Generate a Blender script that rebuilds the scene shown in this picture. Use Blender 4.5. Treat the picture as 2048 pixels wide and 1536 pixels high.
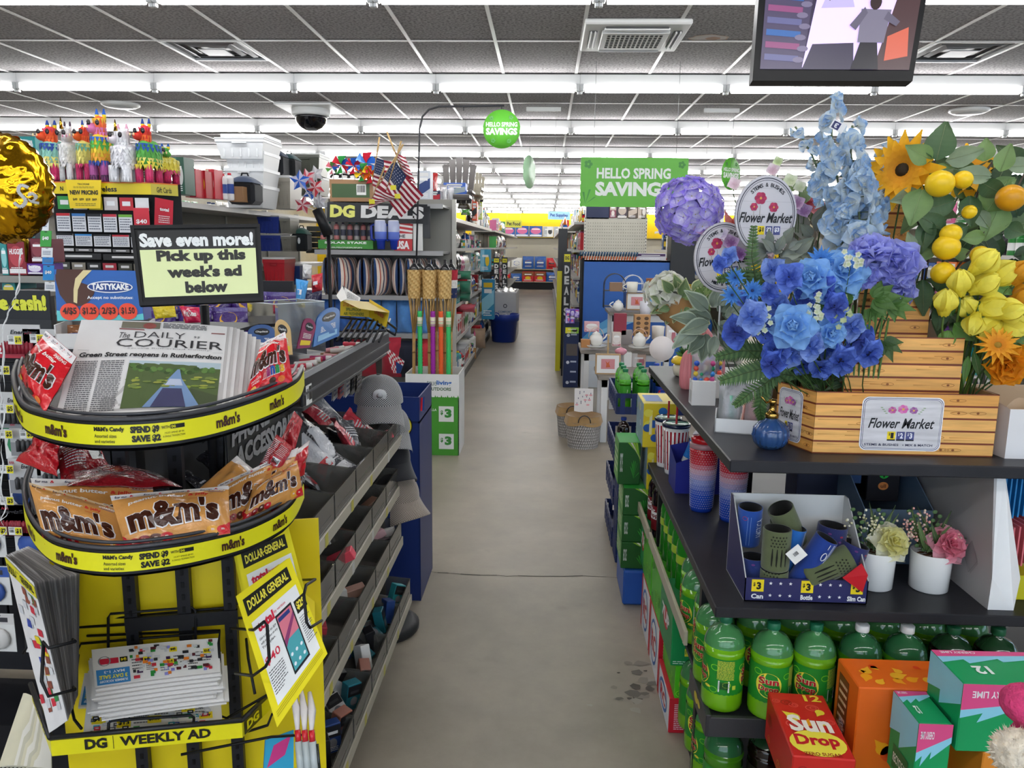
import bpy,math,random
from math import sin,cos,pi,radians,sqrt,atan2
from mathutils import Vector,Matrix,Euler,noise
for o in list(bpy.data.objects):bpy.data.objects.remove(o)
SC=bpy.context.scene;COL=SC.collection
# ---------------- camera, world, exposure ----------------
FPX,YAW,PIT,ROL,CZ=1569.7,.0411927,.17401,-.012057,1.64
cam=bpy.data.cameras.new('camera');camo=bpy.data.objects.new('camera',cam);COL.objects.link(camo)
cam.sensor_fit='HORIZONTAL';cam.sensor_width=36;cam.lens=FPX/2048*36
cam.clip_start=.05;cam.clip_end=200
camo.matrix_world=Matrix.Translation((0,0,CZ))@Matrix.Rotation(YAW,4,'Z')@Matrix.Rotation(pi/2-PIT,4,'X')@Matrix.Rotation(-ROL,4,'Z')
SC.camera=camo
w=bpy.data.worlds.new('world');SC.world=w;w.use_nodes=True
w.node_tree.nodes['Background'].inputs[0].default_value=(.75,.85,1,1)
w.node_tree.nodes['Background'].inputs[1].default_value=2.6
SC.view_settings.view_transform='Standard';SC.view_settings.look='None'
SC.view_settings.exposure=.6;SC.view_settings.gamma=1;SC.view_settings.use_curve_mapping=False
SC.cycles.use_denoising=True;SC.cycles.max_bounces=7;SC.cycles.diffuse_bounces=3
SC.cycles.glossy_bounces=3;SC.cycles.transparent_max_bounces=14;SC.cycles.transmission_bounces=4
SC.cycles.use_light_tree=True;SC.cycles.caustics_reflective=False;SC.cycles.caustics_refractive=False
SC.cycles.sample_clamp_indirect=4
TUBE=16.0     # strength of the fluorescent tubes
# ---------------- helpers ----------------
def ray(px,py):
    a,b=px-1024,py-768
    cr,sr=cos(ROL),sin(ROL)
    x=(cr*a+sr*b)/FPX;y=-(-sr*a+cr*b)/FPX
    cp,sp=cos(PIT),sin(PIT)
    Y=cp+sp*y;Z=-sp+cp*y;c,s=cos(YAW),sin(YAW)
    return Vector((c*x-s*Y,s*x+c*Y,Z))
def P(px,py,Y):r=ray(px,py);return r*(Y/r.y)+Vector((0,0,CZ))      # a sighted point at depth Y
def PZ(px,py,Z):r=ray(px,py);return r*((Z-CZ)/r.z)+Vector((0,0,CZ))
def PX(px,py,X):r=ray(px,py);return r*(X/r.x)+Vector((0,0,CZ))
V=lambda*a:Vector(a)
ORD='first second third fourth fifth sixth seventh eighth ninth tenth eleventh twelfth thirteenth fourteenth fifteenth sixteenth seventeenth eighteenth nineteenth twentieth'.split()
ORD+=['%s-%s'%(a,b)for a in 'twenty thirty forty fifty sixty seventy'.split()for b in ORD[:9]]
_cc={}
def C(h):
    if not isinstance(h,str):return tuple(h)+(1,)if len(h)==3 else h
    if h not in _cc:
        s=h.lstrip('#');v=[]
        for i in(0,2,4):
            c=int(s[i:i+2],16)/255;v.append(c/12.92 if c<=.04045 else((c+.055)/1.055)**2.4)
        _cc[h]=(*v,1.0)
    return _cc[h]
def mix(a,b,t):a,b=C(a),C(b);return tuple(a[i]*(1-t)+b[i]*t for i in range(3))+(1,)
def shade(a,t):a=C(a);return(min(a[0]*t,1),min(a[1]*t,1),min(a[2]*t,1),1)
# materials: all procedural, colour comes from the piece's own colour attribute
MATS={}
def mk(name,rough=.6,metal=0,bump=0,bscale=40,bdist=.002,spec=.35,var=0,vscale=20,trans=0,coat=0,emit=0,clear=0,stretch=None,sheen=0,sss=0,dark=0):
    m=bpy.data.materials.new(name);m.use_nodes=True;nt=m.node_tree;N=nt.nodes;L=nt.links
    b=N['Principled BSDF'];out=N['Material Output']
    at=N.new('ShaderNodeAttribute');at.attribute_name='Col'
    col=at.outputs['Color']
    tc=N.new('ShaderNodeTexCoord');vec=tc.outputs['Object']
    if stretch:
        mp=N.new('ShaderNodeMapping');mp.inputs['Scale'].default_value=stretch;L.new(vec,mp.inputs[0]);vec=mp.outputs[0]
    if var:
        nz=N.new('ShaderNodeTexNoise');nz.inputs['Scale'].default_value=vscale;nz.inputs['Detail'].default_value=6;L.new(vec,nz.inputs[0])
        mr=N.new('ShaderNodeMapRange');mr.inputs[1].default_value=.25;mr.inputs[2].default_value=.75
        mr.inputs[3].default_value=1-var;mr.inputs[4].default_value=1+var;L.new(nz.outputs[0],mr.inputs[0])
        vm=N.new('ShaderNodeVectorMath');vm.operation='SCALE';L.new(col,vm.inputs[0]);L.new(mr.outputs[0],vm.inputs['Scale']);col=vm.outputs[0]
    L.new(col,b.inputs['Base Color'])
    b.inputs['Roughness'].default_value=rough;b.inputs['Metallic'].default_value=metal
    b.inputs['Specular IOR Level'].default_value=spec
    b.inputs['Coat Weight'].default_value=coat;b.inputs['Coat Roughness'].default_value=.1
    b.inputs['Sheen Weight'].default_value=sheen
    if emit:L.new(col,b.inputs['Emission Color']);b.inputs['Emission Strength'].default_value=emit
    if bump:
        nz=N.new('ShaderNodeTexNoise');nz.inputs['Scale'].default_value=bscale;nz.inputs['Detail'].default_value=4;L.new(vec,nz.inputs[0])
        bp=N.new('ShaderNodeBump');bp.inputs['Strength'].default_value=bump;bp.inputs['Distance'].default_value=bdist
        L.new(nz.outputs[0],bp.inputs['Height']);L.new(bp.outputs[0],b.inputs['Normal'])
    last=b.outputs[0]
    if trans:     # thin petals, leaves and paper let light through
        t=N.new('ShaderNodeBsdfTranslucent');L.new(col,t.inputs[0]);mx=N.new('ShaderNodeMixShader');mx.inputs[0].default_value=trans
        L.new(last,mx.inputs[1]);L.new(t.outputs[0],mx.inputs[2]);last=mx.outputs[0]
    if clear:     # clear or tinted plastic sheet
        t=N.new('ShaderNodeBsdfTransparent');L.new(col,t.inputs[0]);fr=N.new('ShaderNodeFresnel');fr.inputs[0].default_value=1.45
        g=N.new('ShaderNodeBsdfGlossy');g.inputs['Roughness'].default_value=rough
        if bump:L.new(bp.outputs[0],g.inputs['Normal']);L.new(bp.outputs[0],fr.inputs['Normal'])
        mx=N.new('ShaderNodeMixShader');mx.inputs[0].default_value=clear;L.new(last,mx.inputs[1]);L.new(t.outputs[0],mx.inputs[2])
        m2=N.new('ShaderNodeMixShader');L.new(fr.outputs[0],m2.inputs[0]);L.new(mx.outputs[0],m2.inputs[1]);L.new(g.outputs[0],m2.inputs[2]);last=m2.outputs[0]
    L.new(last,out.inputs[0]);MATS[name]=m;return m
mk('matte',.75,var=.06,vscale=9);mk('paper',.7,var=.03,vscale=30);mk('card',.42,spec=.4,var=.04,vscale=8);mk('satin',.38,spec=.45)
mk('gloss',.13,coat=.3);mk('film',.2,bump=.55,bscale=28,bdist=.01,coat=.4);mk('crinkle',.16,bump=.9,bscale=45,bdist=.012,coat=.5)
mk('steel',.32,metal=1);mk('chrome',.1,metal=1);mk('foil',.16,metal=1,bump=.6,bscale=9,bdist=.03,stretch=(1,1,.35))
mk('fabric',.95,bump=.4,bscale=220,bdist=.001,sheen=.3,var=.08,vscale=30);mk('leaf',.5,trans=.25,var=.16,vscale=18,bump=.3,bscale=30,bdist=.003)
mk('petal',.6,trans=.35,var=.12,vscale=25,bump=.25,bscale=40,bdist=.002)
mk('clear',.06,clear=.85);mk('bottle',.06,clear=.42,coat=.5);mk('frost',.3,clear=.5)
mk('bag',.12,clear=.7,bump=.8,bscale=40,bdist=.01);mk('screen',.3,emit=.75);mk('wood',.55,var=.22,vscale=6,stretch=(1.5,1.5,14),bump=.2,bscale=40)
mk('printwood',.45,var=.2,vscale=7,stretch=(1.2,2,12));mk('plastic',.35,var=.03);mk('wicker',.75,var=.2,vscale=60);mk('cane',.5,var=.14,vscale=40)
mk('fluff',1,var=.25,vscale=60,bump=1,bscale=90,bdist=.01);mk('black',.42,spec=.22,var=.15,vscale=12,bump=.1,bscale=60,bdist=.0006);mk('fruit',.35,var=.08,vscale=25,bump=.25,bscale=110,bdist=.0008)
# text
_tc={}
def text2d(s,bold=0,shear=0):
    k=(s,bold,shear)
    if k not in _tc:
        c=bpy.data.curves.new('t','FONT');c.body=s;c.resolution_u=2;c.offset=bold;c.shear=shear
        o=bpy.data.objects.new('t',c);m=o.to_mesh()
        v=[(p.co.x,p.co.y)for p in m.vertices];f=[tuple(p.vertices)for p in m.polygons]
        o.to_mesh_clear();bpy.data.objects.remove(o);bpy.data.curves.remove(c)
        if v:
            x0=min(p[0]for p in v);x1=max(p[0]for p in v);y0=min(p[1]for p in v);y1=max(p[1]for p in v)
            v=[((p[0]-x0)/(x1-x0 or 1),(p[1]-y0)/(y1-y0 or 1))for p in v]
            _tc[k]=(v,f,(x1-x0)/(y1-y0 or 1))
        else:_tc[k]=([],[],1)
    return _tc[k]
class MB:
    """collects shapes, each face with its own colour, into one mesh"""
    def __init__(s):s.v=[];s.f=[];s.c=[];s.s=[]
    def add(s,vs,fs,col,smooth=False,M=None):
        n=len(s.v)
        if M is not None:vs=[M@Vector(v)for v in vs]
        s.v+=[tuple(v)for v in vs];cols=col if isinstance(col,list)else None;c=None if cols else C(col)
        for i,f in enumerate(fs):
            s.f.append(tuple(n+k for k in f));s.c.append(C(cols[i])if cols else c);s.s.append(smooth)
        return s
    def box(s,c,d,col,M=None,b=0,cols=None):
        """box centred c, size d; cols: dict face->colour (x-,x+,y-,y+,z-,z+)"""
        hx,hy,hz=d[0]/2,d[1]/2,d[2]/2;K=['x-','x+','y-','y+','z-','z+']
        if not b:
            vs=[(x,y,z)for x in(-hx,hx)for y in(-hy,hy)for z in(-hz,hz)]
            fs=[(0,1,3,2),(4,6,7,5),(0,4,5,1),(2,3,7,6),(0,2,6,4),(1,5,7,3)]
            cl=[cols.get(k,col)if cols else col for k in K]
        else:
            b=min(b,hx*.49,hy*.49,hz*.49);vs=[];ix={}
            for sx in(-1,1):
                for sy in(-1,1):
                    for sz in(-1,1):
                        for a in range(3):
                            q=[sx*(hx-b),sy*(hy-b),sz*(hz-b)];q[a]=(sx*hx,sy*hy,sz*hz)[a]
                            ix[(sx,sy,sz,a)]=len(vs);vs.append(q)
            fs=[];cl=[]
            for a in range(3):
                u,w_=[(1,2),(2,0),(0,1)][a]
                for sg in(-1,1):
                    q=[]
                    for su,sw in((-1,-1),(1,-1),(1,1),(-1,1)):
                        k=[0,0,0];k[a]=sg;k[u]=su;k[w_]=sw;q.append(ix[(*k,a)])
                    fs.append(q if sg>0 else q[::-1]);kk=K[a*2+(sg>0)];cl.append(cols.get(kk,col)if cols else col)
            for a in range(3):
                u,w_=[(1,2),(2,0),(0,1)][a]
                for su in(-1,1):
                    for sw in(-1,1):
                        q=[]
                        for sa,ax in((-1,u),(1,u),(1,w_),(-1,w_)):
                            k=[0,0,0];k[a]=sa;k[u]=su;k[w_]=sw;q.append(ix[(*k,ax)])
                        fs.append(q if su*sw<0 else q[::-1]);cl.append(col)
            for sx in(-1,1):
                for sy in(-1,1):
                    for sz in(-1,1):
                        q=[ix[(sx,sy,sz,a)]for a in range(3)];fs.append(q if sx*sy*sz>0 else q[::-1]);cl.append(col)
        T=Matrix.Translation(Vector(c));T=(M@T)if M is not None else T
        return s.add(vs,fs,cl,False,T)
    def bx(s,x0,x1,y0,y1,z0,z1,col,b=0,cols=None,M=None):
        return s.box(((x0+x1)/2,(y0+y1)/2,(z0+z1)/2),(x1-x0,y1-y0,z1-z0),col,M,b,cols)
    def lathe(s,prof,col,n=20,M=None,cap=True,smooth=True,sx=1,sy=1):
        """prof [(r,z[,colour of the band below it])]"""
        vs=[];fs=[];cl=[]
        for p in prof:
            for i in range(n):a=2*pi*i/n;vs.append((p[0]*cos(a)*sx,p[0]*sin(a)*sy,p[1]))
        for j in range(len(prof)-1):
            cc=prof[j+1][2]if len(prof[j+1])>2 else col
            for i in range(n):k=(i+1)%n;fs.append((j*n+i,j*n+k,(j+1)*n+k,(j+1)*n+i));cl.append(cc)
        if cap:
            if prof[0][0]>1e-5:fs.append(tuple(range(n))[::-1]);cl.append(prof[0][2]if len(prof[0])>2 else col)
            if prof[-1][0]>1e-5:fs.append(tuple((len(prof)-1)*n+i for i in range(n)));cl.append(prof[-1][2]if len(prof[-1])>2 else col)
        return s.add(vs,fs,cl,smooth,M)
    def cyl(s,c,r,h,col,n=16,M=None):
        T=Matrix.Translation(Vector(c));return s.lathe([(r,-h/2),(r,h/2)],col,n,(M@T)if M is not None else T,True,False)
    def tube(s,pts,r,col,n=6,closed=False,smooth=True,rs=None):
        pts=[Vector(p)for p in pts];m=len(pts);vs=[];fs=[];up=None
        for i,p in enumerate(pts):
            a=pts[i-1]if(i or closed)else p;b=pts[(i+1)%m]if(i<m-1 or closed)else p
            t=(b-a).normalized()if(b-a).length>1e-9 else V(0,0,1)
            if up is None:up=V(0,0,1)if abs(t.z)<.9 else V(1,0,0)
            x=t.cross(up)
            if x.length<1e-4:x=t.cross(V(1,.3,0))
            x.normalize();up=x.cross(t).normalized();rr=rs[i]if rs else r
            for k in range(n):q=2*pi*k/n;vs.append(p+(x*cos(q)+up*sin(q))*rr)
        for i in range(m if closed else m-1):
            j=(i+1)%m
            for k in range(n):l=(k+1)%n;fs.append((i*n+k,i*n+l,j*n+l,j*n+k))
        if not closed:fs.append(tuple(range(n))[::-1]);fs.append(tuple((m-1)*n+k for k in range(n)))
        return s.add(vs,fs,col,smooth)
    def ell(s,c,r,col,n=12,m=8,M=None,colf=None):
        vs=[(0,0,-1)];fs=[];cl=[]
        for j in range(1,m):
            t=-pi/2+pi*j/m
            for i in range(n):a=2*pi*i/n;vs.append((cos(t)*cos(a),cos(t)*sin(a),sin(t)))
        vs.append((0,0,1));L_=len(vs)-1
        for i in range(n):k=(i+1)%n;fs.append((0,1+k,1+i));fs.append((L_,L_-n+i,L_-n+k))
        for j in range(m-2):
            for i in range(n):k=(i+1)%n;fs.append((1+j*n+i,1+j*n+k,1+(j+1)*n+k,1+(j+1)*n+i))
        if colf:cl=[colf(sum((Vector(vs[k])for k in f),Vector())/len(f))for f in fs]
        r=(r,r,r)if not hasattr(r,'__len__')else r
        T=Matrix.Translation(Vector(c))@Matrix.Diagonal((*r,1));T=(M@T)if M is not None else T
        return s.add(vs,fs,cl if colf else col,True,T)
    def prism(s,poly,d,col,M=None,side=None):
        """polygon in the x,z plane, thickness d towards +y"""
        n=len(poly);vs=[(p[0],0,p[1])for p in poly]+[(p[0],d,p[1])for p in poly]
        fs=[tuple(range(n)),tuple(range(n,2*n))[::-1]]+[(i,i+n,(i+1)%n+n,(i+1)%n)for i in range(n)]
        return s.add(vs,fs,[col,col]+[side or col]*n,False,M)
    def grid(s,fn,nu,nv,col,smooth=True,M=None,colf=None,wrap=False):
        vs=[fn(i/nu,j/nv)for j in range(nv+1)for i in range(nu+1)];fs=[];cl=[]
        for j in range(nv):
            for i in range(nu):
                a=j*(nu+1)+i;fs.append((a,a+1,a+nu+2,a+nu+1))
                if colf:cl.append(colf((i+.5)/nu,(j+.5)/nv))
        return s.add(vs,fs,cl if colf else col,smooth,M)
    # flat print laid on a surface S(u,v,h)
    def dpoly(s,S,pts,col,h=.0006):return s.add([S(u,v,h)for u,v in pts],[tuple(range(len(pts)))],col)
    def drect(s,S,u0,v0,u1,v1,col,h=.0006,n=1):
        for i in range(n):
            a=u0+(u1-u0)*i/n;b=u0+(u1-u0)*(i+1)/n;s.dpoly(S,[(a,v0),(b,v0),(b,v1),(a,v1)],col,h)
        return s
    def dell(s,S,u,v,ru,rv,col,h=.0008,n=20,a0=0,a1=2*pi):
        return s.dpoly(S,[(u+ru*cos(a0+(a1-a0)*i/n),v+rv*sin(a0+(a1-a0)*i/n))for i in range(n)],col,h)
    def dring(s,S,u,v,ru,rv,w_,col,h=.0008,n=24):
        vs=[]
        for i in range(n):
            a=2*pi*i/n;vs+=[S(u+ru*cos(a),v+rv*sin(a),h),S(u+(ru-w_)*cos(a),v+(rv-w_)*sin(a),h)]
        return s.add(vs,[(2*i,2*((i+1)%n),2*((i+1)%n)+1,2*i+1)for i in range(n)],col)
    def dtext(s,S,t,u0,v0,u1,v1,col,bold=.0,shear=0,h=.001,rot=0,out=None,fit=True):
        v,f,asp=text2d(t,bold,shear);cu,cv=(u0+u1)/2,(v0+v1)/2
        if not fit:
            wd=(v1-v0)*asp;u0,u1=cu-wd/2,cu+wd/2
        pts=[]
        for p in v:
            a,b=(p[0]-.5)*(u1-u0),(p[1]-.5)*(v1-v0)
            if rot:a,b=a*cos(rot)-b*sin(rot),a*sin(rot)+b*cos(rot)
            pts.append((cu+a,cv+b))
        if out:
            v2,f2,_=text2d(t,bold+out[1],shear);e=out[1]*(v1-v0);q=[]
            for p in v2:
                a,b=(p[0]-.5)*(u1-u0+2*e),(p[1]-.5)*(v1-v0+2*e)
                if rot:a,b=a*cos(rot)-b*sin(rot),a*sin(rot)+b*cos(rot)
                q.append((cu+a,cv+b))
            s.add([S(a,b,h*.6)for a,b in q],f2,out[0])
        return s.add([S(a,b,h)for a,b in pts],f,col)
    def lines(s,S,u0,v0,u1,v1,n,col,fill=.45,seed=0,h=.0007,rag=.25):
        """rows of small print"""
        R=random.Random(seed);dv=(v1-v0)/n
        for i in range(n):
            v=v1-dv*(i+1)+dv*(1-fill)/2;u=u0;e=u1-(u1-u0)*rag*R.random()*(R.random()<.4)
            while u<e:
                l=(u1-u0)*R.uniform(.06,.2);q=min(u+l,e);s.drect(S,u,v,q,v+dv*fill,col,h);u=q+(u1-u0)*.025
        return s
    def bars(s,S,u0,v0,u1,v1,col='222222',n=14,h=.0012,seed=1):
        R=random.Random(seed);s.drect(S,u0,v0,u1,v1,'f4f4f2',h*.7);u=u0+(u1-u0)*.08
        while u<u1-(u1-u0)*.1:
            q=(u1-u0)*R.choice((.02,.03,.05));s.drect(S,u,v0+(v1-v0)*.25,u+q,v1-(v1-v0)*.1,col,h);u+=q+(u1-u0)*R.choice((.02,.04))
        return s
    def build(s,name,mat='matte',parent=None,org=None,link=True):
        """one mesh object. With a parent the shapes are in the parent's frame; without one the origin goes to the base"""
        if parent is None:
            if org is None:
                xs=[v[0]for v in s.v];ys=[v[1]for v in s.v];zs=[v[2]for v in s.v]
                org=((min(xs)+max(xs))/2,(min(ys)+max(ys))/2,min(zs))
            vs=[(v[0]-org[0],v[1]-org[1],v[2]-org[2])for v in s.v]
        else:
            vs=s.v
            if parent.get('_w'):l=parent.location;vs=[(v[0]-l.x,v[1]-l.y,v[2]-l.z)for v in s.v]
        me=bpy.data.meshes.new(name);me.from_pydata(vs,[],s.f)
        at=me.color_attributes.new('Col','FLOAT_COLOR','CORNER');buf=[]
        for f,c in zip(s.f,s.c):buf+=list(c)*len(f)
        at.data.foreach_set('color',buf);me.polygons.foreach_set('use_smooth',s.s)
        me.materials.append(MATS[mat]);o=bpy.data.objects.new(name,me)
        if parent is None:o.location=org
        else:o.parent=parent
        if link:COL.objects.link(o)
        return o
def tag(o,label,cat,group=None):
    o['label']=label;o['category']=cat
    if group:o['group']=group
    return o
def struct(o):o['kind']='structure';return o
def thing(name,label,cat,loc=(0,0,0),rot=0,group=None,world=True):
    """an Empty at the base of a thing. world: its parts are given in world coordinates"""
    o=bpy.data.objects.new(name,None);COL.objects.link(o);o.location=loc;o.empty_display_size=.05
    if rot:o.rotation_euler=rot if hasattr(rot,'__len__')else(0,0,rot)
    if world and not rot:o['_w']=1
    return tag(o,label,cat,group)
def kids(o):return[c for c in ALLK.get(o.name,[])]
def copy_tree(o,loc,rot=None,label=None,group=None,scale=None,ch=None):
    c=o.copy();COL.objects.link(c);c.location=loc
    if rot is not None:c.rotation_euler=rot if hasattr(rot,'__len__')else(0,0,rot)
    if scale:c.scale=(scale,)*3 if not hasattr(scale,'__len__')else scale
    if label:c['label']=label
    if group:c['group']=group
    for k in(ch if ch is not None else list(o.children)):
        d=k.copy();COL.objects.link(d);d.parent=c
        for g in list(k.children):e=g.copy();COL.objects.link(e);e.parent=d
    return c
def frame(o,ux,uy):
    """affine surface: u along ux, v along uy, h along their normal"""
    o,ux,uy=Vector(o),Vector(ux),Vector(uy);n=ux.cross(uy).normalized()
    return lambda u,v,h=0:o+ux*u+uy*v+n*h
def flat(p00,p10,p01):p00=Vector(p00);return frame(p00,Vector(p10)-p00,Vector(p01)-p00)
def basis(x,y,z,o=(0,0,0)):
    M=Matrix((x,y,z)).transposed().to_4x4();M.translation=Vector(o);return M
def RT(loc,rz=0,rx=0,ry=0):return Matrix.Translation(Vector(loc))@Euler((rx,ry,rz)).to_matrix().to_4x4()
# ================= the room =================
XL,XR,YN,YB,HC=-9.2,9.8,-3.0,31.6,3.07
def floor_mat():
    m=bpy.data.materials.new('concrete');m.use_nodes=True;N=m.node_tree.nodes;L=m.node_tree.links;b=N['Principled BSDF']
    tc=N.new('ShaderNodeTexCoord');n1=N.new('ShaderNodeTexNoise');n1.inputs['Scale'].default_value=.9;n1.inputs['Detail'].default_value=8;L.new(tc.outputs['Object'],n1.inputs[0])
    cr=N.new('ShaderNodeValToRGB');L.new(n1.outputs[0],cr.inputs[0])
    cr.color_ramp.elements[0].position=.3;cr.color_ramp.elements[0].color=C('8c8375');cr.color_ramp.elements[1].position=.72;cr.color_ramp.elements[1].color=C('aca292')
    n2=N.new('ShaderNodeTexNoise');n2.inputs['Scale'].default_value=5;n2.inputs['Detail'].default_value=10;n2.inputs['Roughness'].default_value=.7;L.new(tc.outputs['Object'],n2.inputs[0])
    mr=N.new('ShaderNodeMapRange');mr.inputs[1].default_value=.3;mr.inputs[2].default_value=.7;mr.inputs[3].default_value=.88;mr.inputs[4].default_value=1.1;L.new(n2.outputs[0],mr.inputs[0])
    vm=N.new('ShaderNodeVectorMath');vm.operation='SCALE';L.new(cr.outputs[0],vm.inputs[0]);L.new(mr.outputs[0],vm.inputs['Scale'])
    n4=N.new('ShaderNodeTexNoise');n4.inputs['Scale'].default_value=2.3;n4.inputs['Detail'].default_value=3;L.new(tc.outputs['Object'],n4.inputs[0])
    st=N.new('ShaderNodeMapRange');st.inputs[1].default_value=.68;st.inputs[2].default_value=.74;st.inputs[3].default_value=1;st.inputs[4].default_value=.82;L.new(n4.outputs[0],st.inputs[0])
    v2=N.new('ShaderNodeVectorMath');v2.operation='SCALE';L.new(vm.outputs[0],v2.inputs[0]);L.new(st.outputs[0],v2.inputs['Scale'])
    L.new(v2.outputs[0],b.inputs['Base Color'])
    r=N.new('ShaderNodeMapRange');r.inputs[3].default_value=.3;r.inputs[4].default_value=.52;L.new(n2.outputs[0],r.inputs[0]);L.new(r.outputs[0],b.inputs['Roughness'])
    b.inputs['Specular IOR Level'].default_value=.4
    bp=N.new('ShaderNodeBump');bp.inputs['Strength'].default_value=.08;bp.inputs['Distance'].default_value=.004;L.new(n2.outputs[0],bp.inputs['Height']);L.new(bp.outputs[0],b.inputs['Normal'])
    return m
MATS['concrete']=floor_mat()
def tile_mat():
    m=bpy.data.materials.new('mineral_tile');m.use_nodes=True;N=m.node_tree.nodes;L=m.node_tree.links;b=N['Principled BSDF']
    tc=N.new('ShaderNodeTexCoord');n1=N.new('ShaderNodeTexNoise');n1.inputs['Scale'].default_value=55;n1.inputs['Detail'].default_value=5;L.new(tc.outputs['Object'],n1.inputs[0])
    cr=N.new('ShaderNodeValToRGB');L.new(n1.outputs[0],cr.inputs[0]);cr.color_ramp.elements[0].position=.38;cr.color_ramp.elements[0].color=C('6c686a');cr.color_ramp.elements[1].position=.56;cr.color_ramp.elements[1].color=C('989494')
    L.new(cr.outputs[0],b.inputs['Base Color']);b.inputs['Roughness'].default_value=.95
    bp=N.new('ShaderNodeBump');bp.inputs['Strength'].default_value=.6;bp.inputs['Distance'].default_value=.003;L.new(n1.outputs[0],bp.inputs['Height']);L.new(bp.outputs[0],b.inputs['Normal'])
    return m
MATS['mineral_tile']=tile_mat()
m=MB();m.bx(XL,XR,YN,YB,-.1,0,'8c877d');fl=struct(m.build('floor','concrete',org=(0,0,0)))
m=MB();R=random.Random(4);x=-2.6;pts=[]
while x<2.6:pts.append((x,3.74+.012*sin(x*7)+R.uniform(-.006,.006),.0012));x+=R.uniform(.04,.12)
for a,b in zip(pts,pts[1:]):w0=R.uniform(.0015,.0045);m.add([(a[0],a[1]-w0,.0012),(b[0],b[1]-w0,.0012),(b[0],b[1]+w0,.0012),(a[0],a[1]+w0,.0012)],[(0,1,2,3)],'4f4b45')
m.build('floor_crack','matte',fl)
m=MB()
for k in range(26): # scuffed, chipped patches by the table
    a=R.uniform(0,6.28);cx,cy=.36+R.gauss(0,.07),2.75+R.gauss(0,.08);rr=R.uniform(.008,.035);n=7
    m.add([(cx+rr*cos(i/n*6.28)*R.uniform(.5,1.2),cy+rr*sin(i/n*6.28)*R.uniform(.4,1),.001+k*.00003)for i in range(n)],[tuple(range(n))],R.choice(['6f6a61','a39d92','5b564e','8f897e']))
m.build('floor_chips','matte',fl)
# walls
def wall(name,x0,x1,y0,y1,col,z1=HC):m=MB();m.bx(x0,x1,y0,y1,0,z1,col);return struct(m.build(name,'matte'))
wall('wall_back',XL,XR,YB,YB+.1,'e8c21a');wall('wall_left',XL-.1,XL,YN,YB,'d9d4c4')
# unseen shop front behind the viewpoint, glazed to add frontal daylight fill
m=MB();m.bx(XL,XR,YN-.1,YN,0,.3,'b9b6ae');m.bx(XL,XR,YN-.1,YN,2.7,HC,'d9d4c4');struct(m.build('wall_front','matte'))
wn=struct(thing('fill_window','','',(0,YN,.3)));del wn['category'];del wn['label']
for i in range(10):x=XL+i*1.9;m=MB();m.bx(x,x+.08,YN-.1,YN,.3,2.7,'8f9294');m.build('window_frame','steel',wn);m=MB();m.bx(x+.08,x+1.9,YN-.06,YN-.05,.3,2.7,'f4f8fa');m.build('pane','clear',wn)
# right wall with a glazed storefront bay near the camera
wall('wall_right',XR,XR+.1,9.5,YB,'d9d4c4')
m=MB();m.bx(XR,XR+.1,YN,9.5,2.6,HC,'d9d4c4');m.bx(XR,XR+.1,YN,9.5,0,.35,'b9b6ae');struct(m.build('wall_right_panel','matte'))
wn=struct(thing('window_1','glazed storefront window','window',(XR,3,.35)));del wn['category'];del wn['label']
m=MB()
for y in(-3,-.9,1.2,3.3,5.4,7.5,9.45):m.bx(XR-.02,XR+.08,y,y+.07,.35,2.6,'8f9294')
m.bx(XR-.02,XR+.08,YN,9.5,.35,.42,'8f9294');m.bx(XR-.02,XR+.08,YN,9.5,2.53,2.6,'8f9294');m.bx(XR-.01,XR+.07,YN,9.5,1.15,1.21,'8f9294')
m.build('window_frame','steel',wn)
for y in(-3,-.9,1.2,3.3,5.4,7.5):m=MB();m.bx(XR+.02,XR+.03,y+.07,y+2.1,.42,2.53,'dfeaf0');m.build('pane','clear',wn)
# ceiling: hung tiles in a T-bar grid
ceil=struct(thing('ceiling','','',(0,0,HC),world=False));del ceil['category'];del ceil['label']
TX0,TY0,TW,TL=-.39,5.88,.61,1.22
ac=(2,-1)
holes={(-4,0):1,(6-1,0):1,(-3,5):1,(3,6):1}   # tiles replaced by air diffusers: (i,j)
mt=MB();mt.bx(-TW/2+.004,TW/2-.004,-TL/2+.004,TL/2-.004,.0,.015,'b8b4b2');t0=mt.build('ceiling_tile','mineral_tile',ceil);t0.location=(0,0,0)
me0=t0.data;rest=MB();cnt=0;first=True
i0,i1=int((XL-TX0)//TW),int((XR-TX0)//TW)
tl=[]
for j in range(-8,21):
    for i in range(i0,i1+1):
        cx,cy=TX0+(i+.5)*TW,TY0+(j+.5)*TL
        if cy<YN or cy>YB:continue
        vis=cy>2 and abs(cx)<.72*cy+.8
        tl.append((cy if vis else 99,i,j,cx,cy))
tl.sort()
for q,i,j,cx,cy in tl:
    if(i,j)in holes:continue
    if q<99 and cnt<295:
        o=t0 if first else t0.copy()
        if not first:COL.objects.link(o)
        o.location=(cx,cy,0);first=False;cnt+=1
    else:rest.bx(cx-TW/2+.004,cx+TW/2-.004,cy-TL/2+.004,cy+TL/2-.004,0,.015,'b8b4b2')
o=rest.build('far_ceiling_tiles','mineral_tile',ceil);o['kind']='stuff'
m=MB()
for i in range(i0,i1+2):x=TX0+i*TW;m.bx(x-.012,x+.012,YN,YB,-.006,.004,'dcdad8')
for j in range(-7,22):y=TY0+j*TL;m.bx(XL,XR,y-.012,y+.012,-.0052,.004,'d2d0ce')
m.build('ceiling_grid','satin',ceil)
m=MB();m.bx(XL,XR,YN,YB,.03,.08,'77736f');m.build('ceiling_slab','matte',ceil)
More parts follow.
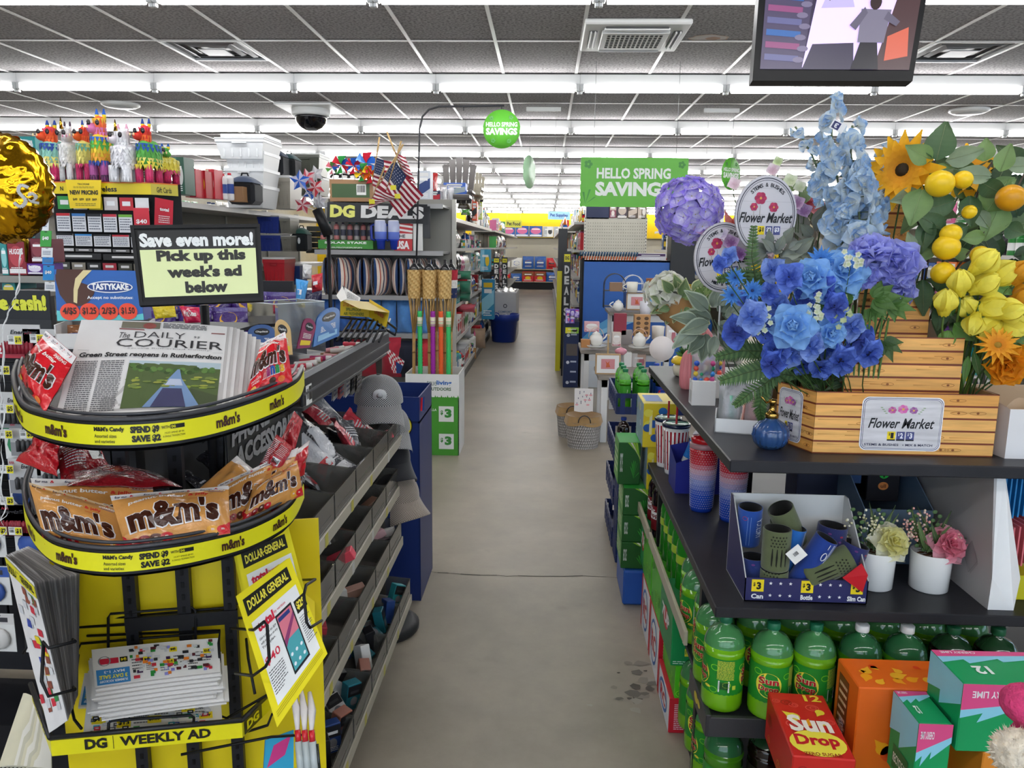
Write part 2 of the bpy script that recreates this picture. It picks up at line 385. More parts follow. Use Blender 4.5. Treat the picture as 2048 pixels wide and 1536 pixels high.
# water stain on one tile
m=MB();c0=PZ(1400,68,HC-.003)
for k,(r,cc)in enumerate([(.13,'b59a88'),(.118,'b9b0aa'),(.05,'a5836d')]):
    m.add([(c0.x+(k==2)*.03+r*cos(a/20*6.283)*(1+.12*sin(a*2.1)),c0.y+r*.8*sin(a/20*6.283)*(1+.1*cos(a*1.7)),-.0012-k*.0004)for a in range(20)],[tuple(range(20))[::-1]],cc)
m.build('water_stain','matte',ceil)
# fluorescent strips
mk('tube_light',.4,emit=TUBE)
def strip():
    r=thing('strip_light','x','light',(0,0,0),world=False)
    m=MB();m.box((0,.04,.055),(1.215,.1,.09),'e6e6e4',b=.006);m.build('light_housing','satin',r)
    m=MB();M=Matrix.Rotation(pi/2,4,'Y');M.translation=V(0,0,-.02)
    m.lathe([(.0,-.565),(.026,-.56),(.026,.56),(.0,.565)],'ffffff',10,M);m.build('fluorescent_tube','tube_light',r)
    for sx in(-1,1):m=MB();m.box((sx*.588,0,-.008),(.034,.05,.06),'d8d8d6',b=.006);m.box((sx*.595,.0,-.05),(.02,.03,.02),'e4e4e2',b=.003);m.build('lamp_socket','plastic',r)
    return r
s0=strip();used=False;nst=0
for r in range(0,12):
    y=4.49+2.44*r
    for k in range(-8,10):
        x=-.958+1.212*(k+.5)
        if abs(x)>.7*y+1.2 or x<XL+.6 or x>XR-.6:continue
        lab=f'fluorescent strip light, {ORD[r]} ceiling row from the camera, {ORD[k] if k >= 0 else ORD[-k-1]} {"right" if k >= 0 else "left"} of the aisle joint'
        if not used:s0.location=(x,y,HC-.11);s0['label']=lab;s0['group']='strip lights in ceiling row %d'%(r+1);used=True
        else:copy_tree(s0,(x,y,HC-.11),label=lab,group='strip lights in ceiling row %d'%(r+1))
        nst+=1
# rows behind the camera keep the store lit from that side too
for r in(-1,-2,-3):
    y=4.49+2.44*r
    for k in range(-4,5):copy_tree(s0,(-.958+1.212*(k+.5),y,HC-.11),label=f'fluorescent strip light behind the viewpoint, {ORD[-r-1]} row back, {ORD[k+4]} along',group='strip lights behind the viewpoint')
# air diffusers in place of a tile
def diffuser(cx,cy,lab,dark='4a4a4c',flatp=False):
    r=thing('ceiling_vent',lab,'vent',(cx,cy,HC-.004))
    m=MB();m.bx(cx-.3,cx+.3,cy-.3,cy+.3,HC+.012,HC+.02,dark);m.bx(cx-.302,cx+.302,cy-.302,cy-.285,HC-.008,HC+.012,'c9c9c8');m.bx(cx-.302,cx+.302,cy+.285,cy+.302,HC-.008,HC+.012,'c9c9c8')
    m.bx(cx-.302,cx-.285,cy-.285,cy+.285,HC-.008,HC+.012,'c9c9c8');m.bx(cx+.285,cx+.302,cy-.285,cy+.285,HC-.008,HC+.012,'c9c9c8');m.build('vent_frame','satin',r)
    for k,s in enumerate((.24,.17)):
        m=MB()
        for a in range(4):
            M=Matrix.Translation((cx,cy,HC))@Matrix.Rotation(a*pi/2,4,'Z');t=s;q=.03
            m.add([(-t,-t,.008),(t,-t,.008),(t-q,-t+q,-.004-k*.004),(-t+q,-t+q,-.004-k*.004)],[(0,1,2,3)],'77787a',False,M)
        m.build('louvre_ring','satin',r)
    m=MB();m.bx(cx-.1,cx+.1,cy-.1,cy+.1,HC-.016,HC-.01,'a4a5a6',b=.002);m.build('centre_plate','satin',r)
def tc(i,j):return TX0+(i+.5)*TW,TY0+(j+.25)*TL
for(i,j),lab in{(-4,0):'square black air diffuser in the ceiling above the phone card fixture',(5,0):'square dark air diffuser in the ceiling right of the monitor',(-3,5):'distant square air diffuser above the flags',(3,6):'distant square air diffuser above the green banner'}.items():
    cx,cy=tc(i,j);diffuser(cx,cy,lab)
    m=MB();m.bx(cx-.301,cx+.301,cy+.31,cy+.91,0,.015,'b8b4b2');m.build('ceiling_tile','mineral_tile',ceil)
# cassette air conditioner
r=thing('ceiling_cassette_unit','white ceiling air conditioner cassette with a slotted intake grille','air conditioner',(.555,5.66,HC-.07))
m=MB();cx,cy=.555,5.66
m.bx(cx-.34,cx+.34,cy-.36,cy+.36,HC-.04,HC-.005,'dededc',b=.012);m.build('panel','satin',r)
for a in range(4):
    M=Matrix.Translation((cx,cy,HC-.045))@Matrix.Rotation(a*pi/2,4,'Z');m=MB();m.box((0,-.275,-.002),(.4,.05,.01),'3a3b3c',M);m.box((0,-.262,-.008),(.42,.012,.014),'e4e4e2',M,.003);m.box((0,-.29,-.008),(.42,.01,.014),'e4e4e2',M,.003);m.build('air_outlet','satin',r)
m=MB();m.bx(cx-.22,cx+.22,cy-.22,cy+.22,HC-.062,HC-.04,'d8d8d6',b=.008);m.build('grille_body','satin',r)
m=MB()
for i in range(12):
    for j in range(6):m.bx(cx-.18+i*.031,cx-.18+i*.031+.019,cy-.17+j*.058,cy-.17+j*.058+.036,HC-.0635,HC-.0615,'2c2d2e')
g=m.build('grille_slots','matte',r);g['kind']='stuff'
# dome camera on the ceiling
cx,cy=P(609,238,8.6).x,8.6
r=thing('dome_camera','black security dome in a white ceiling ring, above the tubs','security camera',(cx,cy,HC-.3))
m=MB();M=RT((cx,cy,HC-.02));m.box((0,0,.0),(.6,.6,.02),'e4e4e2',M,.004);m.lathe([(.19,-.08),(.2,-.07),(.2,.0)],'dcdcda',28,M);m.build('mount_plate','satin',r)
m=MB();m.lathe([(0,-.23),(.06,-.222),(.11,-.195),(.15,-.15),(.168,-.1),(.17,-.07)],'0c0c10',28,M,True);m.build('dome','gloss',r)
# small ceiling things
for px,py,lab in((228,228,'flat round speaker grille in the ceiling above the pinatas'),(1925,199,'flat round speaker grille in the ceiling upper right')):
    p=PZ(px,py,HC-.01);r=thing('ceiling_speaker',lab,'speaker',(p.x,p.y,HC-.05));m=MB();m.lathe([(.0,-.045),(.15,-.04),(.19,-.02),(.19,.0)],'d6d6d4',24,RT((p.x,p.y,HC)));m.build('speaker_rim','satin',r)
    m=MB();m.lathe([(0,-.048),(.12,-.046),(.12,-.044)],'b0b0b0',20,RT((p.x,p.y,HC)));m.build('speaker_grille','satin',r)
mk('liquid',.07,trans=.3,coat=.7,spec=.6)
# ================= makers of goods, built at the origin, front towards -y, base at z=0 =================
PROTO={}
def place(key,maker,loc,rot=0,label='',cat='',group=None,scale=None):
    if key not in PROTO:
        r=maker();PROTO[key]=(r,list(r.children));r.location=loc
        r.rotation_euler=rot if hasattr(rot,'__len__')else(0,0,rot)
        if scale:r.scale=(scale,)*3 if not hasattr(scale,'__len__')else scale
        return tag(r,label,cat,group)
    r,ch=PROTO[key]
    c=copy_tree(r,loc,rot,label,scale=scale or(1,1,1),ch=ch);c['category']=cat
    if group:c['group']=group
    elif 'group' in c:del c['group']
    return c
def root(name):o=bpy.data.objects.new(name,None);COL.objects.link(o);o.empty_display_size=.05;return o
def FR(w,d,h,bulge=0):  # front face of a box w wide, base at 0: u,v in metres from centre/base
    return lambda u,v,q=0:V(u,-d/2-q,v)
def mk_box(name,w,d,h,c,art=None,side=None,top=None,b=.002,mat='card'):
    def f():
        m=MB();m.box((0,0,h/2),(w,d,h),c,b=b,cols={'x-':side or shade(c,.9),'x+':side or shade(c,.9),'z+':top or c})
        if art:art(m,FR(w,d,h),w,h)
        return m.build(name,mat,None,(0,0,0))
    return f
def art_pack(c2,c3,txt=None,tcol='ffffff',seed=0):
    def a(m,S,w,h):
        R=random.Random(seed);k=seed%4
        if k==0:m.drect(S,-w*.47,h*.55,w*.47,h*.95,c2);m.dell(S,0,h*.35,w*.25,h*.17,c3)
        elif k==1:m.dell(S,0,h*.55,w*.4,h*.3,c2);m.drect(S,-w*.45,h*.05,w*.45,h*.18,c3)
        elif k==2:m.dpoly(S,[(-w*.48,h*.1),(w*.48,h*.4),(w*.48,h*.75),(-w*.48,h*.5)],c2);m.drect(S,-w*.35,h*.8,w*.35,h*.92,c3)
        else:m.drect(S,-w*.48,h*.02,-w*.1,h*.98,c2);m.dell(S,w*.2,h*.5,w*.2,h*.25,c3)
        if txt:m.dtext(S,txt,-w*.38,h*.6,w*.38,h*.6+min(h*.25,w*.3),tcol,.03,h=.0015)
        else:m.drect(S,-w*.3,h*.66,w*.3,h*.76,tcol,.0012)
        m.lines(S,-w*.35,h*.08,w*.3,h*.24,3,tcol,seed=seed,h=.0013)
    return a
def bagS(w,h,d,seed=0,wr=.0,side=-1,top=.1):
    """front (side -1) or back surface of a filled pouch: u,v in 0..1"""
    R=random.Random(seed);o=R.uniform(0,50)
    def S(u,v,q=0):
        a=max(0,sin(pi*min(max(u,0),1)))**.55;vv=min(max((v-.04)/(1-.04-top),0),1);b=max(0,sin(pi*vv))**.5
        x=(u-.5)*w*(1-.05*sin(pi*v));n=noise.noise(V(u*3+o,v*3,o))*wr
        return V(x,side*(d/2*a*b+.0008+q)+n*(.3+.7*a)-(.012*sin(pi*u*2+o)if v>1-top*.8 else 0)*min(1,wr*60),v*h)
    return S
def mk_bag(name,w,h,d,c,art=None,band=None,mat='film',seed=0,wr=.006,top=.1):
    def f():
        m=MB();F=bagS(w,h,d,seed,wr,-1,top);B=bagS(w,h,d,seed,wr,1,top)
        cf=(lambda u,v:C(band)if(v>1-top)else C(c))if band else None
        m.grid(lambda u,v:F(u,v),14,14,c,True,colf=cf);m.grid(lambda u,v:B(1-u,v),14,14,shade(c,.8),True)
        if art:art(m,F)
        return m.build(name,mat,None,(0,0,0))
    return f
def mk_bottle(name,r,h,c,cap,lab=None,liq='liquid',neck=.26,labz=(.25,.6),art=None,capm='plastic',n=16,shoulder=.72,fill=.8,topc='a8d8a0'):
    def f():
        o=root(name);zs=h*shoulder;zn=h*.9
        prof=[(r*.78,0),(r*.97,h*.03),(r,h*.07),(r,h*.2),(r*.965,h*.24),(r*.965,h*.62),(r,h*.66),(r*.97,zs)]
        k=6
        for i in range(1,k+1):t=i/k;prof.append((r*.97*(1-t**1.7)**.65+r*neck*t if i<k else r*neck,zs+(zn-zs)*t))
        prof.append((r*neck,h*.93));fz=h*fill
        lo=[p for p in prof if p[1]<=fz];hi=[p for p in prof if p[1]>fz]
        m=MB();m.lathe(lo,c,n);m.build('bottle_body',liq,o)
        m=MB();m.lathe([lo[-1]]+hi,topc,n,cap=False);m.build('bottle_shoulder','bottle',o)
        m=MB();m.lathe([(r*neck*1.25,h*.925),(r*neck*1.3,h*.93),(r*neck*1.3,h*.99),(r*neck*1.15,h)],cap,12);m.build('cap',capm,o)
        if lab:
            m=MB();z0,z1=h*labz[0],h*labz[1];rl=r*.985
            m.lathe([(rl,z0),(rl,z1)],lab,n*2,cap=False)
            if art:art(m,lambda u,v,q=0:V((rl+q)*sin(u/rl),-(rl+q)*cos(u/rl),z0+v),z1-z0)
            m.build('label_sleeve','card',o)
        return o
    return f
def mk_can(name,r,h,c,lab,seed=0):
    def f():
        m=MB();m.lathe([(r*.9,0),(r,.003),(r,h*.97),(r*.92,h),(r*.9,h*.98),(0,h*.98)],'c9c9c9',14);S=lambda u,v,q=0:V((r+.0006+q)*sin(u/r),-(r+.0006+q)*cos(u/r),v)
        m.lathe([(r*1.01,h*.08),(r*1.01,h*.92)],c,14,cap=False);m.drect(S,-r,h*.3,r,h*.6,lab,.001,4);return m.build(name,'satin',None,(0,0,0))
    return f
def hang_card(name,w,h,c1,c2,c3,pack=None,seed=0):
    def f():
        m=MB();m.box((0,0,h/2),(w,.002,h),c1);S=lambda u,v,q=0:V(u,-.001-q,v)
        m.drect(S,-w*.5,h*.72,w*.5,h*.98,c2);m.drect(S,-w*.35,h*.78,w*.3,h*.9,c3,.0012);m.dell(S,0,h*.95,w*.1,h*.02,'333333',.0014,8)
        if pack:m.ell((0,-.008,h*.36),(w*.38,.012,h*.28),pack,10,6)
        else:m.lines(S,-w*.4,h*.1,w*.4,h*.6,5,c3,seed=seed)
        return m.build(name,'card',None,(0,0,0))
    return f
COLN={'c8202c':'red','1d57a8':'blue','e8c51c':'yellow','2f8a3c':'green','f2f2ee':'white','5a2a86':'purple','e8731c':'orange','1c1c22':'black','d86a9a':'pink','2aa5a8':'teal','8a5a34':'brown','8fb8dc':'light blue','b9bcc0':'silver','17305e':'navy'}
CK=list(COLN)
def fill_shelf(x0,x1,y0,y1,z,hmax,face,where,group,seed,kinds=('box','bottle','bag'),size=(.1,.22),cols=None,gap=.012,facings=True,maxn=999,lean=0):
    """stand goods side by side along a shelf edge. face: '+x','-x' (run along y) or '-y' (run along x)"""
    R=random.Random(seed);along=(y0,y1)if face in('+x','-x')else(x0,x1);t=along[0];n=0
    rz={'+x':pi/2,'-x':-pi/2,'-y':0}[face];dep=(x1-x0)if face!='-y' else(y1-y0)
    W=ORD
    while t<along[1]-.04 and n<maxn:
        kd=R.choice(kinds);cA=R.choice(cols or CK);cB=R.choice([c for c in CK if c!=cA]);cc=R.choice(['f2f2ee','e8c51c','ffffff','1c1c22'])
        w=R.uniform(*size);h=min(hmax*R.uniform(.7,.97),w*R.uniform(1.1,2.2));w=round(w,2);h=round(max(h,.06),2);rep=R.choice((1,1,2,2,3))if facings else 1;s=R.randrange(8)
        for q in range(rep):
            if t+w>along[1]or n>=maxn:t=1e9;break
            cen=t+w/2;key=('s',kd,cA,cB,w,h,s)
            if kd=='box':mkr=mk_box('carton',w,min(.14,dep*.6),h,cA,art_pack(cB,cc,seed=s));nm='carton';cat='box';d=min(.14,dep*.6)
            elif kd=='bottle':r=min(w/2,.055);w_=r*2;h=max(h,r*3.2);h=min(h,hmax);mkr=mk_bottle('product_bottle',r,h,cA,cB,cc,'satin',.4,fill=.95,topc=cA,n=12);nm='bottle';cat='bottle';d=w_;key=('b',cA,cB,round(r,3),round(h,2));cen=t+r;
            elif kd=='bag':mkr=mk_bag('pouch',w,h,min(w*.45,.09),cA,lambda m,S,cB=cB,cc=cc:(m.dell(S,.5,.5,.3,.2,cB,.002),m.drect(S,.2,.45,.8,.56,cc,.003,4),m.lines(S,.2,.15,.8,.28,3,cc,h=.002)),None,'film',s);nm='pouch';cat='bag';d=min(w*.45,.09)
            elif kd=='can':r=.035;mkr=mk_can('tin_can',r,.1,cA,cc);nm='can';cat='can';d=.07;w=.074;key=('c',cA,cc);cen=t+.037
            elif kd=='jar':r=min(w/2,.045);h=min(h,.13);mkr=mk_bottle('jar',r,h,cA,cB,cc,'gloss',.8,shoulder=.8,fill=.85,topc=cA,n=12);nm='jar';cat='jar';d=r*2;key=('j',cA,cB,round(r,3),round(h,2));cen=t+r
            elif kd=='card':mkr=hang_card('hang_card',w*.7,h,'f2f2ee',cA,cB,cc,s);nm='card pack';cat='packet';d=.03
            if face=='+x':loc=(x1-d/2-.012,cen,z)
            elif face=='-x':loc=(x0+d/2+.012,cen,z)
            else:loc=(cen,y0+d/2+.012,z)
            o_=f'{W[n]} along'
            if face=='-y':o_=f'{W[n]} from the left'
            place(key,mkr,loc,rz+R.uniform(-.03,.03),f'{COLN[cA]} {nm} {where}, {o_}',cat,group);n+=1
            t+=(w if kd!='bottle' and kd!='jar' else 2*min(w/2,.055 if kd=='bottle' else .045))+gap
    return n
def lbox(nm,lab,cat,x0,x1,y0,y1,z0,z1,c,mat='satin',b=.002):m=MB();m.bx(x0,x1,y0,y1,z0,z1,c,b=b);o=m.build(nm,mat);return tag(o,lab,cat)if cat else o
# ================= the black display table on the right =================
tb=thing('display_table','black three shelf display table holding the flower display at the right of the aisle','table',(.9,2.7,0))
TZ,MZ,BZ=1.111,.712,.388
def slab(x0,x1,y0,y1,z,th,name,mat='black',col='2a2a2e'):m=MB();m.bx(x0,x1,y0,y1,z-th,z,col,b=.003);return m.build(name,mat,tb)
slab(.476,1.75,1.95,3.56,TZ,.032,'top_shelf');slab(.462,1.75,1.95,3.36,MZ,.03,'middle_shelf');slab(.47,1.75,1.97,3.36,BZ-.002,.012,'bottom_shelf');slab(.5,1.75,2.0,3.3,.05,.05,'base_deck')
m=MB();m.bx(.462,1.75,1.955,1.97,BZ-.055,BZ+.003,'3a3a3e',b=.002);m.build('front_lip','satin',tb)
m=MB();m.bx(.455,.47,1.955,2.2,BZ-.055,BZ+.01,'2f2f33',b=.002);S=frame((.4549,2.19,BZ-.05),(0,-1,0),(0,0,1));m.dell(S,.1,.03,.025,.015,'d8c22a',.001);m.dell(S,.14,.034,.02,.01,'d8c22a',.001);m.build('side_lip','satin',tb)
m=MB();m.bx(.44,.452,2.235,3.08,.448,.495,'b8b09a',b=.002);m.build('price_rail','satin',tb)
m=MB();m.bx(.44,.452,3.12,3.6,.448,.495,'b8b09a',b=.002);m.build('price_rail','satin',tb)
for x,y in((.475,2.2),(.475,3.1),(1.66,2.2),(1.66,3.1),(.72,2.75),(1.0,2.75)):
    m=MB();m.bx(x,x+.03,y-.015,y+.015,0,(MZ if x<.6 else TZ)-.032,'1d1d20');m.build('post','black',tb)
m=MB();m.bx(.9,.93,2.6,2.64,MZ,TZ-.03,'101012');m.build('centre_post','black',tb)
# --- two litre bottles ---
def lab2(txt,art2=True):
    def a(m,S,H):
        R=random.Random(3)
        for k in range(16):  # swirls of the printed sleeve
            u=R.uniform(-.17,.17);v=R.uniform(.01,H-.02);m.dring(S,u,v+.004,.012,.009,.002,R.choice(['7fd02a','1d7a2a','a5d838']),.0006,12)
        for u0 in(-.085,.07): # sun disc with the name
            m.dell(S,u0,H*.5,.034,.036,'f2e24a',.0008,24)
            for i,t in enumerate(txt):m.dtext(S,t,u0-.026,H*.5+.003-i*.024,u0+.026,H*.5+.023-i*.024,'b5202a',.035,h=.0016,out=('f7f0b0',.03))
            m.dell(S,u0+.03,.02,.009,.004,'f2e24a',.0009,12)
        m.lines(S,-.028,H*.45,.018,H*.97,14,'d8dc50',.5,3,.0009,.1);m.drect(S,-.028,H*.84,.018,H*.845,'d8dc50',.0012)
        m.bars(S,-.024,.012,.006,.045,seed=4)
        m.drect(S,.014,.02,.024,.032,'b9d040',.001)
    return a
def sun2(cap,lab='1f8a2a'):return mk_bottle('soda_bottle',.056,.267,'86d01c',cap,lab,'liquid',.25,(.2,.6),lab2(['Sun','Drop']),n=28,shoulder=.66,fill=.73,topc='5fae6a')
K={'g':('sun_g',sun2('1d6b4a'),'green'),'w':('lime_w',mk_bottle('soda_bottle',.056,.267,'4f9e1c','f2f4f4','2e8c30','liquid',.25,(.2,.55),n=28,shoulder=.66,fill=.73,topc='3f8a55'),'white'),
     'd':('dark_d',mk_bottle('soda_bottle',.056,.267,'1f0f0a','1d5b3a','2a2a20','liquid',.25,(.2,.55),n=28,shoulder=.66,fill=.8,topc='2f5a38'),'dark green')}
rowx=[(.511,2.03,'g',-.12),(.631,1.998,'g',.5),(.745,2.0,'g',-.35),(.866,2.0,'w',.2),(.985,2.0,'w',.3),(1.108,2.005,'d',.1),(1.226,2.006,'d',0)]
nm=['leftmost, with its barcode facing out','second from the left','third from the left, sun shaped logo facing out','fourth from the left','fifth from the left','behind the green cherry lime carton','behind the right end of the cherry carton']
for i,(x,y,k,r)in enumerate(rowx):
    place(K[k][0],K[k][1],(x,y,BZ),r if k!='g' else(.0,1.2,0.9)[min(i,2)]*(0 if i==0 else 1),f'two litre bottle, {K[k][2]} cap, front row, {nm[i]}','bottle')
n=0
for j,yy in enumerate((2.155,2.275,2.395,2.52)):
    for i in range(7):
        x=.511+.1195*i+(.02 if j%2 else 0)
        place('sun_g',K['g'][1],(x,yy,BZ),.4+i,f'green two litre bottle, row {["two", "three", "four", "five"][j]} behind the front, {["first", "second", "third", "fourth", "fifth", "sixth", "seventh"][i]} from the left','bottle','two litre bottles behind the front row')
for i,(x,k)in enumerate(((.535,'w'),(.66,'d'),(.78,'g'),(.9,'w'))):place(K[k][0],K[k][1],(x,2.06,.05),i,f'two litre bottle on the base deck, {["first, with a white cap", "second, dark cola", "third, green", "fourth, white cap"][i]} from the aisle','bottle')
for i,y in enumerate((2.2,2.32,2.44)):place('sun_g',K['g'][1],(.53,y,.05),i,f'green two litre bottle low on the base deck, {["near", "middle", "far"][i]} one along the aisle side','bottle')
# along the aisle side of the bottom shelf
mt=mk_bottle('soda_bottle',.05,.3,'2e9a28','1f7a44','a8c83a','liquid',.25,(.52,.62),n=24,shoulder=.68,fill=.9,topc='4fae58')
for i,y in enumerate((2.66,2.76,2.86,2.96,3.05)):place('mt',mt,(.53,y,BZ),i,f'slim green soda bottle with a thin lime label, {["nearest", "second", "third", "fourth", "farthest"][i]} of five on the bottom shelf','bottle','slim green bottles by the aisle')
wt=mk_bottle('soda_bottle',.04,.235,'2f9a4a','f4f4f4','d8e0dc','liquid',.28,(.4,.66),n=20,shoulder=.72,fill=.85,topc='7fc48a')
for i,y in enumerate((2.42,2.31)):place('wt',wt,(.52,y,BZ),i,f'short green bottle with pale label and white cap, {["farther", "nearer"][i]} of the two','bottle')
def pep(m,S,H):
    m.drect(S,-.05,H*.45,.05,H*.75,'f4f4f4',.0006,8);m.dtext(S,'Dr',-.035,H*.7,0,H*.92,'f0e8e8',.03);m.dtext(S,'Pepper',-.045,H*.48,.045,H*.7,'7a1420',.03)
place('drp',mk_bottle('soda_bottle',.053,.3,'1c0c0c','2a1414','7a1420','liquid',.25,(.25,.6),pep,n=24,shoulder=.7,fill=.9,topc='2a1a1a'),(.52,3.22,BZ),-.9,'two litre cola bottle with a maroon label at the far post','bottle')
place('drp',None,(.52,3.34,BZ),-.8,'second two litre cola bottle behind the maroon labelled one','bottle')
# ================= twelve packs =================
def swirl(m,S,w,h,cols,n,seed,q=.0007):
    R=random.Random(seed)
    for i in range(n):
        r=R.uniform(.06,.16)*min(w,h);u=R.uniform(-w/2+r*1.1,w/2-r*1.1);v=R.uniform(r*1.1,h-r*1.1);c=R.choice(cols)
        m.dring(S,u,v,r,r*.8,r*.16,c,q,14);m.dring(S,u+r*.15,v,r*.5,r*.45,r*.13,c,q,12)
def drops(m,S,w,h,cols,n,seed,q=.0007):
    R=random.Random(seed)
    for i in range(n):
        r=R.uniform(.05,.12)*min(w,h);u=R.uniform(-w/2+r*2,w/2-r*2);v=R.uniform(r*2,h-r*2);a=R.uniform(0,6.28)
        m.dpoly(S,[(u+r*(1.9 if k==0 else 1)*cos(a+k*pi/6),v+r*(1.9 if k==0 else 1)*sin(a+k*pi/6))for k in range(12)],R.choice(cols),q)
def pack(kind,w,d,h,label,loc,rot=0,name='soda_carton',grp=None):
    """w across the front, d deep, h high"""
    m=MB();F=lambda u,v,q=0:V(u,-d/2-q,v);T=lambda u,v,q=0:V(u,-d/2+v,h+q);Lf=lambda u,v,q=0:V(-w/2-q,-u,v)
    def body(c,**k):m.box((0,0,h/2),(w,d,h),c,b=.003,cols=k)
    if kind=='sundrop':
        body('4fb81e');swirl(m,F,w,h,['8fe03a','2a8c1a'],12,1);swirl(m,T,w,d,['8fe03a','2a8c1a'],12,2);swirl(m,Lf,d,h,['8fe03a','2a8c1a'],9,3)
        for S_,W_,H_ in((F,w,h),(T,w,d)):m.drect(S_,-W_*.05,H_*.72,W_*.12,H_*.93,'e8d21a',.001);m.lines(S_,W_*.18,H_*.5,W_*.36,H_*.95,6,'e8e04a',.4,1,.001)
        m.dell(F,-w*.2,h*.45,w*.16,h*.22,'f2e24a',.001);m.dtext(F,'Sun Drop',-w*.33,h*.38,-w*.08,h*.55,'b5202a',.03,h=.0014);m.dtext(F,'12',w*.24,h*.6,w*.4,h*.85,'f6f04a',.03,h=.0014)
    elif kind=='cherry':
        body('c4231d');swirl(m,T,w,d,['e2564a','8f1414'],14,5);swirl(m,F,w,h,['e2564a','8f1414'],8,6);swirl(m,Lf,d,h,['a33a1c','e0902a'],8,7);drops(m,T,w,d,['e8d23a','f0a01a'],6,8,.0009)
        m.dell(T,0,d*.2,w*.46,d*.19,'f2e24a',.0011)
        T2=lambda u,v,q=0:T(u,v,q);m.dtext(T,'Sun',-w*.36,d*.36,w*.36,d*.62,'f7efe0',.04,h=.0018);m.dtext(T,'Drop',-w*.36,d*.12,w*.36,d*.32,'c01c28',.04,h=.0018);m.dtext(T,'ZERO SUGAR',-w*.3,d*.02,w*.3,d*.065,'8f1414',.02,h=.0016)
        m.dtext(T,'12',w*.1,d*.86,w*.4,d*.97,'f2d23a',.03,h=.0014)
    elif kind=='orange':
        body('e2661a');drops(m,T,w,d,['f0a01a','d8401a','f2b42a'],14,9);drops(m,F,w,h,['e8541a','f0a01a','d84a1a'],9,10);m.drect(Lf,-d*.35,h*.1,d*.1,h*.9,'7a3a1c',.0008);m.lines(Lf,-d*.3,h*.15,d*.05,h*.85,8,'f0c8a0',.4,2,.001)
        m.dtext(Lf,'CRUSH',-d*.3,h*.3,d*.1,h*.42,'f4f4f0',.03,.2,.0014,pi/2,out=('24408a',.02))
    elif kind=='vanilla':
        body('d8862a');m.drect(F,-w*.47,h*.05,w*.47,h*.35,'e8a04a',.0008);m.lines(F,-w*.1,h*.7,w*.4,h*.9,3,'b05a1a',.4,3,.001);m.dtext(F,'Orange Vanilla',0,h*.78,w*.42,h*.86,'b05a1a',.02,h=.0012)
    elif kind=='sprite':
        body('0f9a5a');z=[(-w*.5,h*.62),(-w*.3,h*.66),(-w*.3,h*.56),(-w*.02,h*.7),(-w*.02,h*.62),(w*.5,h*.82)]
        m.dpoly(F,[(-w*.5,h*.5),(-w*.32,h*.58),(-w*.36,h*.44),(-w*.06,h*.64),(-w*.08,h*.54),(w*.5,h*.76),(w*.5,h*.86),(-w*.5,h*.64)],'8fd4ea',.0008);m.dpoly(F,[(-w*.5,h*.62),(w*.5,h*.84),(w*.5,h),(-w*.5,h)],'e0508a',.0011)
        m.dtext(F,'CHERRY LIME',-w*.42,h*.8,-w*.02,h*.9,'f8f0f4',.02,h=.0014,rot=pi)
        m.dpoly(T,[(-w*.5,d*.62),(-w*.3,d*.72),(-w*.28,d*.6),(w*.0,d*.76),(w*.02,d*.66),(w*.5,d*.84),(w*.5,d),(-w*.5,d*.86)],'8fd4ea',.0008);m.dpoly(T,[(-w*.5,d*.8),(w*.5,d*.9),(w*.5,d),(-w*.5,d)],'e0508a',.0011)
        m.dtext(T,'CHERRY LIME',-w*.44,d*.9,-w*.14,d*.97,'f8f0f4',.02,h=.0014,rot=pi);m.dtext(T,'12',-w*.3,d*.28,-w*.16,d*.52,'f4faf6',.04,h=.0014,rot=pi)
        m.dpoly(Lf,[(-d*.5,h*.5),(-d*.1,h*.6),(-d*.1,h*.4),(d*.5,h*.7),(d*.5,h),(-d*.5,h)],'8fd4ea',.0008);m.drect(Lf,-d*.3,h*.06,d*.3,h*.38,'0c6b40',.001);m.dtext(Lf,'RECYCLE ME',-d*.26,h*.16,d*.26,h*.28,'f4faf6',.02,h=.0014)
    elif kind=='7up':
        body('138a4a');m.dtext(F,'12',-w*.2,h*.5,w*.22,h*.68,'f4faf6',.03);m.dtext(F,'PACK',-w*.2,h*.42,w*.22,h*.48,'f4faf6',.02);m.drect(F,-w*.12,h*.18,w*.12,h*.32,'e8dc3a',.0009);m.dtext(F,'140',-w*.1,h*.22,w*.1,h*.29,'1a7a3a',.02,h=.0014)
        m.lines(F,-w*.44,h*.03,w*.44,h*.1,2,'d8f0e0',.4,3);m.dell(Lf,0,h*.55,d*.2,h*.2,'c8202c',.001);m.dtext(Lf,'7UP',-d*.3,h*.45,d*.3,h*.7,'f6f8f6',.04,h=.0014)
    elif kind=='red':
        body('c81e30',**{'x-':'f0f0f4'});m.lines(F,-w*.35,h*.1,w*.35,h*.85,14,'f0c8d0',.45,5,.0008,.3);m.dell(Lf,0,h*.5,d*.3,h*.35,'f4f4f6',.0008);m.dring(Lf,0,h*.5,d*.32,h*.38,d*.05,'2a6ab8',.001);m.dtext(Lf,'RC',-d*.22,h*.32,d*.22,h*.66,'c81e30',.05,h=.0013);m.drect(Lf,-d*.5,0,-d*.38,h,'c81e30',.0008)
    elif kind=='lemon':
        body('e8d02a',**{'x-':'8fa8b8'});R=random.Random(7)
        for i in range(9):m.dell(F,R.uniform(-w*.4,w*.4),R.uniform(h*.1,h*.9),w*.13,h*.09,R.choice(['2458a8','2a74c0','f0e85a','8fc8e0']),.0008+i*.0001)
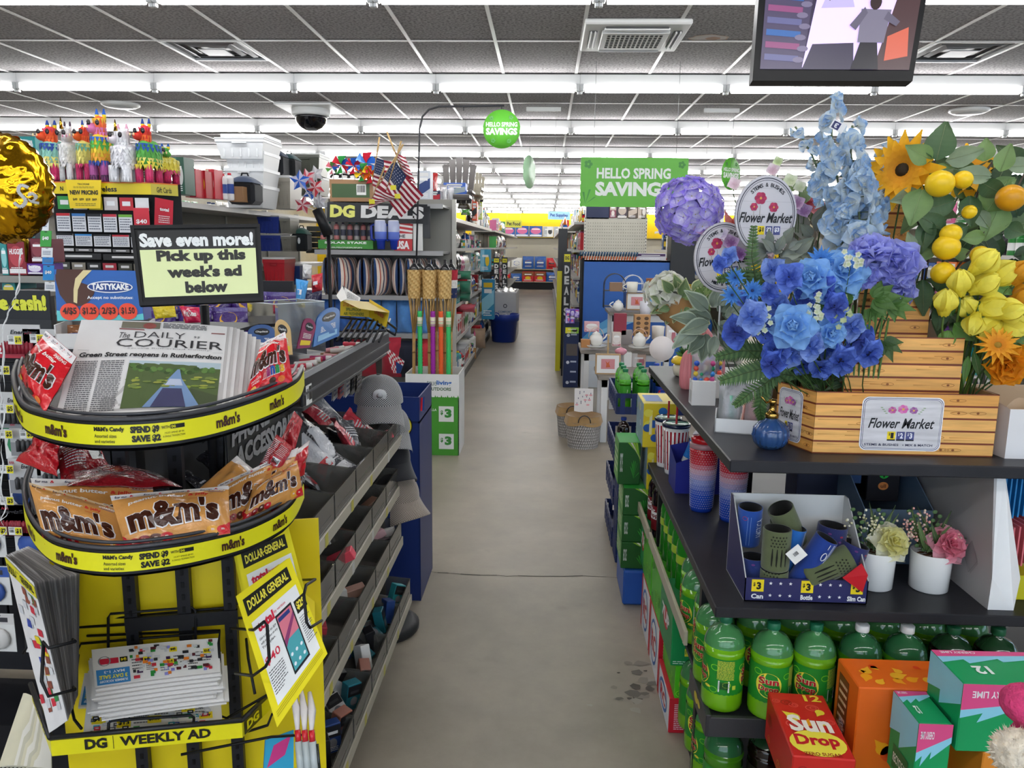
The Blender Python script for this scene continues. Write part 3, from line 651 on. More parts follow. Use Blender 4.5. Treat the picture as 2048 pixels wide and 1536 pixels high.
        m.dring(F,w*.1,h*.4,w*.25,h*.25,w*.04,'2458a8',.0019);m.drect(F,-w*.32,h*.3,-w*.24,h*.85,'f4f0b0',.0015);m.drect(T,-w*.4,d*.2,w*.1,d*.8,'2458a8',.0008);swirl(m,Lf,d,h,['2458a8','f0f4f4','e8d02a'],6,8)
    elif kind=='lime':
        body('1f5a22',**{'z+':'2f9a3a','x-':'5aa84a'});R=random.Random(11)
        for i in range(4):m.dpoly(F,[(-w*.1+i*w*.12,h),(w*.0+i*w*.12,h),(w*.5,h*.62-i*h*.04),(w*.5,h*.68-i*h*.04)],R.choice(['d8d8a8','9ac83a','e8e8d0']),.0008+i*.0001)
        for i in range(7):a=-.6+i*.35;m.dpoly(F,[(w*.22,h*.15),(w*.22+w*.25*cos(a+.9),h*.15+h*.45*sin(a+.9)),(w*.27+w*.2*cos(a+1.0),h*.15+h*.4*sin(a+1.0))],'3fb03a',.0014+i*.0001)
        m.dtext(F,'RECYCLE',-w*.42,h*.3,-w*.3,h*.75,'e8f0e8',.02,h=.0015);m.lines(Lf,-d*.4,h*.2,d*.3,h*.8,4,'d8e8c0',.5,3)
    o=m.build(name,'card',None,(0,0,0));o.location=loc;o.rotation_euler=(0,0,rot);tag(o,label,'carton',grp);return o
# pile in front of the table
pack('cherry',.14,.265,.13,'red cherry soda carton with a looping swirl print on top of the pile',(.663,1.775,.37),-.06)
pack('sundrop',.2,.14,.13,'green soda carton with yellow text, under the red one, left of the pair',(.69,1.70,.24),.02)
pack('sundrop',.2,.14,.13,'green soda carton with yellow text, right of the pair at the bottom edge',(.893,1.70,.24),.02)
pack('red',.2,.14,.24,'red cola carton low in the pile, left',(.69,1.70,0));pack('red',.2,.14,.24,'red cola carton low in the pile, right',(.893,1.70,0))
pack('orange',.27,.14,.25,'tall orange soda carton with leaf drops, behind the red one',(.91,1.845,.35));pack('orange',.27,.14,.35,'orange soda carton under the tall orange one',(.91,1.845,0))
pack('sprite',.27,.145,.165,'big green cherry lime carton with pink corner, top of the pile',(1.068,1.70,.54),.01)
pack('vanilla',.27,.15,.17,'amber orange vanilla carton below the big green one',(1.13,1.70,.37));pack('vanilla',.27,.15,.37,'amber orange vanilla carton at the bottom of the pile',(1.13,1.70,0))
pack('7up',.12,.265,.2,'green twelve pack with a large white 12, by the table post',(.505,2.6,.25))
pack('sundrop',.1,.265,.12,'lime green carton between the red carton and the green twelve pack',(.513,2.6,.13))
pack('red',.115,.265,.13,'red cola carton on the floor by the table post',(.506,2.6,0))
for i,(k,y,z,lab)in enumerate((('sundrop',2.88,.24,'nearest upper'),('red',2.88,0,'nearest lower'),('sundrop',3.15,.24,'second upper'),('red',3.15,0,'second lower'),('7up',3.32,.24,'far upper'))):
    if k=='red':pack('red',.11,.25,.235,f'red and white cola carton along the aisle, {lab}',(.505,y,z),0)
    elif k=='sundrop':pack('sundrop',.11,.25,.19,f'lime green soda carton along the aisle, {lab}',(.505,y,z),0)
    else:pack('7up',.105,.16,.22,'green carton with red dot at the far end of the aisle row',(.505,y,z+.0))
# dark green lime twelve packs and yellow lemon cartons beyond
for i,z in enumerate((.17,.3,.43)):pack('lime',.13,.27,.127,f'dark green lime soda carton, {["bottom", "middle", "top"][i]} of the stack of three',(.44,3.6,z),-.02)
lbox('bottle_crate','bright blue plastic base under the lime soda stack','crate',.385,.505,3.44,3.76,0,.168,'2458b0',b=.008)
pack('lime',.1,.2,.2,'small dark green carton on top of the lime stack, toward the crates',(.40,3.62,.558))
pack('lemon',.115,.26,.2,'blue carton with lemon print, lower of the two',(.53,3.58,.558));pack('lemon',.15,.26,.2,'yellow and blue lemon carton topmost on the stack',(.52,3.56,.76))
# fluffy white pompom of a pink plush, lower right corner
c=P(2055,1484,1.25);r=thing('plush_toy','pink plush hat with a fluffy cream pompom at the lower right corner','toy',(c.x,c.y,c.z-.09));m=MB();R=random.Random(2)
def fz(u,v):a=u*2*pi;t=-pi/2+v*pi;rr=.042*(1+.1*noise.noise(V(cos(a)*3,sin(a)*3,t*3)));return V(c.x+rr*cos(t)*cos(a),c.y+rr*cos(t)*sin(a),c.z+rr*sin(t))
m.grid(fz,40,24,'efe3cf')
for k in range(420):
    d=V(R.gauss(0,1),R.gauss(0,1),R.gauss(0,1)).normalized();e=d.orthogonal().normalized()*.003;p0=c+d*.037;p1=c+d*R.uniform(.046,.052)+e*R.uniform(-2,2);m.add([p0-e,p0+e,p1],[(0,1,2)],R.choice(['efe3cf','e3d3ba','f7efe0']))
m.build('pompom','fluff',r);m=MB();m.ell((c.x+.045,c.y+.06,c.z+.055),(.045,.05,.035),'d8447a',16,10);m.ell((c.x+.07,c.y+.06,c.z-.03),(.05,.05,.06),'d8447a',16,10);m.build('hat_body','fluff',r)
pack('sprite',.075,.13,.19,'narrow cherry lime carton standing left of the big green one',(.89,1.70,.41))
# ================= goods on the middle shelf =================
# open display box of drink sleeves
kb=thing('sleeve_display_box','open navy cardboard box of drink sleeves with a starred front panel on the middle shelf','box',(.7,2.09,MZ))
m=MB();z0=MZ+.001;X0,X1,Y0,Y1=.545,.868,1.992,2.2
m.bx(X0,X1,Y0,Y0+.003,z0,z0+.066,'2a2a5c');m.bx(X0,X1,Y0,Y1,z0,z0+.003,'d8d8d6');m.bx(X0,X1,Y1-.003,Y1,z0,z0+.235,'dcdcda',cols={'y+':'2a2a5c'})
for x in(X0,X1-.003):
    m.add([(x,Y0,z0),(x,Y1,z0),(x,Y1,z0+.235),(x,Y1-.03,z0+.235),(x,Y0,z0+.066),(x+.003,Y0,z0),(x+.003,Y1,z0),(x+.003,Y1,z0+.235),(x+.003,Y1-.03,z0+.235),(x+.003,Y0,z0+.066)],
          [(0,4,3,2,1),(5,6,7,8,9),(0,5,9,4),(4,9,8,3),(3,8,7,2),(2,7,6,1),(1,6,5,0)],['2a2a5c' if x==X0 else 'd0d0ce','d0d0ce' if x==X0 else '2a2a5c']+['c8c8c6']*5)
S=frame((X0,Y0,z0),(1,0,0),(0,0,1))
for i,t in enumerate(('Can','Bottle','Slim Can')):
    u=.012+i*.13;m.drect(S,u+.006,.028,u+.038,.062,'f2d81e');m.dtext(S,'$',u+.01,.042,u+.016,.054,'111111',.03);m.dtext(S,'3',u+.019,.034,u+.031,.055,'111111',.05);m.dtext(S,t,u+.006-(.008 if i==2 else 0),.008,u+(.038 if i<2 else .046),.022,'f2f2f2',.04)
    for k in range(3):
        for v in(.018,.052):
            cu=u+.056+k*.026
            if cu<.31:m.dpoly(S,[(cu+(.0052 if q%2==0 else .0022)*sin(q*pi/5),v+(.0052 if q%2==0 else .0022)*cos(q*pi/5))for q in range(10)],'f0f0f0')
m.build('box_tray','card',kb)
def star(m,S,u,v,r,c,h=.0009):m.dpoly(S,[(u+(r if q%2==0 else r*.42)*sin(q*pi/5),v+(r if q%2==0 else r*.42)*cos(q*pi/5))for q in range(10)],c,h)
def sleeve(col,inner,kind,lab,loc,rot,h=.11,r=.034):
    o=thing('drink_sleeve',lab,'drink sleeve',loc,rot,None,world=False)
    m=MB();m.lathe([(r*.8,0),(r*.97,.004),(r,.01),(r,h-.003),(r*.985,h),(r*.93,h),(r*.92,h-.004),(r*.9,.006),(0,.006)],col,28);m.c=[C(inner)if i>=28*5 and i<28*8 else c for i,c in enumerate(m.c)]
    S=lambda u,v,q=0:V((r+q)*sin(u/r),-(r+q)*cos(u/r),v)
    if kind=='flag':
        for i in range(5):
            for j in range(4):star(m,S,-.02+i*.0085+(j%2)*.004,h*.66+j*.0085,.0036,'15180f')
        for i in range(4):u=-.018+i*.012;m.dpoly(S,[(u,h*.2),(u+.003,h*.16),(u+.0045,h*.4),(u+.003,h*.6),(u+.001,h*.6),(u-.0005,h*.4)],'15180f')
    elif kind=='word':
        m.dtext(S,'AMERICA',-.012,h*.42,.046,h*.62,'c8d4ea',.01,rot=pi/2)
        for u in(-.02,-.012,.03):m.drect(S,u,h*.1,u+.001,h*.85,'7fa0d8')
        m.dring(S,-.028,h*.8,.007,.006,.001,'c03040')
    elif kind=='zip':
        m.dpoly(S,[(-.03,h*.05),(.0,h*.1),(.03,h*.3),(.03,h*.0),(-.03,0)],'5fa8e8');m.drect(S,.012,h*.2,.0135,h*.98,'dfe6f0');m.drect(S,.016,h*.2,.0172,h*.98,'dfe6f0')
    elif kind=='red':
        R=random.Random(5)
        for i in range(16):m.dell(S,R.uniform(-.045,.045),R.uniform(.01,h*.9),.005,.003,R.choice(['a03048','28386a','6a3a7a']),.0009,8)
    m.build('sleeve_body','fabric',o);return o
OL='5b6444'
sleeve('1e4a9c','101014','word','royal blue sleeve lettered AMERICA leaning at the back left of the display box',(.588,2.155,MZ+.1),(.12,-.03,.2),.115)
sleeve('20306a','101014','red','navy sleeve with red specks low at the left corner of the display box',(.585,2.07,MZ+.006),(0,0,.3),.09)
sleeve(OL,'0e0f0c','flag','olive sleeve standing upright on another, flag cut through its side',(.632,2.03,MZ+.078),(.0,0,-.1),.115,.037)
sleeve(OL,'0e0f0c','flag','lower olive sleeve carrying the upright one, at the box front',(.632,2.032,MZ+.004),(0,0,-.45),.073,.037)
sleeve(OL,'0e0f0c','plain','tall olive sleeve tipped left at the back of the box',(.715,2.13,MZ+.115),(.1,-.5,.2),.125,.036)
sleeve(OL,'0e0f0c','plain','olive sleeve half hidden behind the upright one',(.70,2.16,MZ+.06),(.1,-.2,.2),.12,.034)
o=sleeve('1a3a8a','101014','zip','blue zip sleeve with a white hang tag leaning right in the box middle',(.69,2.04,MZ+.02),(.15,.42,.1),.17,.031)
m=MB();S=frame(P(1601,1095,1.985),(.027,0,.0),(-.0,0,.027));M=RT(P(1601,1095,1.985),0,0,-.75);m.box((0,0,0),(.042,.001,.04),'f4f4f0',M);S=lambda u,v,q=0:M@V(u,-.0006-q,v);m.bars(S,-.008,-.006,.008,.01);m.build('hang_tag','paper',None).parent=None
bpy.data.objects.remove(bpy.data.objects['hang_tag'])
m=MB();Mi=Matrix.Translation(o.location)@o.rotation_euler.to_matrix().to_4x4();M2=Mi.inverted()@M;m.box((0,0,0),(.042,.001,.04),'f4f4f0',M2);S=lambda u,v,q=0:M2@V(u,-.0006-q,v);m.bars(S,-.008,-.006,.008,.01);m.build('hang_tag','paper',o)
m=MB();c=V(.0,-.036,.14);m.tube([c+V(.006*cos(a),0,-.012+.012*sin(a))for a in[i*.6 for i in range(11)]],.0012,'e8ecf4',5,True);m.tube([(0,-.034,.15),(0,-.034,.165)],.001,'e8ecf4',5);m.build('zip_pull','plastic',o)
sleeve('2268b8','101014','zip','bright blue patterned sleeve behind the tagged one',(.675,2.09,MZ+.05),(.1,.15,.3),.13,.03)
sleeve('222a5e','0c0c10','red','dark navy sleeve lying open end up at the back right',(.80,2.12,MZ+.06),(.0,.1,0),.115,.04)
sleeve('2a2f66','0c0c10','red','dark navy sleeve with red specks at the right side of the box',(.835,2.085,MZ+.05),(.1,.3,.3),.09,.038)
sleeve(OL,'0e0f0c','flag','olive sleeve lying on its side along the box front, open end right',(.712,2.025,MZ+.06),(0,1.1,.0),.13,.037)
m=MB();a,b,c,d=P(1694,1140,1.985),P(1732,1110,1.97),P(1745,1133,1.965),P(1735,1168,1.975)
n_=V(0,-.002,0)
m.add([a,b,c,d],[(0,1,2),(0,2,3)],'c41c2a');m.add([a+V(0,.002,0),b+V(0,.002,0),c+V(0,.002,0),d+V(0,.002,0)],[(2,1,0),(3,2,0)],'a01420');tag(m.build('red_gift_tag','card'),'creased red card flap hanging over the right end of the sleeve box','tag')
# studded tumblers
def tumbler():
    o=root('studded_tumbler');r,h=.05,.25;m=MB()
    prof=[(r*.78,0),(r*.8,.01)];g=[(0,'1c3fa8'),(.3,'2c52b8'),(.5,'8f9ad0'),(.68,'d0a8b8'),(.8,'c83a48'),(1,'b41422')]
    def gc(t):
        for(a,ca),(b,cb)in zip(g,g[1:]):
            if t<=b:return mix(ca,cb,(t-a)/(b-a))
    for i in range(1,13):t=i/12;prof.append((r*(.8+.2*t),.01+(h-.03)*t,gc(t)))
    m.lathe(prof,'1c3fa8',28);m.build('cup','gloss',o)
    m=MB()
    for j in range(26):
        t=(j+.5)/26;z=.012+(h-.034)*t;rr=r*(.8+.2*t)
        for i in range(32):a=2*pi*(i+(j%2)*.5)/32;d=V(cos(a),sin(a),0);c=d*rr+V(0,0,z);s=.0026;e=V(-sin(a),cos(a),0);m.add([c+e*s,c+V(0,0,s),c-e*s,c-V(0,0,s),c+d*.0022],[(0,1,4),(1,2,4),(2,3,4),(3,0,4)],mix(gc(t),'ffffff',.25))
    q=m.build('studs','gloss',o);q['kind']='stuff'
    m=MB();m.lathe([(r*1.0,h-.02),(r*1.03,h-.018),(r*1.03,h-.004),(r*.95,h)],'d8a8b0',28);m.build('rim','frost',o)
    m=MB();m.lathe([(r*.93,h-.004),(r*.95,h+.012),(r*.9,h+.02),(r*.3,h+.022)],'b8141e',28);m.build('lid','gloss',o);return o
place('tumb',tumbler,(.575,2.74,MZ),0,'studded tumbler shading from red to blue, the farther left of two','tumbler');place('tumb',tumbler,(.66,2.64,MZ),0,'studded tumbler shading from red to blue, the nearer right of two','tumbler')
# striped straw tumblers
def strawcup():
    o=root('straw_tumbler');r,h=.056,.2;m=MB();m.lathe([(r*.7,0),(r*.72,.006),(r*.98,h)],'ece8e8',32)
    S=lambda u,v,q=0:V((r*(.72+.26*v/h)+q)*sin(u),-(r*(.72+.26*v/h)+q)*cos(u),v)
    for i in range(20):a=i*2*pi/20;m.dpoly(S,[(a,.02),(a+.14,.02),(a+.14,h*.93),(a,h*.93)],'a8202c')
    for i in range(16):
        for j in range(3):a=i*2*pi/16+.25*j;v=.04+.05*j;m.dpoly(S,[(a,v),(a+.03,v+.004),(a,v+.012),(a-.03,v+.004)],'20284a',.0012)
    m.build('cup','gloss',o)
    m=MB();m.lathe([(r*1.02,h),(r*1.05,h+.003),(r*1.05,h+.012),(r*.98,h+.016),(r*.9,h+.013),(0,h+.012)],'1c2440',32);m.c=[C('a8d8c8')if i>=32*4 else c for i,c in enumerate(m.c)];m.build('lid','gloss',o)
    m=MB();m.tube([(0,0,.05),(0,0,h+.085)],.0045,'b01c28',8);m.build('straw','plastic',o);return o
place('straw',strawcup,(.552,3.2,MZ),0,'striped tumbler with a red straw standing nearest the aisle','tumbler');place('straw',None,(.535,3.31,MZ),.5,'striped tumbler half hidden behind the one with the red straw','tumbler')
# blue box of rolled towels
t=thing('towel_display_box','blue open box holding rolled white packs behind the striped tumbler','box',(.585,3.0,MZ))
m=MB();X0,X1,Y0,Y1=.51,.69,2.92,3.08
m.add([(X0,Y0,MZ),(X1,Y0,MZ),(X1,Y0,MZ+.19),(X0,Y0,MZ+.12),(X0,Y1,MZ),(X1,Y1,MZ),(X1,Y1,MZ+.19),(X0,Y1,MZ+.15)],[(0,1,2,3),(5,4,7,6),(4,0,3,7),(1,5,6,2),(0,4,5,1)],['232a8c','232a8c','232a8c','232a8c','c8c8c8']);m.build('box_shell','card',t)
m=MB();M=RT((.57,3.0,MZ+.09),0,0,.35);m.lathe([(.02,0),(.032,.01),(.032,.13),(.02,.15),(.012,.165)],'e4e6ea',18,M);m.lathe([(.033,.03),(.033,.1)],'1d6ab8',18,M,False);S=lambda u,v,q=0:M@V((.0335+q)*sin(u/.033),-(.0335+q)*cos(u/.033),v);m.drect(S,-.01,.07,.02,.1,'e8d21a',.001,3);m.dtext(S,'$5',-.006,.074,.016,.096,'111111',.04,h=.0022)
tag(m.build('rolled_towel','film'),'white rolled towel with a blue band and yellow price in the blue box','towel')
m=MB();M=RT((.64,3.03,MZ+.1),0,0,.7);m.lathe([(.02,0),(.03,.01),(.03,.13),(.02,.15)],'b4b8bc',18,M);tag(m.build('rolled_towel','film'),'grey rolled towel in clear wrap leaning right in the blue box','towel')
# dark carton, slanted blue box, boxed bulb speaker
m=MB();m.bx(.83,.99,2.5,2.62,MZ,MZ+.33,'232840',b=.003);tag(m.build('dark_carton','card'),'tall dark navy carton behind the sleeve box','box')
t=thing('slanted_display_box','slate blue open box with a slanted side behind the white flower pots','box',(1.05,2.35,MZ))
m=MB();x=.985
prof=[(2.28,MZ),(2.72,MZ),(2.72,MZ+.345),(2.6,MZ+.34),(2.28,MZ+.17)]
for xx in(.96,1.16):m.add([(xx,a,b)for a,b in prof]+[(xx+.003,a,b)for a,b in prof],[(4,3,2,1,0),(5,6,7,8,9)]+[(i,(i+1)%5,(i+1)%5+5,i+5)for i in range(5)],'6f86a0')
m.bx(.963,1.16,2.28,2.283,MZ,MZ+.17,'6f86a0');m.bx(.963,1.16,2.28,2.72,MZ,MZ+.003,'6f86a0');m.bx(.963,1.16,2.717,2.72,MZ,MZ+.345,'4f6378');m.build('box_shell','card',t)
m=MB();m.bx(1.02,1.12,2.42,2.56,MZ+.15,MZ+.33,'16141c',b=.002);S=frame((1.02,2.42,MZ+.15),(1,0,0),(0,0,1));m.dtext(S,'SENTRY',.028,.128,.09,.14,'c8c8d0',.02);m.dring(S,.018,.134,.008,.008,.003,'c8c8d0');m.dell(S,.05,.09,.016,.016,'2ac84a');m.dell(S,.05,.092,.007,.008,'0c4018',.001);m.drect(S,.047,.078,.053,.086,'0c4018',.001);m.dell(S,.05,.05,.016,.013,'e8904a');m.dtext(S,'ull',.042,.044,.058,.056,'6a3010',.02,h=.0014)
tag(m.build('speaker_carton','card'),'black SENTRY carton with a green bulb icon in the slate box','box')
m=MB();m.bx(.967,1.01,2.44,2.6,MZ+.2,MZ+.32,'2a4a78',b=.002);m.bx(.967,1.01,2.438,2.44,MZ+.26,MZ+.3,'d8c41a');tag(m.build('small_carton','card'),'small blue carton with a yellow sticker beside the SENTRY carton','box')
# white divider box with folders
t=thing('folder_display_box','white cardboard box side standing at the right end of the middle shelf','box',(1.2,2.3,MZ))
m=MB();prof=[(1.99,MZ),(2.75,MZ),(2.75,MZ+.365),(2.03,MZ+.365),(1.985,MZ+.09)]
m.add([(1.178,a,b)for a,b in prof]+[(1.186,a,b)for a,b in prof],[(4,3,2,1,0),(5,6,7,8,9)]+[(i,(i+1)%5,(i+1)%5+5,i+5)for i in range(5)],'b9b5b4');m.add([(1.178,1.985,MZ),(1.245,1.985,MZ),(1.25,1.982,MZ+.09),(1.205,2.03,MZ+.365),(1.186,2.03,MZ+.365),(1.178,1.982,MZ+.09)],[(0,1,2,3,4,5)],'f2f2f2')
S=frame((1.1778,2.75,MZ),(0,-1,0),(0,0,1));m.dpoly(S,[(.62,.1),(.67,.06),(.7,.1),(.66,.15)],'a8a4a3',.001);m.dring(S,.66,.105,.036,.046,.002,'8f8b8a',.0012,4);m.build('box_side','card',t)
for i in range(7):
    m=MB();x=1.225+i*.02;m.bx(x,x+.004,2.1+i*.01,2.42,MZ+.2,MZ+.352,'2a8ac8');o=m.build('folder','card');tag(o,f'blue pocket folder in the white box, {ORD[i]} from the left','folder','blue folders')
for i in range(7):
    m=MB();x=1.235+i*.02;m.bx(x,x+.004,2.06+i*.008,2.42,MZ+.08,MZ+.195,'d8707a');o=m.build('folder','card');tag(o,f'salmon pink pocket folder below the blue ones, {ORD[i]} from the left','folder','pink folders')
m=MB();m.bx(1.235,1.4,2.05,2.3,MZ,MZ+.07,'c8c020',b=.002);tag(m.build('yellow_pad','card'),'yellow pad stack below the pink folders','pad')
# ================= goods on the top shelf =================
# flower market box
FB=thing('flower_display_box','cardboard flower stand printed like pale planks with a Flower Market sign','display stand',(.94,2.2,TZ))
def plankface(m,S,w,h,n,seed=0,off=0):
    R=random.Random(seed);dv=h/n;m.drect(S,0,0,w,h,'7a3c1e',.0004)
    for i in range(n):
        m.drect(S,0,dv*i+dv*.1,w,dv*(i+1)-dv*.05,mix('eeb668','dc9c4c',R.random()),.0007);m.drect(S,0,dv*(i+1)-dv*.05,w,dv*(i+1)+dv*.03,'7e3620',.0008)
        for k in range(2):u=w*R.uniform(.1,.9);v=dv*(i+.5);m.dring(S,u,v,w*.03+.008,dv*.14,.0014,'a86a2c',.001,12);m.dell(S,u,v,.004,.003,'8a5020',.0011,8)
        for k in range(5):u=w*R.uniform(0,.8);v=dv*(i+R.uniform(.25,.85));m.dpoly(S,[(u,v),(u+w*.2,v+.0008),(u,v+.0016)],'b8782e',.0009)
def slabp(name,pts4,w,h,n,seed,art=None):
    """board: origin, ux, uz"""
    m=MB();S=frame(*pts4);q=[S(0,0),S(w,0),S(w,h),S(0,h)];b=[S(0,0,-.004),S(w,0,-.004),S(w,h,-.004),S(0,h,-.004)]
    m.add(q+b,[(0,1,2,3),(7,6,5,4),(0,4,5,1),(1,5,6,2),(2,6,7,3),(3,7,4,0)],'b98a5a');plankface(m,S,w,h,n,seed)
    if art:art(m,S)
    return m.build(name,'printwood',FB)
UX,UZ=V(1,0,0),V(0,0,1);Y0=2.042
def fm(m,S,w,h,small=False):
    pass
def plate(m,S,u0,v0,u1,v1,squeeze=1):
    w,h=u1-u0,v1-v0;cu=(u0+u1)/2;r=h*.12
    def rr(g,c,q):
        a0,b0,a1,b1=u0+g,v0+g,u1-g,v1-g;rad=max(r-g*.5,.002);pts=[]
        for cx,cy,s in((a1-rad,b0+rad,-90),(a1-rad,b1-rad,0),(a0+rad,b1-rad,90),(a0+rad,b0+rad,180)):
            for k in range(6):t=radians(s+k*18);pts.append((cx+rad*cos(t),cy+rad*sin(t)))
        m.dpoly(S,pts,c,q)
    rr(0,'f4f2f4',.002);rr(h*.02,'3c3f6a',.0023);rr(h*.03,'e8e6e8',.0026);rr(h*.045,'3c3f6a',.0029);rr(h*.052,'d9d6d9',.0032)
    q=.0036
    for k,(fu,c1)in enumerate(((-.13,'c05a9a'),(0,'d86ab0'),(.13,'9a5a9a'))):
        fx=cu+fu*w;fy=v0+h*(.76+.02*(k==1));fr=h*(.1 if k==1 else .08)
        for p in range(7):a=p*2*pi/7;m.dell(S,fx+fr*.55*cos(a),fy+fr*.5*sin(a),fr*.42,fr*.34,mix(c1,'ffffff',.12*(p%2)),q+.0001*p,10)
        m.dell(S,fx,fy,fr*.24,fr*.22,'e8b45a',q+.001,10)
    for sg in(-1,1):
        for k in range(4):m.dell(S,cu+sg*w*(.2+.02*k),v0+h*(.7+.035*k),w*.018,h*.01,'9ab08a',q,8)
    m.dtext(S,'Flower Market',u0+w*.09,v0+h*.42,u1-w*.1,v0+h*.61,'18181c',.018,.35,q)
    for i,(t,c,tc)in enumerate((('1','f2d81e','18181c'),('2','4a4f86','f0f0f6'),('3','4a4f86','f0f0f6'))):
        a=cu-w*.165+i*w*.115;m.drect(S,a,v0+h*.19,a+w*.1,v0+h*.36,c,q);m.drect(S,a,v0+h*.19,a+w*.1,v0+h*.215,'18181c',q+.0003);m.dtext(S,'$',a+w*.018,v0+h*.28,a+w*.034,v0+h*.34,tc,.03,h=q+.0006);m.dtext(S,t,a+w*.042,v0+h*.235,a+w*.078,v0+h*.34,tc,.04,h=q+.0006)
    m.dtext(S,'STEMS & BUSHES',u0+w*.06,v0+h*.09,cu-w*.015,v0+h*.135,'2c2f50',.02,h=q);m.dell(S,cu+w*.04,v0+h*.11,w*.006,h*.012,'2c2f50',q,8);m.dtext(S,'MIX & MATCH',cu+w*.07,v0+h*.09,u1-w*.1,v0+h*.135,'2c2f50',.02,h=q)
slabp('box_front',(V(.711,Y0,TZ),UX,UZ),.464,.165,5,1,lambda m,S:plate(m,S,.118,.012,.327,.155))
ls=V(.655,2.19,TZ);dv=(V(.711,Y0,TZ)-ls);L_=dv.length
slabp('box_side',(ls,dv.normalized(),UZ),L_,.165,5,2,lambda m,S:plate(m,S,.01,.012,.11,.155))
slabp('box_right_side',(V(1.175,Y0,TZ),V(0,1,0),UZ),.15,.165,5,3)
slabp('step_board',(V(.797,2.09,TZ+.02),UX,UZ),.3,.285,8,4);slabp('step_board',(V(.843,2.16,TZ+.2),UX,UZ),.19,.215,6,5)
slabp('step_board',(V(.90,2.3,TZ+.05),UX,UZ),.12,.62,16,6)
m=MB();m.bx(.66,1.17,2.19,2.4,TZ,TZ+.5,'2c2c30')if False else m.bx(.68,1.17,2.36,2.38,TZ,TZ+.33,'8a6a48');m.build('box_back','card',FB)
# white boxes right of it
t=thing('white_display_box','plain white cardboard box with tan inner flaps right of the flower stand','box',(1.28,2.1,TZ))
m=MB();m.bx(1.2,1.42,2.03,2.036,TZ,TZ+.13,'eceaea');m.add([(1.2,2.03,TZ),(1.2,2.03,TZ+.13),(1.185,2.14,TZ+.155),(1.17,2.3,TZ+.155),(1.17,2.3,TZ)],[(0,1,2,3,4)],'d8d4d6');m.bx(1.17,1.42,2.3,2.304,TZ,TZ+.15,'b99a78');m.build('box_shell','card',t)
m=MB();m.grid(lambda u,v:V(1.205+.2*u,2.06+.05*sin(u*3),TZ+.13+.02*sin(u*6)-.05*v),12,3,'b99a78');m.build('inner_flap','card',t)
# glass atomiser
t=thing('glass_atomizer','ribbed blue glass plant mister with a gold pump at the table corner','mister',(.612,2.085,TZ));M=RT((.612,2.085,TZ));m=MB();n=48
pr=[(.02,.0),(.03,.003),(.043,.018),(.048,.036),(.045,.055),(.034,.07),(.02,.079),(.014,.084)]
vs=[];
for r_,z in pr:
    for i in range(n):a=2*pi*i/n;k=1+.05*cos(a*16)*(r_>.025);vs.append((r_*k*cos(a),r_*k*sin(a),z))
fs=[(j*n+i,j*n+(i+1)%n,(j+1)*n+(i+1)%n,(j+1)*n+i)for j in range(len(pr)-1)for i in range(n)]+[tuple(range(n))[::-1]]
mk('blueglass',.04,clear=.62,coat=.8);m.add(vs,fs,'4a78b8',True,M);m.build('glass_body','blueglass',t)
m=MB();m.lathe([(.015,.083),(.018,.085),(.018,.096),(.013,.1),(.008,.103),(.008,.122),(.011,.124),(.011,.134),(.0,.136)],'b08f4a',20,M);m.tube([(.612,2.085,TZ+.13),(.59,2.07,TZ+.128),(.575,2.06,TZ+.145)],.0028,'b08f4a',8);m.build('pump','chrome',t)
m=MB();m.tube([(.612,2.085,TZ+.08),(.613,2.085,TZ+.01)],.002,'c8d8e8',6);m.build('dip_tube','plastic',t)
# white trays with wrapped sticks
t=thing('lollipop_tray','white cardboard tray of wrapped candy sticks beside the blue mister','tray',(.595,2.3,TZ));m=MB()
a,b=V(.5,2.258,TZ),V(.69,2.215,TZ);ux=(b-a).normalized();uy=V(-ux.y,ux.x,0);M=basis(ux,uy,UZ,a);w=(b-a).length
m.bx(0,w,0,.003,0,.042,'eeeeee',M=M);m.bx(0,.003,0,.12,0,.05,'dcdcdc',M=M);m.bx(w-.003,w,0,.12,0,.042,'dcdcdc',M=M);m.bx(0,w,.117,.12,0,.05,'dcdcdc',M=M);m.bx(0,w,0,.12,0,.003,'d0d0d0',M=M)
S=lambda u,v,q=0:M@V(-q,.12-u,v);m.drect(S,.03,.01,.05,.04,'555555');m.lines(S,.06,.008,.1,.042,5,'777777',h=.0009);m.build('tray','card',t)
for k,(du,c)in enumerate(((.045,'e8604a'),(.12,'f0d8e0'))):
    o=thing('candy_stick_bag',f'clear cellophane bag of striped candy sticks, {"coral striped, left" if k == 0 else "coral and mint, right"} in the white tray','candy',M@V(du,.05,.004));m=MB();R=random.Random(k)
    for i in range(7):p=M@V(du+R.uniform(-.03,.03),.05+R.uniform(-.02,.02),.006);m.tube([p,p+V(R.uniform(-.012,.012),0,.1)],.005,R.choice(['e8604a','f2b0a0','f4e0d8','d8483a','8ac8b0']),6)
    m.build('candy_sticks','gloss',o);m=MB();F=bagS(.08,.14,.05,k,.006);Bk=bagS(.08,.14,.05,k,.006,1);T=Matrix.Translation(M@V(du,.05,.003));m.grid(lambda u,v:F(u,v),8,8,'f4f4f8',M=T);m.grid(lambda u,v:Bk(1-u,v),8,8,'f4f4f8',M=T);m.build('cellophane','bag',o)
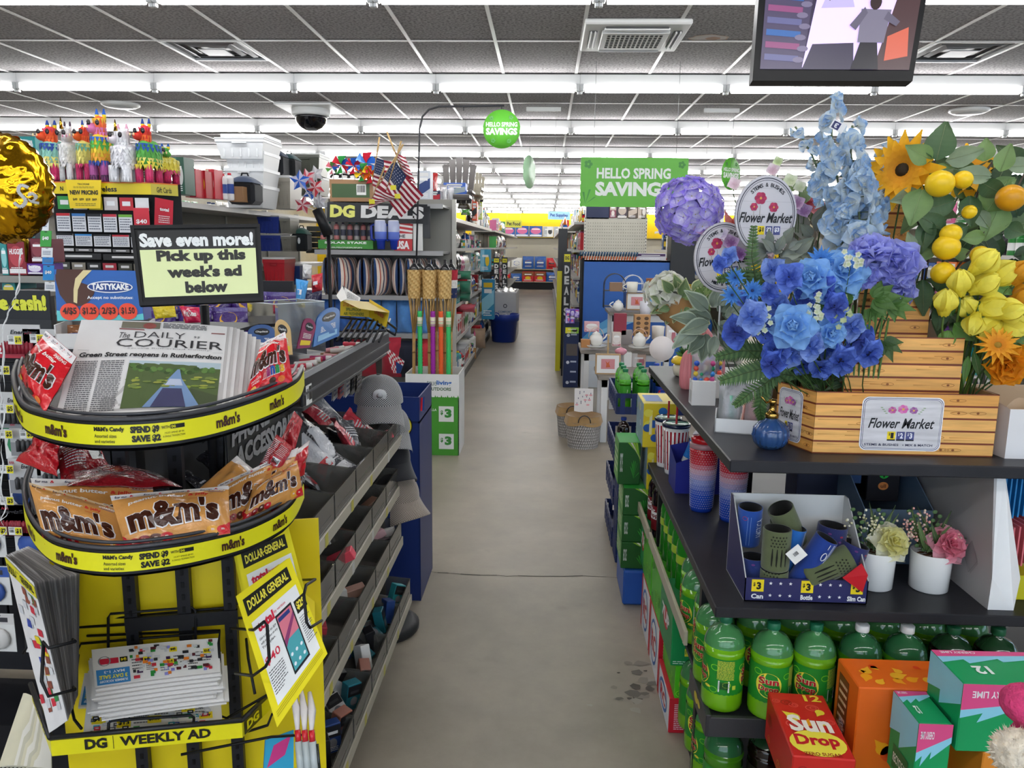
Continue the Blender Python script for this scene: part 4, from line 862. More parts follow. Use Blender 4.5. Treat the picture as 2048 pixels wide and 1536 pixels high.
# gumball bags in white boxes
for k,(x,y)in enumerate(((.545,2.68),(.60,2.82))):
    o=thing('gumball_bag',f'clear bag of rainbow candy balls in a small white box, {"nearer one" if k == 0 else "farther one"}','candy',(x,y,TZ));m=MB();m.bx(x-.04,x+.04,y-.03,y+.03,TZ,TZ+.085,'ecebea',b=.001);S=frame((x-.04,y+.03,TZ),(0,-1,0),(0,0,1));m.drect(S,.012,.01,.048,.05,'c4c4c4');m.build('box','card',o)
    m=MB();R=random.Random(k);cs=['2a5ac8','2a9a6a','e8c84a','c84a8a','e85a4a','3a8ad8']
    for i in range(16):m.ell((x-.027+(i%4)*.018,y-.012+R.uniform(-.01,.01),TZ+.09+(i//4)*.018),.0095,cs[(i*5+k)%6],10,6)
    m.build('candy_balls','gloss',o);m=MB();F=bagS(.085,.11,.05,k,.006);T=Matrix.Translation((x,y,TZ+.075));Bk=bagS(.085,.11,.05,k,.006,1);m.grid(lambda u,v:F(u,v),8,8,'f4f4f8',M=T);m.grid(lambda u,v:Bk(1-u,v),8,8,'f4f4f8',M=T);m.build('cellophane','bag',o)
# pink ribbed cactus figure, yellow planter, tan box
def ribbed(m,c,r,h,col,n=14,sx=1):
    vs=[];N=n*4
    for z,k in((0,.7),(.1,.95),(.4,1),(.7,.9),(.88,.65),(.97,.3),(1,.02)):
        for i in range(N):a=2*pi*i/N;q=1+.07*cos(a*n);vs.append((c[0]+r*k*q*cos(a)*sx,c[1]+r*k*q*sin(a),c[2]+h*z))
    m.add(vs,[(j*N+i,j*N+(i+1)%N,(j+1)*N+(i+1)%N,(j+1)*N+i)for j in range(6)for i in range(N)],col,True)
m=MB();ribbed(m,(.6,2.98,TZ),.045,.24,'d8848a');ribbed(m,(.545,2.98,TZ+.0),.028,.15,'d8848a');ribbed(m,(.655,2.98,TZ),.03,.19,'d8848a');tag(m.build('cactus_vase','satin'),'dusty pink ribbed cactus shaped vase behind the candy bags','vase')
t=thing('planter','squat planter, yellow glaze above cream, with a small green succulent','planter',(.59,3.28,TZ));M=RT((.59,3.28,TZ));m=MB();m.lathe([(.034,0),(.046,.006),(.052,.03),(.05,.045),(.044,.05)],'e6dfc6',28,M);m.lathe([(.044,.05),(.058,.056),(.06,.064),(.05,.08),(.038,.086),(.035,.086),(.03,.07),(0,.07)],'d8b82a',28,M,False);m.build('pot','gloss',t)
m=MB();R=random.Random(3)
for i in range(34):a=R.uniform(0,6.28);b=R.uniform(.2,1.3);d=V(cos(a)*cos(b),sin(a)*cos(b),sin(b));p=V(.59,3.28,TZ+.08);e=d.orthogonal().normalized()*.006;m.add([p,p+d*.025+e,p+d*.05,p+d*.025-e],[(0,1,2,3)],R.choice(['4a7a3a','3a5f30','5a8a42']))
m.build('succulent','leaf',t)
m=MB();m.bx(.64,.73,3.36,3.43,TZ,TZ+.15,'8f7a62',b=.002);tag(m.build('tan_carton','card'),'plain tan carton behind the yellow planter','box')
# ================= silk flowers =================
def orient(p,d,roll=0):
    z=Vector(d).normalized();x=z.cross(V(0,0,1));x=x.normalized()if x.length>.01 else V(1,0,0);x.negate();y=z.cross(x)
    return Matrix.Translation(Vector(p))@basis(x,y,z)@Matrix.Rotation(roll,4,'Z')
def petal(m,M,L,W,c0,c1,cup=.3,curl=0.,base=.25,pw=.8,nu=4,nv=5,wav=0,tip=.0,ph=0):
    """grows along +x of M, faces +z"""
    pts=[];a=0;x=z=0;rows=[]
    for j in range(nv+1):
        v=j/nv
        if j:a=curl*v;x+=L/nv*cos(a);z+=L/nv*sin(a)
        wv=W*(base*(1-v)+sin(pi*min(v**pw,1)*.94+.02))*(1-tip*v*v)if j<nv else W*.18*(1-tip)
        for i in range(nu+1):
            t=2*i/nu-1;pts.append((x,t*wv/2,z+cup*W*t*t*.5+wav*W*sin(t*5+v*6+ph)*v))
    fs=[];cl=[]
    for j in range(nv):
        cc=mix(c0,c1,min(1,(j+.5)/nv*1.15))
        for i in range(nu):k=j*(nu+1)+i;fs.append((k,k+1,k+nu+2,k+nu+1));cl.append(cc)
    m.add(pts,fs,cl,True,M)
RY=lambda a:Matrix.Rotation(a,4,'Y');RZ=lambda a:Matrix.Rotation(a,4,'Z')
def ringp(m,M,n,L,W,tilt,c0,c1,r0=0,off=0,**k):
    for i in range(n):petal(m,M@RZ(off+2*pi*i/n)@Matrix.Translation((r0,0,0))@RY(-tilt),L,W,c0,c1,ph=i*1.7,**k)
def rose(m,M,r,c0,c1,n=5,wav=.1):
    for k,(s,t,q)in enumerate(((1,.15,n+1),(.85,.5,n),(.66,.85,n),(.46,1.15,4),(.28,1.4,3))):ringp(m,M@Matrix.Translation((0,0,k*r*.03)),q,r*s,r*s*1.05,t,mix(c0,c1,.3 if k<3 else 0),c1 if k<3 else mix(c0,c1,.5),0,k*.7,cup=.5,curl=-.35 if k<3 else .5,wav=wav)
def floret(m,M,r,c0,c1,n=4,**k):ringp(m,M,n,r,r*.95,.35,c0,c1,0,.4,cup=k.pop('cup',.25),curl=k.pop('curl',-.2),nu=3,nv=4,**k)
def hyd(m,M,R_,c0,c1,n=38,fr=.32,seed=0,cen='d8c860',squash=.85,var=.25):
    R=random.Random(seed)
    for i in range(n):
        ph=i*2.39996;z=1-1.35*(i+.5)/n;q=sqrt(max(0,1-z*z));d=V(q*cos(ph),q*sin(ph),z*squash)
        Mf=M@orient(d*R_*R.uniform(.86,1.04),d+V(R.uniform(-.2,.2),R.uniform(-.2,.2),0),R.uniform(0,3));t=R.uniform(0,var)
        floret(m,Mf,R_*fr,mix(c0,'ffffff',t*.5),mix(c1,c0,t));m.ell((0,0,0),R_*.02,cen,5,4,Mf@Matrix.Translation((0,0,.002)))
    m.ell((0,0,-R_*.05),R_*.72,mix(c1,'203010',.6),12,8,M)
def tulip(m,M,h,c0,c1):
    for k in range(2):ringp(m,M,3,h*.92,h*.86,1.1-.06*k,c0,c1,h*.16,k*pi/3,cup=.75,curl=.66,nv=8,nu=6,pw=1.0,tip=0)
def daisy(m,M,r,n,c0,c1,cc,w=.24):
    ringp(m,M,n,r,r*w,.15,c0,c1,r*.1,0,cup=.2,curl=-.25,nu=2,tip=.3);ringp(m,M@Matrix.Translation((0,0,.003)),n,r*.75,r*w,.4,c0,c1,r*.08,.2,cup=.2,curl=-.2,nu=2,tip=.3);m.ell((0,0,r*.05),(r*.2,r*.2,r*.12),cc,12,6,M)
def pansy(m,M,r,c0,c1,dk):
    for i,(a,s,t)in enumerate(((pi/2+.55,1.1,.5),(pi/2-.55,1.1,.4),(pi*1.08,.9,.1),(-.08*pi,.9,.2),(-pi/2,1.05,.0))):petal(m,M@RZ(a+.3*sin(r*9e3+i))@Matrix.Translation((0,0,.002*i))@RY(-t),r*s,r*.98*s,dk if 0 else mix(c0,dk,.3),c1,cup=.45,curl=-.6,wav=.2,ph=i*2.1+r*900,nu=6,nv=6)
    m.ell((0,0,r*.06),(r*.26,r*.26,r*.1),dk,8,5,M)
def leafp(name,par,p,d,nrm,L,W,c0='4f6b3c',c1=None,curl=-.5,cup=.25,pw=.75,tip=.55,wav=.03,mat='leaf'):
    x=Vector(d).normalized();z=Vector(nrm);z=(z-x*z.dot(x)).normalized();y=z.cross(x);M=basis(x,y,z,p);m=MB();petal(m,M,L,W,c0,c1 or mix(c0,'a8b890',.2),cup,curl,.1,pw,6,8,wav,tip)
    m.tube([M@V(L*t*cos(curl*t*.5),0,L*t*sin(curl*t*.5)+.0008)for t in(0,.3,.6,.9)],L*.008,mix(c0,'c8d0a0',.35),4);return m.build(name,mat,par)
CAM=V(0,0,CZ)
def px2m(Y,px):return px*Y*1.22/FPX
FBB=V(.93,2.2,TZ+.06)
def flower(lab,px,py,Y,base,build,cat='flower',name='silk_flower',stem='3f5a2c',face=None,sr=.0022,leaves=()):
    p=P(px,py,Y);b=Vector(base);o=thing(name,lab,cat,b);d=(CAM-p).normalized()+V(*(face or(0,0,.15)));M=orient(p,d)
    m=MB();build(m,M);m.build('blossom','petal',o)
    m=MB();q=p-d.normalized()*.012;mid=(q+b)/2+V(0,.02,0)+(q-b)*.08;m.tube([b,b+(mid-b)*.6+V(0,0,.02),mid,q+(V(0,0,-1)*.02),q],sr,stem,6);m.build('stem','leaf',o)
    for i,(lx,ly,dx,dz,L,W)in enumerate(leaves):
        pl=P(lx,ly,Y+.01);leafp('leaf',o,pl,(dx,-.15,dz),(CAM-pl).normalized()+V(0,0,.3),L,W)
    return o
# ---- left: purple hydrangea ----
flower('purple hydrangea head leaning left over the aisle from the flower stand',1368,412,2.35,(.72,2.3,TZ+.05),lambda m,M:hyd(m,M,px2m(2.35,47),'ece6fa','a48eee',56,.38,1,squash=.75),leaves=((1395,430,.7,-.55,.1,.062),(1402,445,.3,-.3,.05,.03)),face=(-.25,0,.2))
# ---- tall pale blue delphiniums ----
def spire(lab,pts,Y,seed,fr=24):
    R=random.Random(seed);pp=[P(x,y,Y+.02*i)for i,(x,y)in enumerate(pts)];b=V(.86+R.uniform(-.02,.02),2.27,TZ+.3);o=thing('delphinium',lab,'flower',b);m=MB();m.tube([b]+pp,.0028,'6a7a5a',6);m.build('stem','leaf',o);m=MB();T=0
    seg=[(pp[i],pp[i+1])for i in range(len(pp)-1)];tot=sum((b_-a).length for a,b_ in seg);s=.0
    while s<tot:
        q=s
        for a,b_ in seg:
            l=(b_-a).length
            if q<=l:c=a+(b_-a)*(q/l);break
            q-=l
        k=1-.45*s/tot;a=R.uniform(0,6.28);d=V(cos(a),sin(a)-.5,R.uniform(-.3,.5)).normalized();e=c+d*.027*k
        m.tube([c,e],.0012,'7a8a6a',4);Mf=orient(e,d,R.uniform(0,3));f=px2m(Y,fr)*k*R.uniform(1.0,1.4)
        ringp(m,Mf,3,f,f*1.05,.25,'f6f8f0','a9c8e8' if R.random()<.6 else 'c8dcf0',0,.3,cup=.45,curl=-.45,wav=.1);ringp(m,Mf,2,f*.75,f*.8,.8,'f0f2ea','8fb4e0',0,1.1,cup=.4,curl=.3);s+=.021*(.7+.3*k)
    m.build('blossom','petal',o);return o
spire('tallest pale blue delphinium spire, price tag near its tip',[(1700,470),(1668,360),(1652,270),(1650,185)],2.2,1,23)
spire('pale blue delphinium right of the tallest, tip beside the sign gap',[(1715,470),(1705,360),(1690,290),(1692,235)],2.18,2,25)
spire('pale blue delphinium leaning right toward the sunflower',[(1725,470),(1735,390),(1748,320),(1765,270)],2.22,3,23)
spire('pale blue delphinium short full spire low at the left',[(1690,500),(1662,430),(1640,360),(1625,310)],2.2,4,26)
spire('pale blue delphinium thin spire reaching far left',[(1690,480),(1650,380),(1610,290),(1578,240)],2.24,5,14)
spire('pale blue delphinium low full spire at the centre',[(1712,520),(1705,470),(1690,430),(1672,400)],2.14,6,27)
m=MB();M=orient(P(1663,237,2.13),(CAM-P(1663,237,2.13)),-.5+pi);S=lambda u,v,q=0:M@V(u,v,q);m.dpoly(S,[(-.018,-.012),(.018,-.012),(.018,.012),(-.018,.012)],'f0f0f2');m.drect(S,-.005,-.009,.014,.009,'3a3f7a');m.dtext(S,'3',0,-.006,.009,.006,'f0f0f6',.04);m.add([S(-.018,-.012,-.001),S(.018,-.012,-.001),S(.018,.012,-.001),S(-.018,.012,-.001)],[(3,2,1,0)],'f0f0f2');tag(m.build('price_tag','paper'),'small white price tag with a purple 3 on the tallest delphinium','tag')
# ---- sunflowers, lemons and leaves ----
flower('big orange sunflower left of the lemons',1796,322,2.2,(.95,2.24,TZ+.3),lambda m,M:daisy(m,M,px2m(2.2,58),15,'e09414','f8bc24','3a2a14',.34),face=(-.6,0,.3),name='sunflower')
flower('orange sunflower half hidden behind the lemon leaves',1925,325,2.3,(1.0,2.26,TZ+.3),lambda m,M:daisy(m,M,px2m(2.3,48),12,'e89c18','f8c02c','5a4014',.4),face=(.3,0,.5),name='sunflower')
LB=thing('lemon_branch','leafy lemon branch with six lemons rising over the right side of the stand','branch',(1.02,2.2,TZ+.25))
m=MB();b0=V(1.02,2.2,TZ+.25)
for pts in([(1845,470),(1850,380),(1858,300)],[(1880,500),(1930,420),(1955,330),(1975,300)],[(1890,540),(1960,440),(2000,400),(2040,320)],[(1850,500),(1830,430),(1810,380)]):m.tube([b0]+[P(x,y,2.16+.01*i)for i,(x,y)in enumerate(pts)],.003,'4a3f30',6)
m.build('twig','leaf',LB)
for x,y,r in((1870,347,25),(2012,372,25),(1894,447,19),(1886,474,24),(1880,525,21),(1953,487,17),(1930,402,13),(1916,338,17)):
    m=MB();c=P(x,y,2.1);r=px2m(2.1,r)*.88;M=orient(c,(random.Random(x).uniform(-.4,.4),-1,.4));m.ell((0,0,0),(r*.98,r*.92,r*1.0),'f2c81e' if x!=2012 else 'd8981a',20,14,M);m.build('lemon','fruit',LB)
LV=[(1862,300,.1,1,.1,.075,0),(1850,300,-1,.5,.075,.055,1),(1880,300,1,.25,.105,.055,2),(1850,330,1,.1,.08,.055,1),(1958,300,-.1,1,.06,.05,1),(1990,320,.2,1,.075,.05,1),(2000,310,1,.1,.09,.045,2),(1880,320,.9,-.7,.075,.04,2),(1850,350,-.5,-1,.07,.045,0),(1830,370,-1,-.2,.075,.05,2),(1835,360,-.3,-1,.095,.075,1),(1900,380,-1,-.35,.1,.06,0),(1930,370,.1,-1,.08,.055,0),(1965,400,.5,1,.1,.08,1),(1990,385,-.3,-1,.1,.08,1),(1930,350,-.6,.5,.06,.04,0),(1970,330,-1,.1,.1,.05,2),(1950,340,.8,-.5,.085,.055,0),(2000,430,1,-.35,.06,.05,0),(1945,400,.5,-.6,.06,.04,2),(1925,430,-1,-.6,.09,.05,0),(1960,450,-.9,-.1,.06,.04,1),(1850,420,-.2,-1,.09,.05,0),(1860,470,-.8,-.7,.07,.045,1),(1900,490,1,.2,.05,.035,1),(1940,510,.3,-.9,.07,.045,0),(1905,560,-.5,-1,.08,.05,0),(1840,440,.7,-.6,.09,.055,0),(1820,480,-.4,.9,.05,.03,2),(1975,360,.9,.6,.07,.05,1),(2035,345,.6,-.1,.05,.035,2),(1880,440,-.9,.5,.09,.055,0),(1840,540,.1,-1,.1,.05,0),(1880,590,-.1,-1,.07,.045,0),(1870,560,.2,1,.08,.05,0)]
gc=['3f5f3c','7a9a5c','8a9c80']
for i,(x,y,dx,dz,L,W,k)in enumerate(LV):p=P(x,y,2.13+.008*(i%5));leafp('leaf',LB,p,(dx,-.1,dz),(CAM-p).normalized()+V(.2*sin(i),0,.3*cos(i*2)),L,W,gc[k],curl=-.4,tip=.35)
# ---- tulips, gerbera, ranunculus ----
TU=[(1915,548,23,-.2,1),(1957,548,25,.9,.6),(1996,530,27,.8,.9),(1886,588,23,-.1,1),(1972,592,28,.9,.15),(1932,596,22,-.5,.6),(2008,600,24,1,.3),(1978,632,25,-.7,-.4),(2012,628,27,.9,-.3),(1958,505,25,.5,.6),(2035,525,22,.5,.9),(2036,570,22,.6,.4),(1945,622,20,-.3,-.9)]
Wn='first second third fourth fifth sixth seventh eighth ninth tenth eleventh twelfth thirteenth'.split()
for i,(x,y,r,dx,dz)in enumerate(TU):
    Y=2.06+.02*(i%3);p=P(x,y,Y);h=px2m(Y,r*1.9);d=V(dx,-.25,dz).normalized();c=('f4e23a','fff46a')if i not in(10,11)else('d8901a','f0b02a')
    b=V(1.12,2.14,TZ+.08);o=thing('silk_tulip',f'{"yellow" if i not in (10, 11) else "amber"} silk tulip, {Wn[i]} counted roughly from the left in the right hand bunch','flower',b);m=MB();tulip(m,orient(p-d*h*.45,d),h,*c);m.build('blossom','petal',o);m=MB();m.tube([b,(b+p)/2+V(0,.03,.0),p-d*h*.45-d*.03,p-d*h*.45],.0028,'5f7a34',6);m.build('stem','leaf',o)
for i,(x,y,dx,dz,L,W)in enumerate([(1900,610,-.3,.6,.07,.03),(1905,625,.6,-.5,.08,.05),(1895,640,-.2,-1,.06,.045),(1930,610,.6,.5,.07,.04),(1950,640,.9,-.1,.07,.04),(1960,660,.8,-.7,.06,.035),(1945,680,.3,-1,.09,.02),(1935,690,-.1,-1,.08,.02),(1965,700,.5,-.9,.08,.02),(2020,660,.7,.2,.05,.03),(1985,545,1,-.6,.06,.03)]):
    if i==0:TL_=thing('tulip_foliage','loose tulip foliage spilling from the right end of the flower stand','foliage',(1.12,2.14,TZ+.08))
    p=P(x,y,2.08+.01*(i%3));leafp('leaf',TL_,p,(dx,-.1,dz),(CAM-p).normalized(),L,W,['3f6a30','5a8a3c','6f9a48'][i%3])
m=MB()
for i in range(7):m.tube([V(1.12+.008*i,2.16,TZ+.04),P(1930+12*i,650,2.12)],.0018,'3a5a2a',5)
m.build('stem','leaf',TL_)
flower('orange yellow gerbera daisy low at the right',1993,668,2.02,(1.13,2.12,TZ+.08),lambda m,M:daisy(m,M,px2m(2.02,31),14,'e08a14','f2ae2a','b08a2a'),face=(.2,0,.4))
flower('deep orange ranunculus at the lower right',2012,708,2.05,(1.14,2.13,TZ+.08),lambda m,M:rose(m,M,px2m(2.05,36),'d87a10','f0a01c'),face=(.4,0,-.2));flower('amber ranunculus at the right frame edge',2040,690,2.08,(1.15,2.13,TZ+.08),lambda m,M:rose(m,M,px2m(2.08,30),'d88a10','f2b02a'))
# ---- periwinkle peonies ----
for x,y,r,f,lab in((1788,512,44,(-.2,0,.25),'large periwinkle peony right of centre'),(1727,535,25,(-.2,0,.1),'small periwinkle peony bud like bloom'),(1738,487,40,(0,0,1.6),'periwinkle peony seen from the side above the others'),(1790,562,32,(.2,0,-.7),'drooping periwinkle peony under the large one')):
    flower(lab,x,y,2.08,(.84,2.12,TZ+.06),lambda m,M,r=r:rose(m,M,px2m(2.08,r),'8a8ee8','bcc0fc',6,.14),face=f)
# ---- the blue bunch in front ----
for i,(x,y,r,f,lab)in enumerate(((1582,640,42,(0,0,.1),'sky blue hydrangea bloom at the front centre of the blue bunch'),(1655,650,30,(.4,0,-.1),'sky blue bloom right of the front centre one'),(1620,545,40,(-.3,0,.3),'sky blue bloom high in the bunch'),(1680,530,44,(.1,0,.4),'sky blue bloom next to the periwinkle peonies'),(1600,615,30,(-.3,0,.2),'sky blue bloom tucked behind the front centre one'))):
    flower(lab,x,y,2.0+.02*i,(.76,2.1,TZ+.05),lambda m,M,r=r,i=i:([ringp(m,M@Matrix.Translation((0,0,.004*k)),6-k//2,px2m(2,r*(1-.17*k)),px2m(2,r*(.8-.1*k)),.1+.3*k,'64a8f0','a4d2fc',0,k*.55,cup=.5,curl=-.3+.15*k,pw=1.25,nu=6,nv=6,wav=.04)for k in range(5)],ringp(m,M@Matrix.Translation((0,0,-.004)),6,px2m(2,r*1.1),px2m(2,r*.8),-.2,'6cacf2','a8d4fc',cup=.3,curl=-.3)),face=f)
PA=[(1470,655,30,-.3,.1),(1500,625,30,.1,.3),(1525,645,26,.3,0),(1490,595,20,0,.5),(1555,600,26,-.4,0),(1575,545,28,-.3,.5),(1600,585,26,.2,0),(1550,690,30,-.1,-.2),(1580,695,26,.3,-.3),(1545,715,26,-.3,-.4),(1605,715,22,.1,-.6),(1655,680,30,-.2,-.1),(1680,705,30,.2,-.4),(1640,720,24,-.1,-.6),(1715,665,30,.3,.2),(1735,690,26,.5,-.3),(1700,640,26,0,.4),(1540,530,24,-.4,.3),(1640,560,24,0,-.1),(1665,600,26,.2,0),(1535,575,20,-.5,.2),(1620,680,26,-.1,.1),(1562,655,20,-.5,.1),(1435,520,16,-.6,.2),(1455,505,18,-.4,.4)]
for i,(x,y,r,dx,dz)in enumerate(sorted(PA)):
    flower(f'deep blue silk pansy in the blue bunch, {ORD[i]} counted from the left',x,y,2.0+.025*(i%4),(.77+.004*i,2.1,TZ+.05),lambda m,M,r=r,i=i:pansy(m,M,px2m(2.0,r),['3454c0','4870d8','4050b0'][i%3],['7898f0','a0bcf8','6484e8'][i%3],'1c1a3c'),face=(dx,0,dz),sr=.0015)['group']='deep blue pansies'
for i,(x,y,r)in enumerate(((1500,570,19),(1465,545,16),(1635,505,22),(1460,580,18))):
    flower(f'small bright blue daisy, {["beside the ferns", "near the oval sign", "top of the bunch", "left edge"][i]}',x,y,2.06,(.74,2.14,TZ+.05),lambda m,M,r=r:daisy(m,M,px2m(2.06,r),12,'2a6ac0','5a9ae4','2a3a6a'),sr=.0014)
for i,(x,y,c)in enumerate(((1632,600,'f0f2e4'),(1522,638,'eaf0e0'),(1695,505,'f2f2e8'),(1680,615,'c8d8a8'))):
    def sp(m,M,c=c,i=i):
        R=random.Random(i)
        for k in range(14):floret(m,M@Matrix.Translation((R.gauss(0,.01),R.gauss(0,.014),R.uniform(0,.015)))@RZ(k),.008,'d8e0b0',c,5)
    flower(f'tiny white filler blossom sprig, {["right of the sky blue bloom", "left of the sky blue bloom", "above the blooms", "green, by the lobed leaves"][i]}',x,y,2.0,(.77,2.1,TZ+.05),sp,sr=.001)
# ---- lobed leaves ----
LL=thing('lobed_foliage','big lobed green leaves hanging over the stepped boards','foliage',(.82,2.12,TZ+.05))
for i,(x,y,s,a,c)in enumerate(((1700,575,.062,2.6,'4f7a34'),(1745,580,.058,.2,'456b2e'),(1660,590,.05,3.0,'55803a'),(1780,590,.05,-.2,'4a7230'),(1705,615,.05,-1.9,'4f7a34'),(1765,665,.05,-1.1,'35542a'),(1738,600,.04,-.6,'5a8640'))):
    p=P(x,y,2.04+.006*i);n_=(CAM-p).normalized()+V(0,0,.35);M=orient(p,n_,0)@RZ(a);m=MB()
    for k,t in enumerate((-1.15,-.6,0,.6,1.15)):petal(m,M@RZ(t)@Matrix.Translation((0,0,.0004*k)),s*(1.2-.2*abs(t)),s*.5,c,mix(c,'a0b878',.15),.2,-.4,.4,.7,4,6,.02,.6)
    m.build('leaf','leaf',LL)
m=MB()
for i in range(8):m.tube([V(.8+.01*i,2.12,TZ+.04),V(.8+.012*i,2.1,TZ+.15),P(1690+12*i,590+i*4,2.06)],.0026,'5a8040',6)
m.build('stem','leaf',LL)
# ---- ferns ----
def fern(lab,pts,Y,w,c='3f5f34',par=None):
    pp=[P(x,y,Y+.01*i)for i,(x,y)in enumerate(pts)];o=thing('fern_frond',lab,'fern',pp[0]);m=MB();m.tube(pp,.0014,'4a5a34',5,rs=[.0018-.001*i/len(pp)for i in range(len(pp))]);m.build('stem','leaf',o);m=MB();N=30
    for k in range(N):
        t=(k+.5)/N*(len(pp)-1);i=min(int(t),len(pp)-2);c0=pp[i].lerp(pp[i+1],t-i);d=(pp[i+1]-pp[i]).normalized();f=(CAM-c0).normalized();sd=d.cross(f).normalized();L=w*sin(pi*(.12+.86*(1-k/N)))**.8*(.4+.6*(1-k/N))+.004
        for s in(-1,1):
            e=(sd*s+d*.45+V(0,0,-.15)).normalized();q=d*.0032;a=c0;m.add([a-q,a+e*L*.5-q*1.2+f*.002,a+e*L,a+e*L*.5+q*1.2+f*.002,a+q],[(0,1,2,3,4)],mix(c,'7a9a5a',.3*((k+i)%2)),False)
    f_=m.build('leaflets','leaf',o);f_['kind']='stuff'
for i,(pts,Y,w)in enumerate((([(1590,720),(1540,720),(1490,735),(1440,752)],2.05,.05),([(1590,710),(1530,690),(1480,690),(1430,705)],2.1,.045),([(1570,730),(1530,760),(1520,800),(1525,830)],2.12,.035),([(1540,640),(1510,570),(1497,500),(1500,440)],2.12,.03),([(1560,600),(1520,545),(1470,540),(1430,550)],2.15,.035),([(1600,620),(1560,590),(1520,600),(1490,620)],2.06,.03),([(1600,740),(1560,735),(1500,775),(1470,800)],2.1,.035),([(1590,690),(1610,720),(1625,750),(1640,765)],2.1,.03))):
    fern(f'green fern frond, {["hanging far left", "reaching left above the trays", "drooping over the candy tray", "standing before the oval sign", "spreading below the smaller sign", "inside the blue bunch", "low over the gumball boxes", "under the pansies"][i]}',pts,Y,w)
# dark leaves at the foot of the bunch
DF=thing('dark_foliage','dark green leaves at the foot of the blue bunch in the stand','foliage',(.76,2.12,TZ+.1));R=random.Random(8)
for i in range(26):x,y=R.uniform(1590,1700),R.uniform(690,760);p=P(x,y,2.1+R.uniform(0,.06));leafp('leaf',DF,p,(R.uniform(-1,1),-.2,R.uniform(-.2,1)),(CAM-p).normalized()+V(R.uniform(-.5,.5),0,.4),R.uniform(.04,.07),R.uniform(.02,.032),R.choice(['26402a','304f30','1f3522']))
for i in range(44):x,y=R.uniform(1815,2040),R.uniform(290,560);p=P(x,y,2.24+R.uniform(0,.1));leafp('leaf',DF,p,(R.uniform(-1,1),-.2,R.uniform(-1,1)),(CAM-p).normalized()+V(R.uniform(-.4,.4),0,.3),R.uniform(.07,.11),R.uniform(.045,.065),R.choice(['2f4a2e','44613a','26402a','5a7848']),tip=.35)
for i in range(26):x,y=R.uniform(1850,1960),R.uniform(540,680);p=P(x,y,2.2+R.uniform(0,.06));leafp('leaf',DF,p,(R.uniform(-.5,.5),-.2,R.uniform(-1,.3)),(CAM-p).normalized()+V(R.uniform(-.5,.5),0,.4),R.uniform(.06,.09),R.uniform(.03,.045),R.choice(['26402a','304f30','1f3522']))
# ---- grey lamb's ear and pink stems around the signs ----
def leafy(lab,cx,cy,n,sp,Y,cols,L,W,seed,tip=.4,name='foliage_stem',edge=None,base=(.72,2.25,TZ+.06)):
    R=random.Random(seed);o=thing(name,lab,'foliage',base);m=MB();c=P(cx,cy,Y);m.tube([Vector(base),(Vector(base)+c)/2+V(0,.02,0),c],.002,'5f6f55',5);m.build('stem','leaf',o)
    for i in range(n):
        a=R.uniform(0,6.28);q=R.uniform(.1,1);p=P(cx+sp[0]*q*cos(a),cy+sp[1]*q*sin(a),Y+R.uniform(-.03,.04));d=V(cos(a)+R.uniform(-.4,.4),-.3,-sin(a)+R.uniform(-.3,.5));k=R.uniform(.7,1.15);nn=(CAM-p).normalized()+V(R.uniform(-.5,.5),0,R.uniform(0,.6));cc=R.choice(cols)
        if edge:leafp('leaf',o,p+V(0,.001,0),d,nn,L*k*1.08,W*k*1.2,edge,edge,tip=tip)
        leafp('leaf',o,p-V(0,.0015,0),d,nn,L*k,W*k,cc,tip=tip)
    return o
leafy("grey green lamb's ear leaves left of the blue bunch",1425,630,26,(38,45),2.3,['8f9c8e','9aa79a','7a887c'],.075,.038,1,edge='b8c4b0',base=(.66,2.4,TZ+.05));leafy("grey lamb's ear leaves between the two oval signs",1545,500,22,(42,32),2.22,['7f8580','8f968e','6f7570'],.06,.036,2);leafy('dusty grey leaves behind the pink buds',1620,460,22,(38,40),2.32,['84857f','7a807a','95948c'],.065,.04,3)
leafy('green pink edged leaves right of the larger oval sign',1605,430,18,(40,40),2.38,['7f9a6a','9a8f88','8fa878'],.05,.03,4,edge='d8d4cc');leafy('cream edged green leaves of the left bouquet',1362,600,26,(42,32),2.9,['5f7a50','6f8a5c','7a9068'],.06,.036,5,edge='d8dcb0',base=(.66,2.95,TZ+.08));leafy('fine bright green sprigs of the left bouquet',1405,585,40,(34,26),2.8,['6a8a4a','86a060','5a7a3c'],.03,.01,6,base=(.68,2.85,TZ+.08))
leafy('small pale green leaves over the larger oval sign',1575,375,14,(30,24),2.42,['9ab07a','86a068'],.04,.026,7)
for i,(x,y,r,c0,c1,f)in enumerate(((1462,445,34,'d85a4a','f09a90',(-.8,0,-.1)),(1608,395,26,'c84a5a','e89aa0',(.3,0,.3)),(1640,405,22,'d06058','f0a8a0',(.4,0,.2)))):
    flower(f'coral pink lily, {["beside the smaller oval sign", "right of the larger sign", "near the delphiniums"][i]}',x,y,2.36,(.74,2.28,TZ+.06),lambda m,M,r=r,c0=c0,c1=c1:ringp(m,M,6,px2m(2.36,r),px2m(2.36,r*.4),.6,c0,c1,0,0,cup=.4,curl=-.9,tip=.5),face=f)
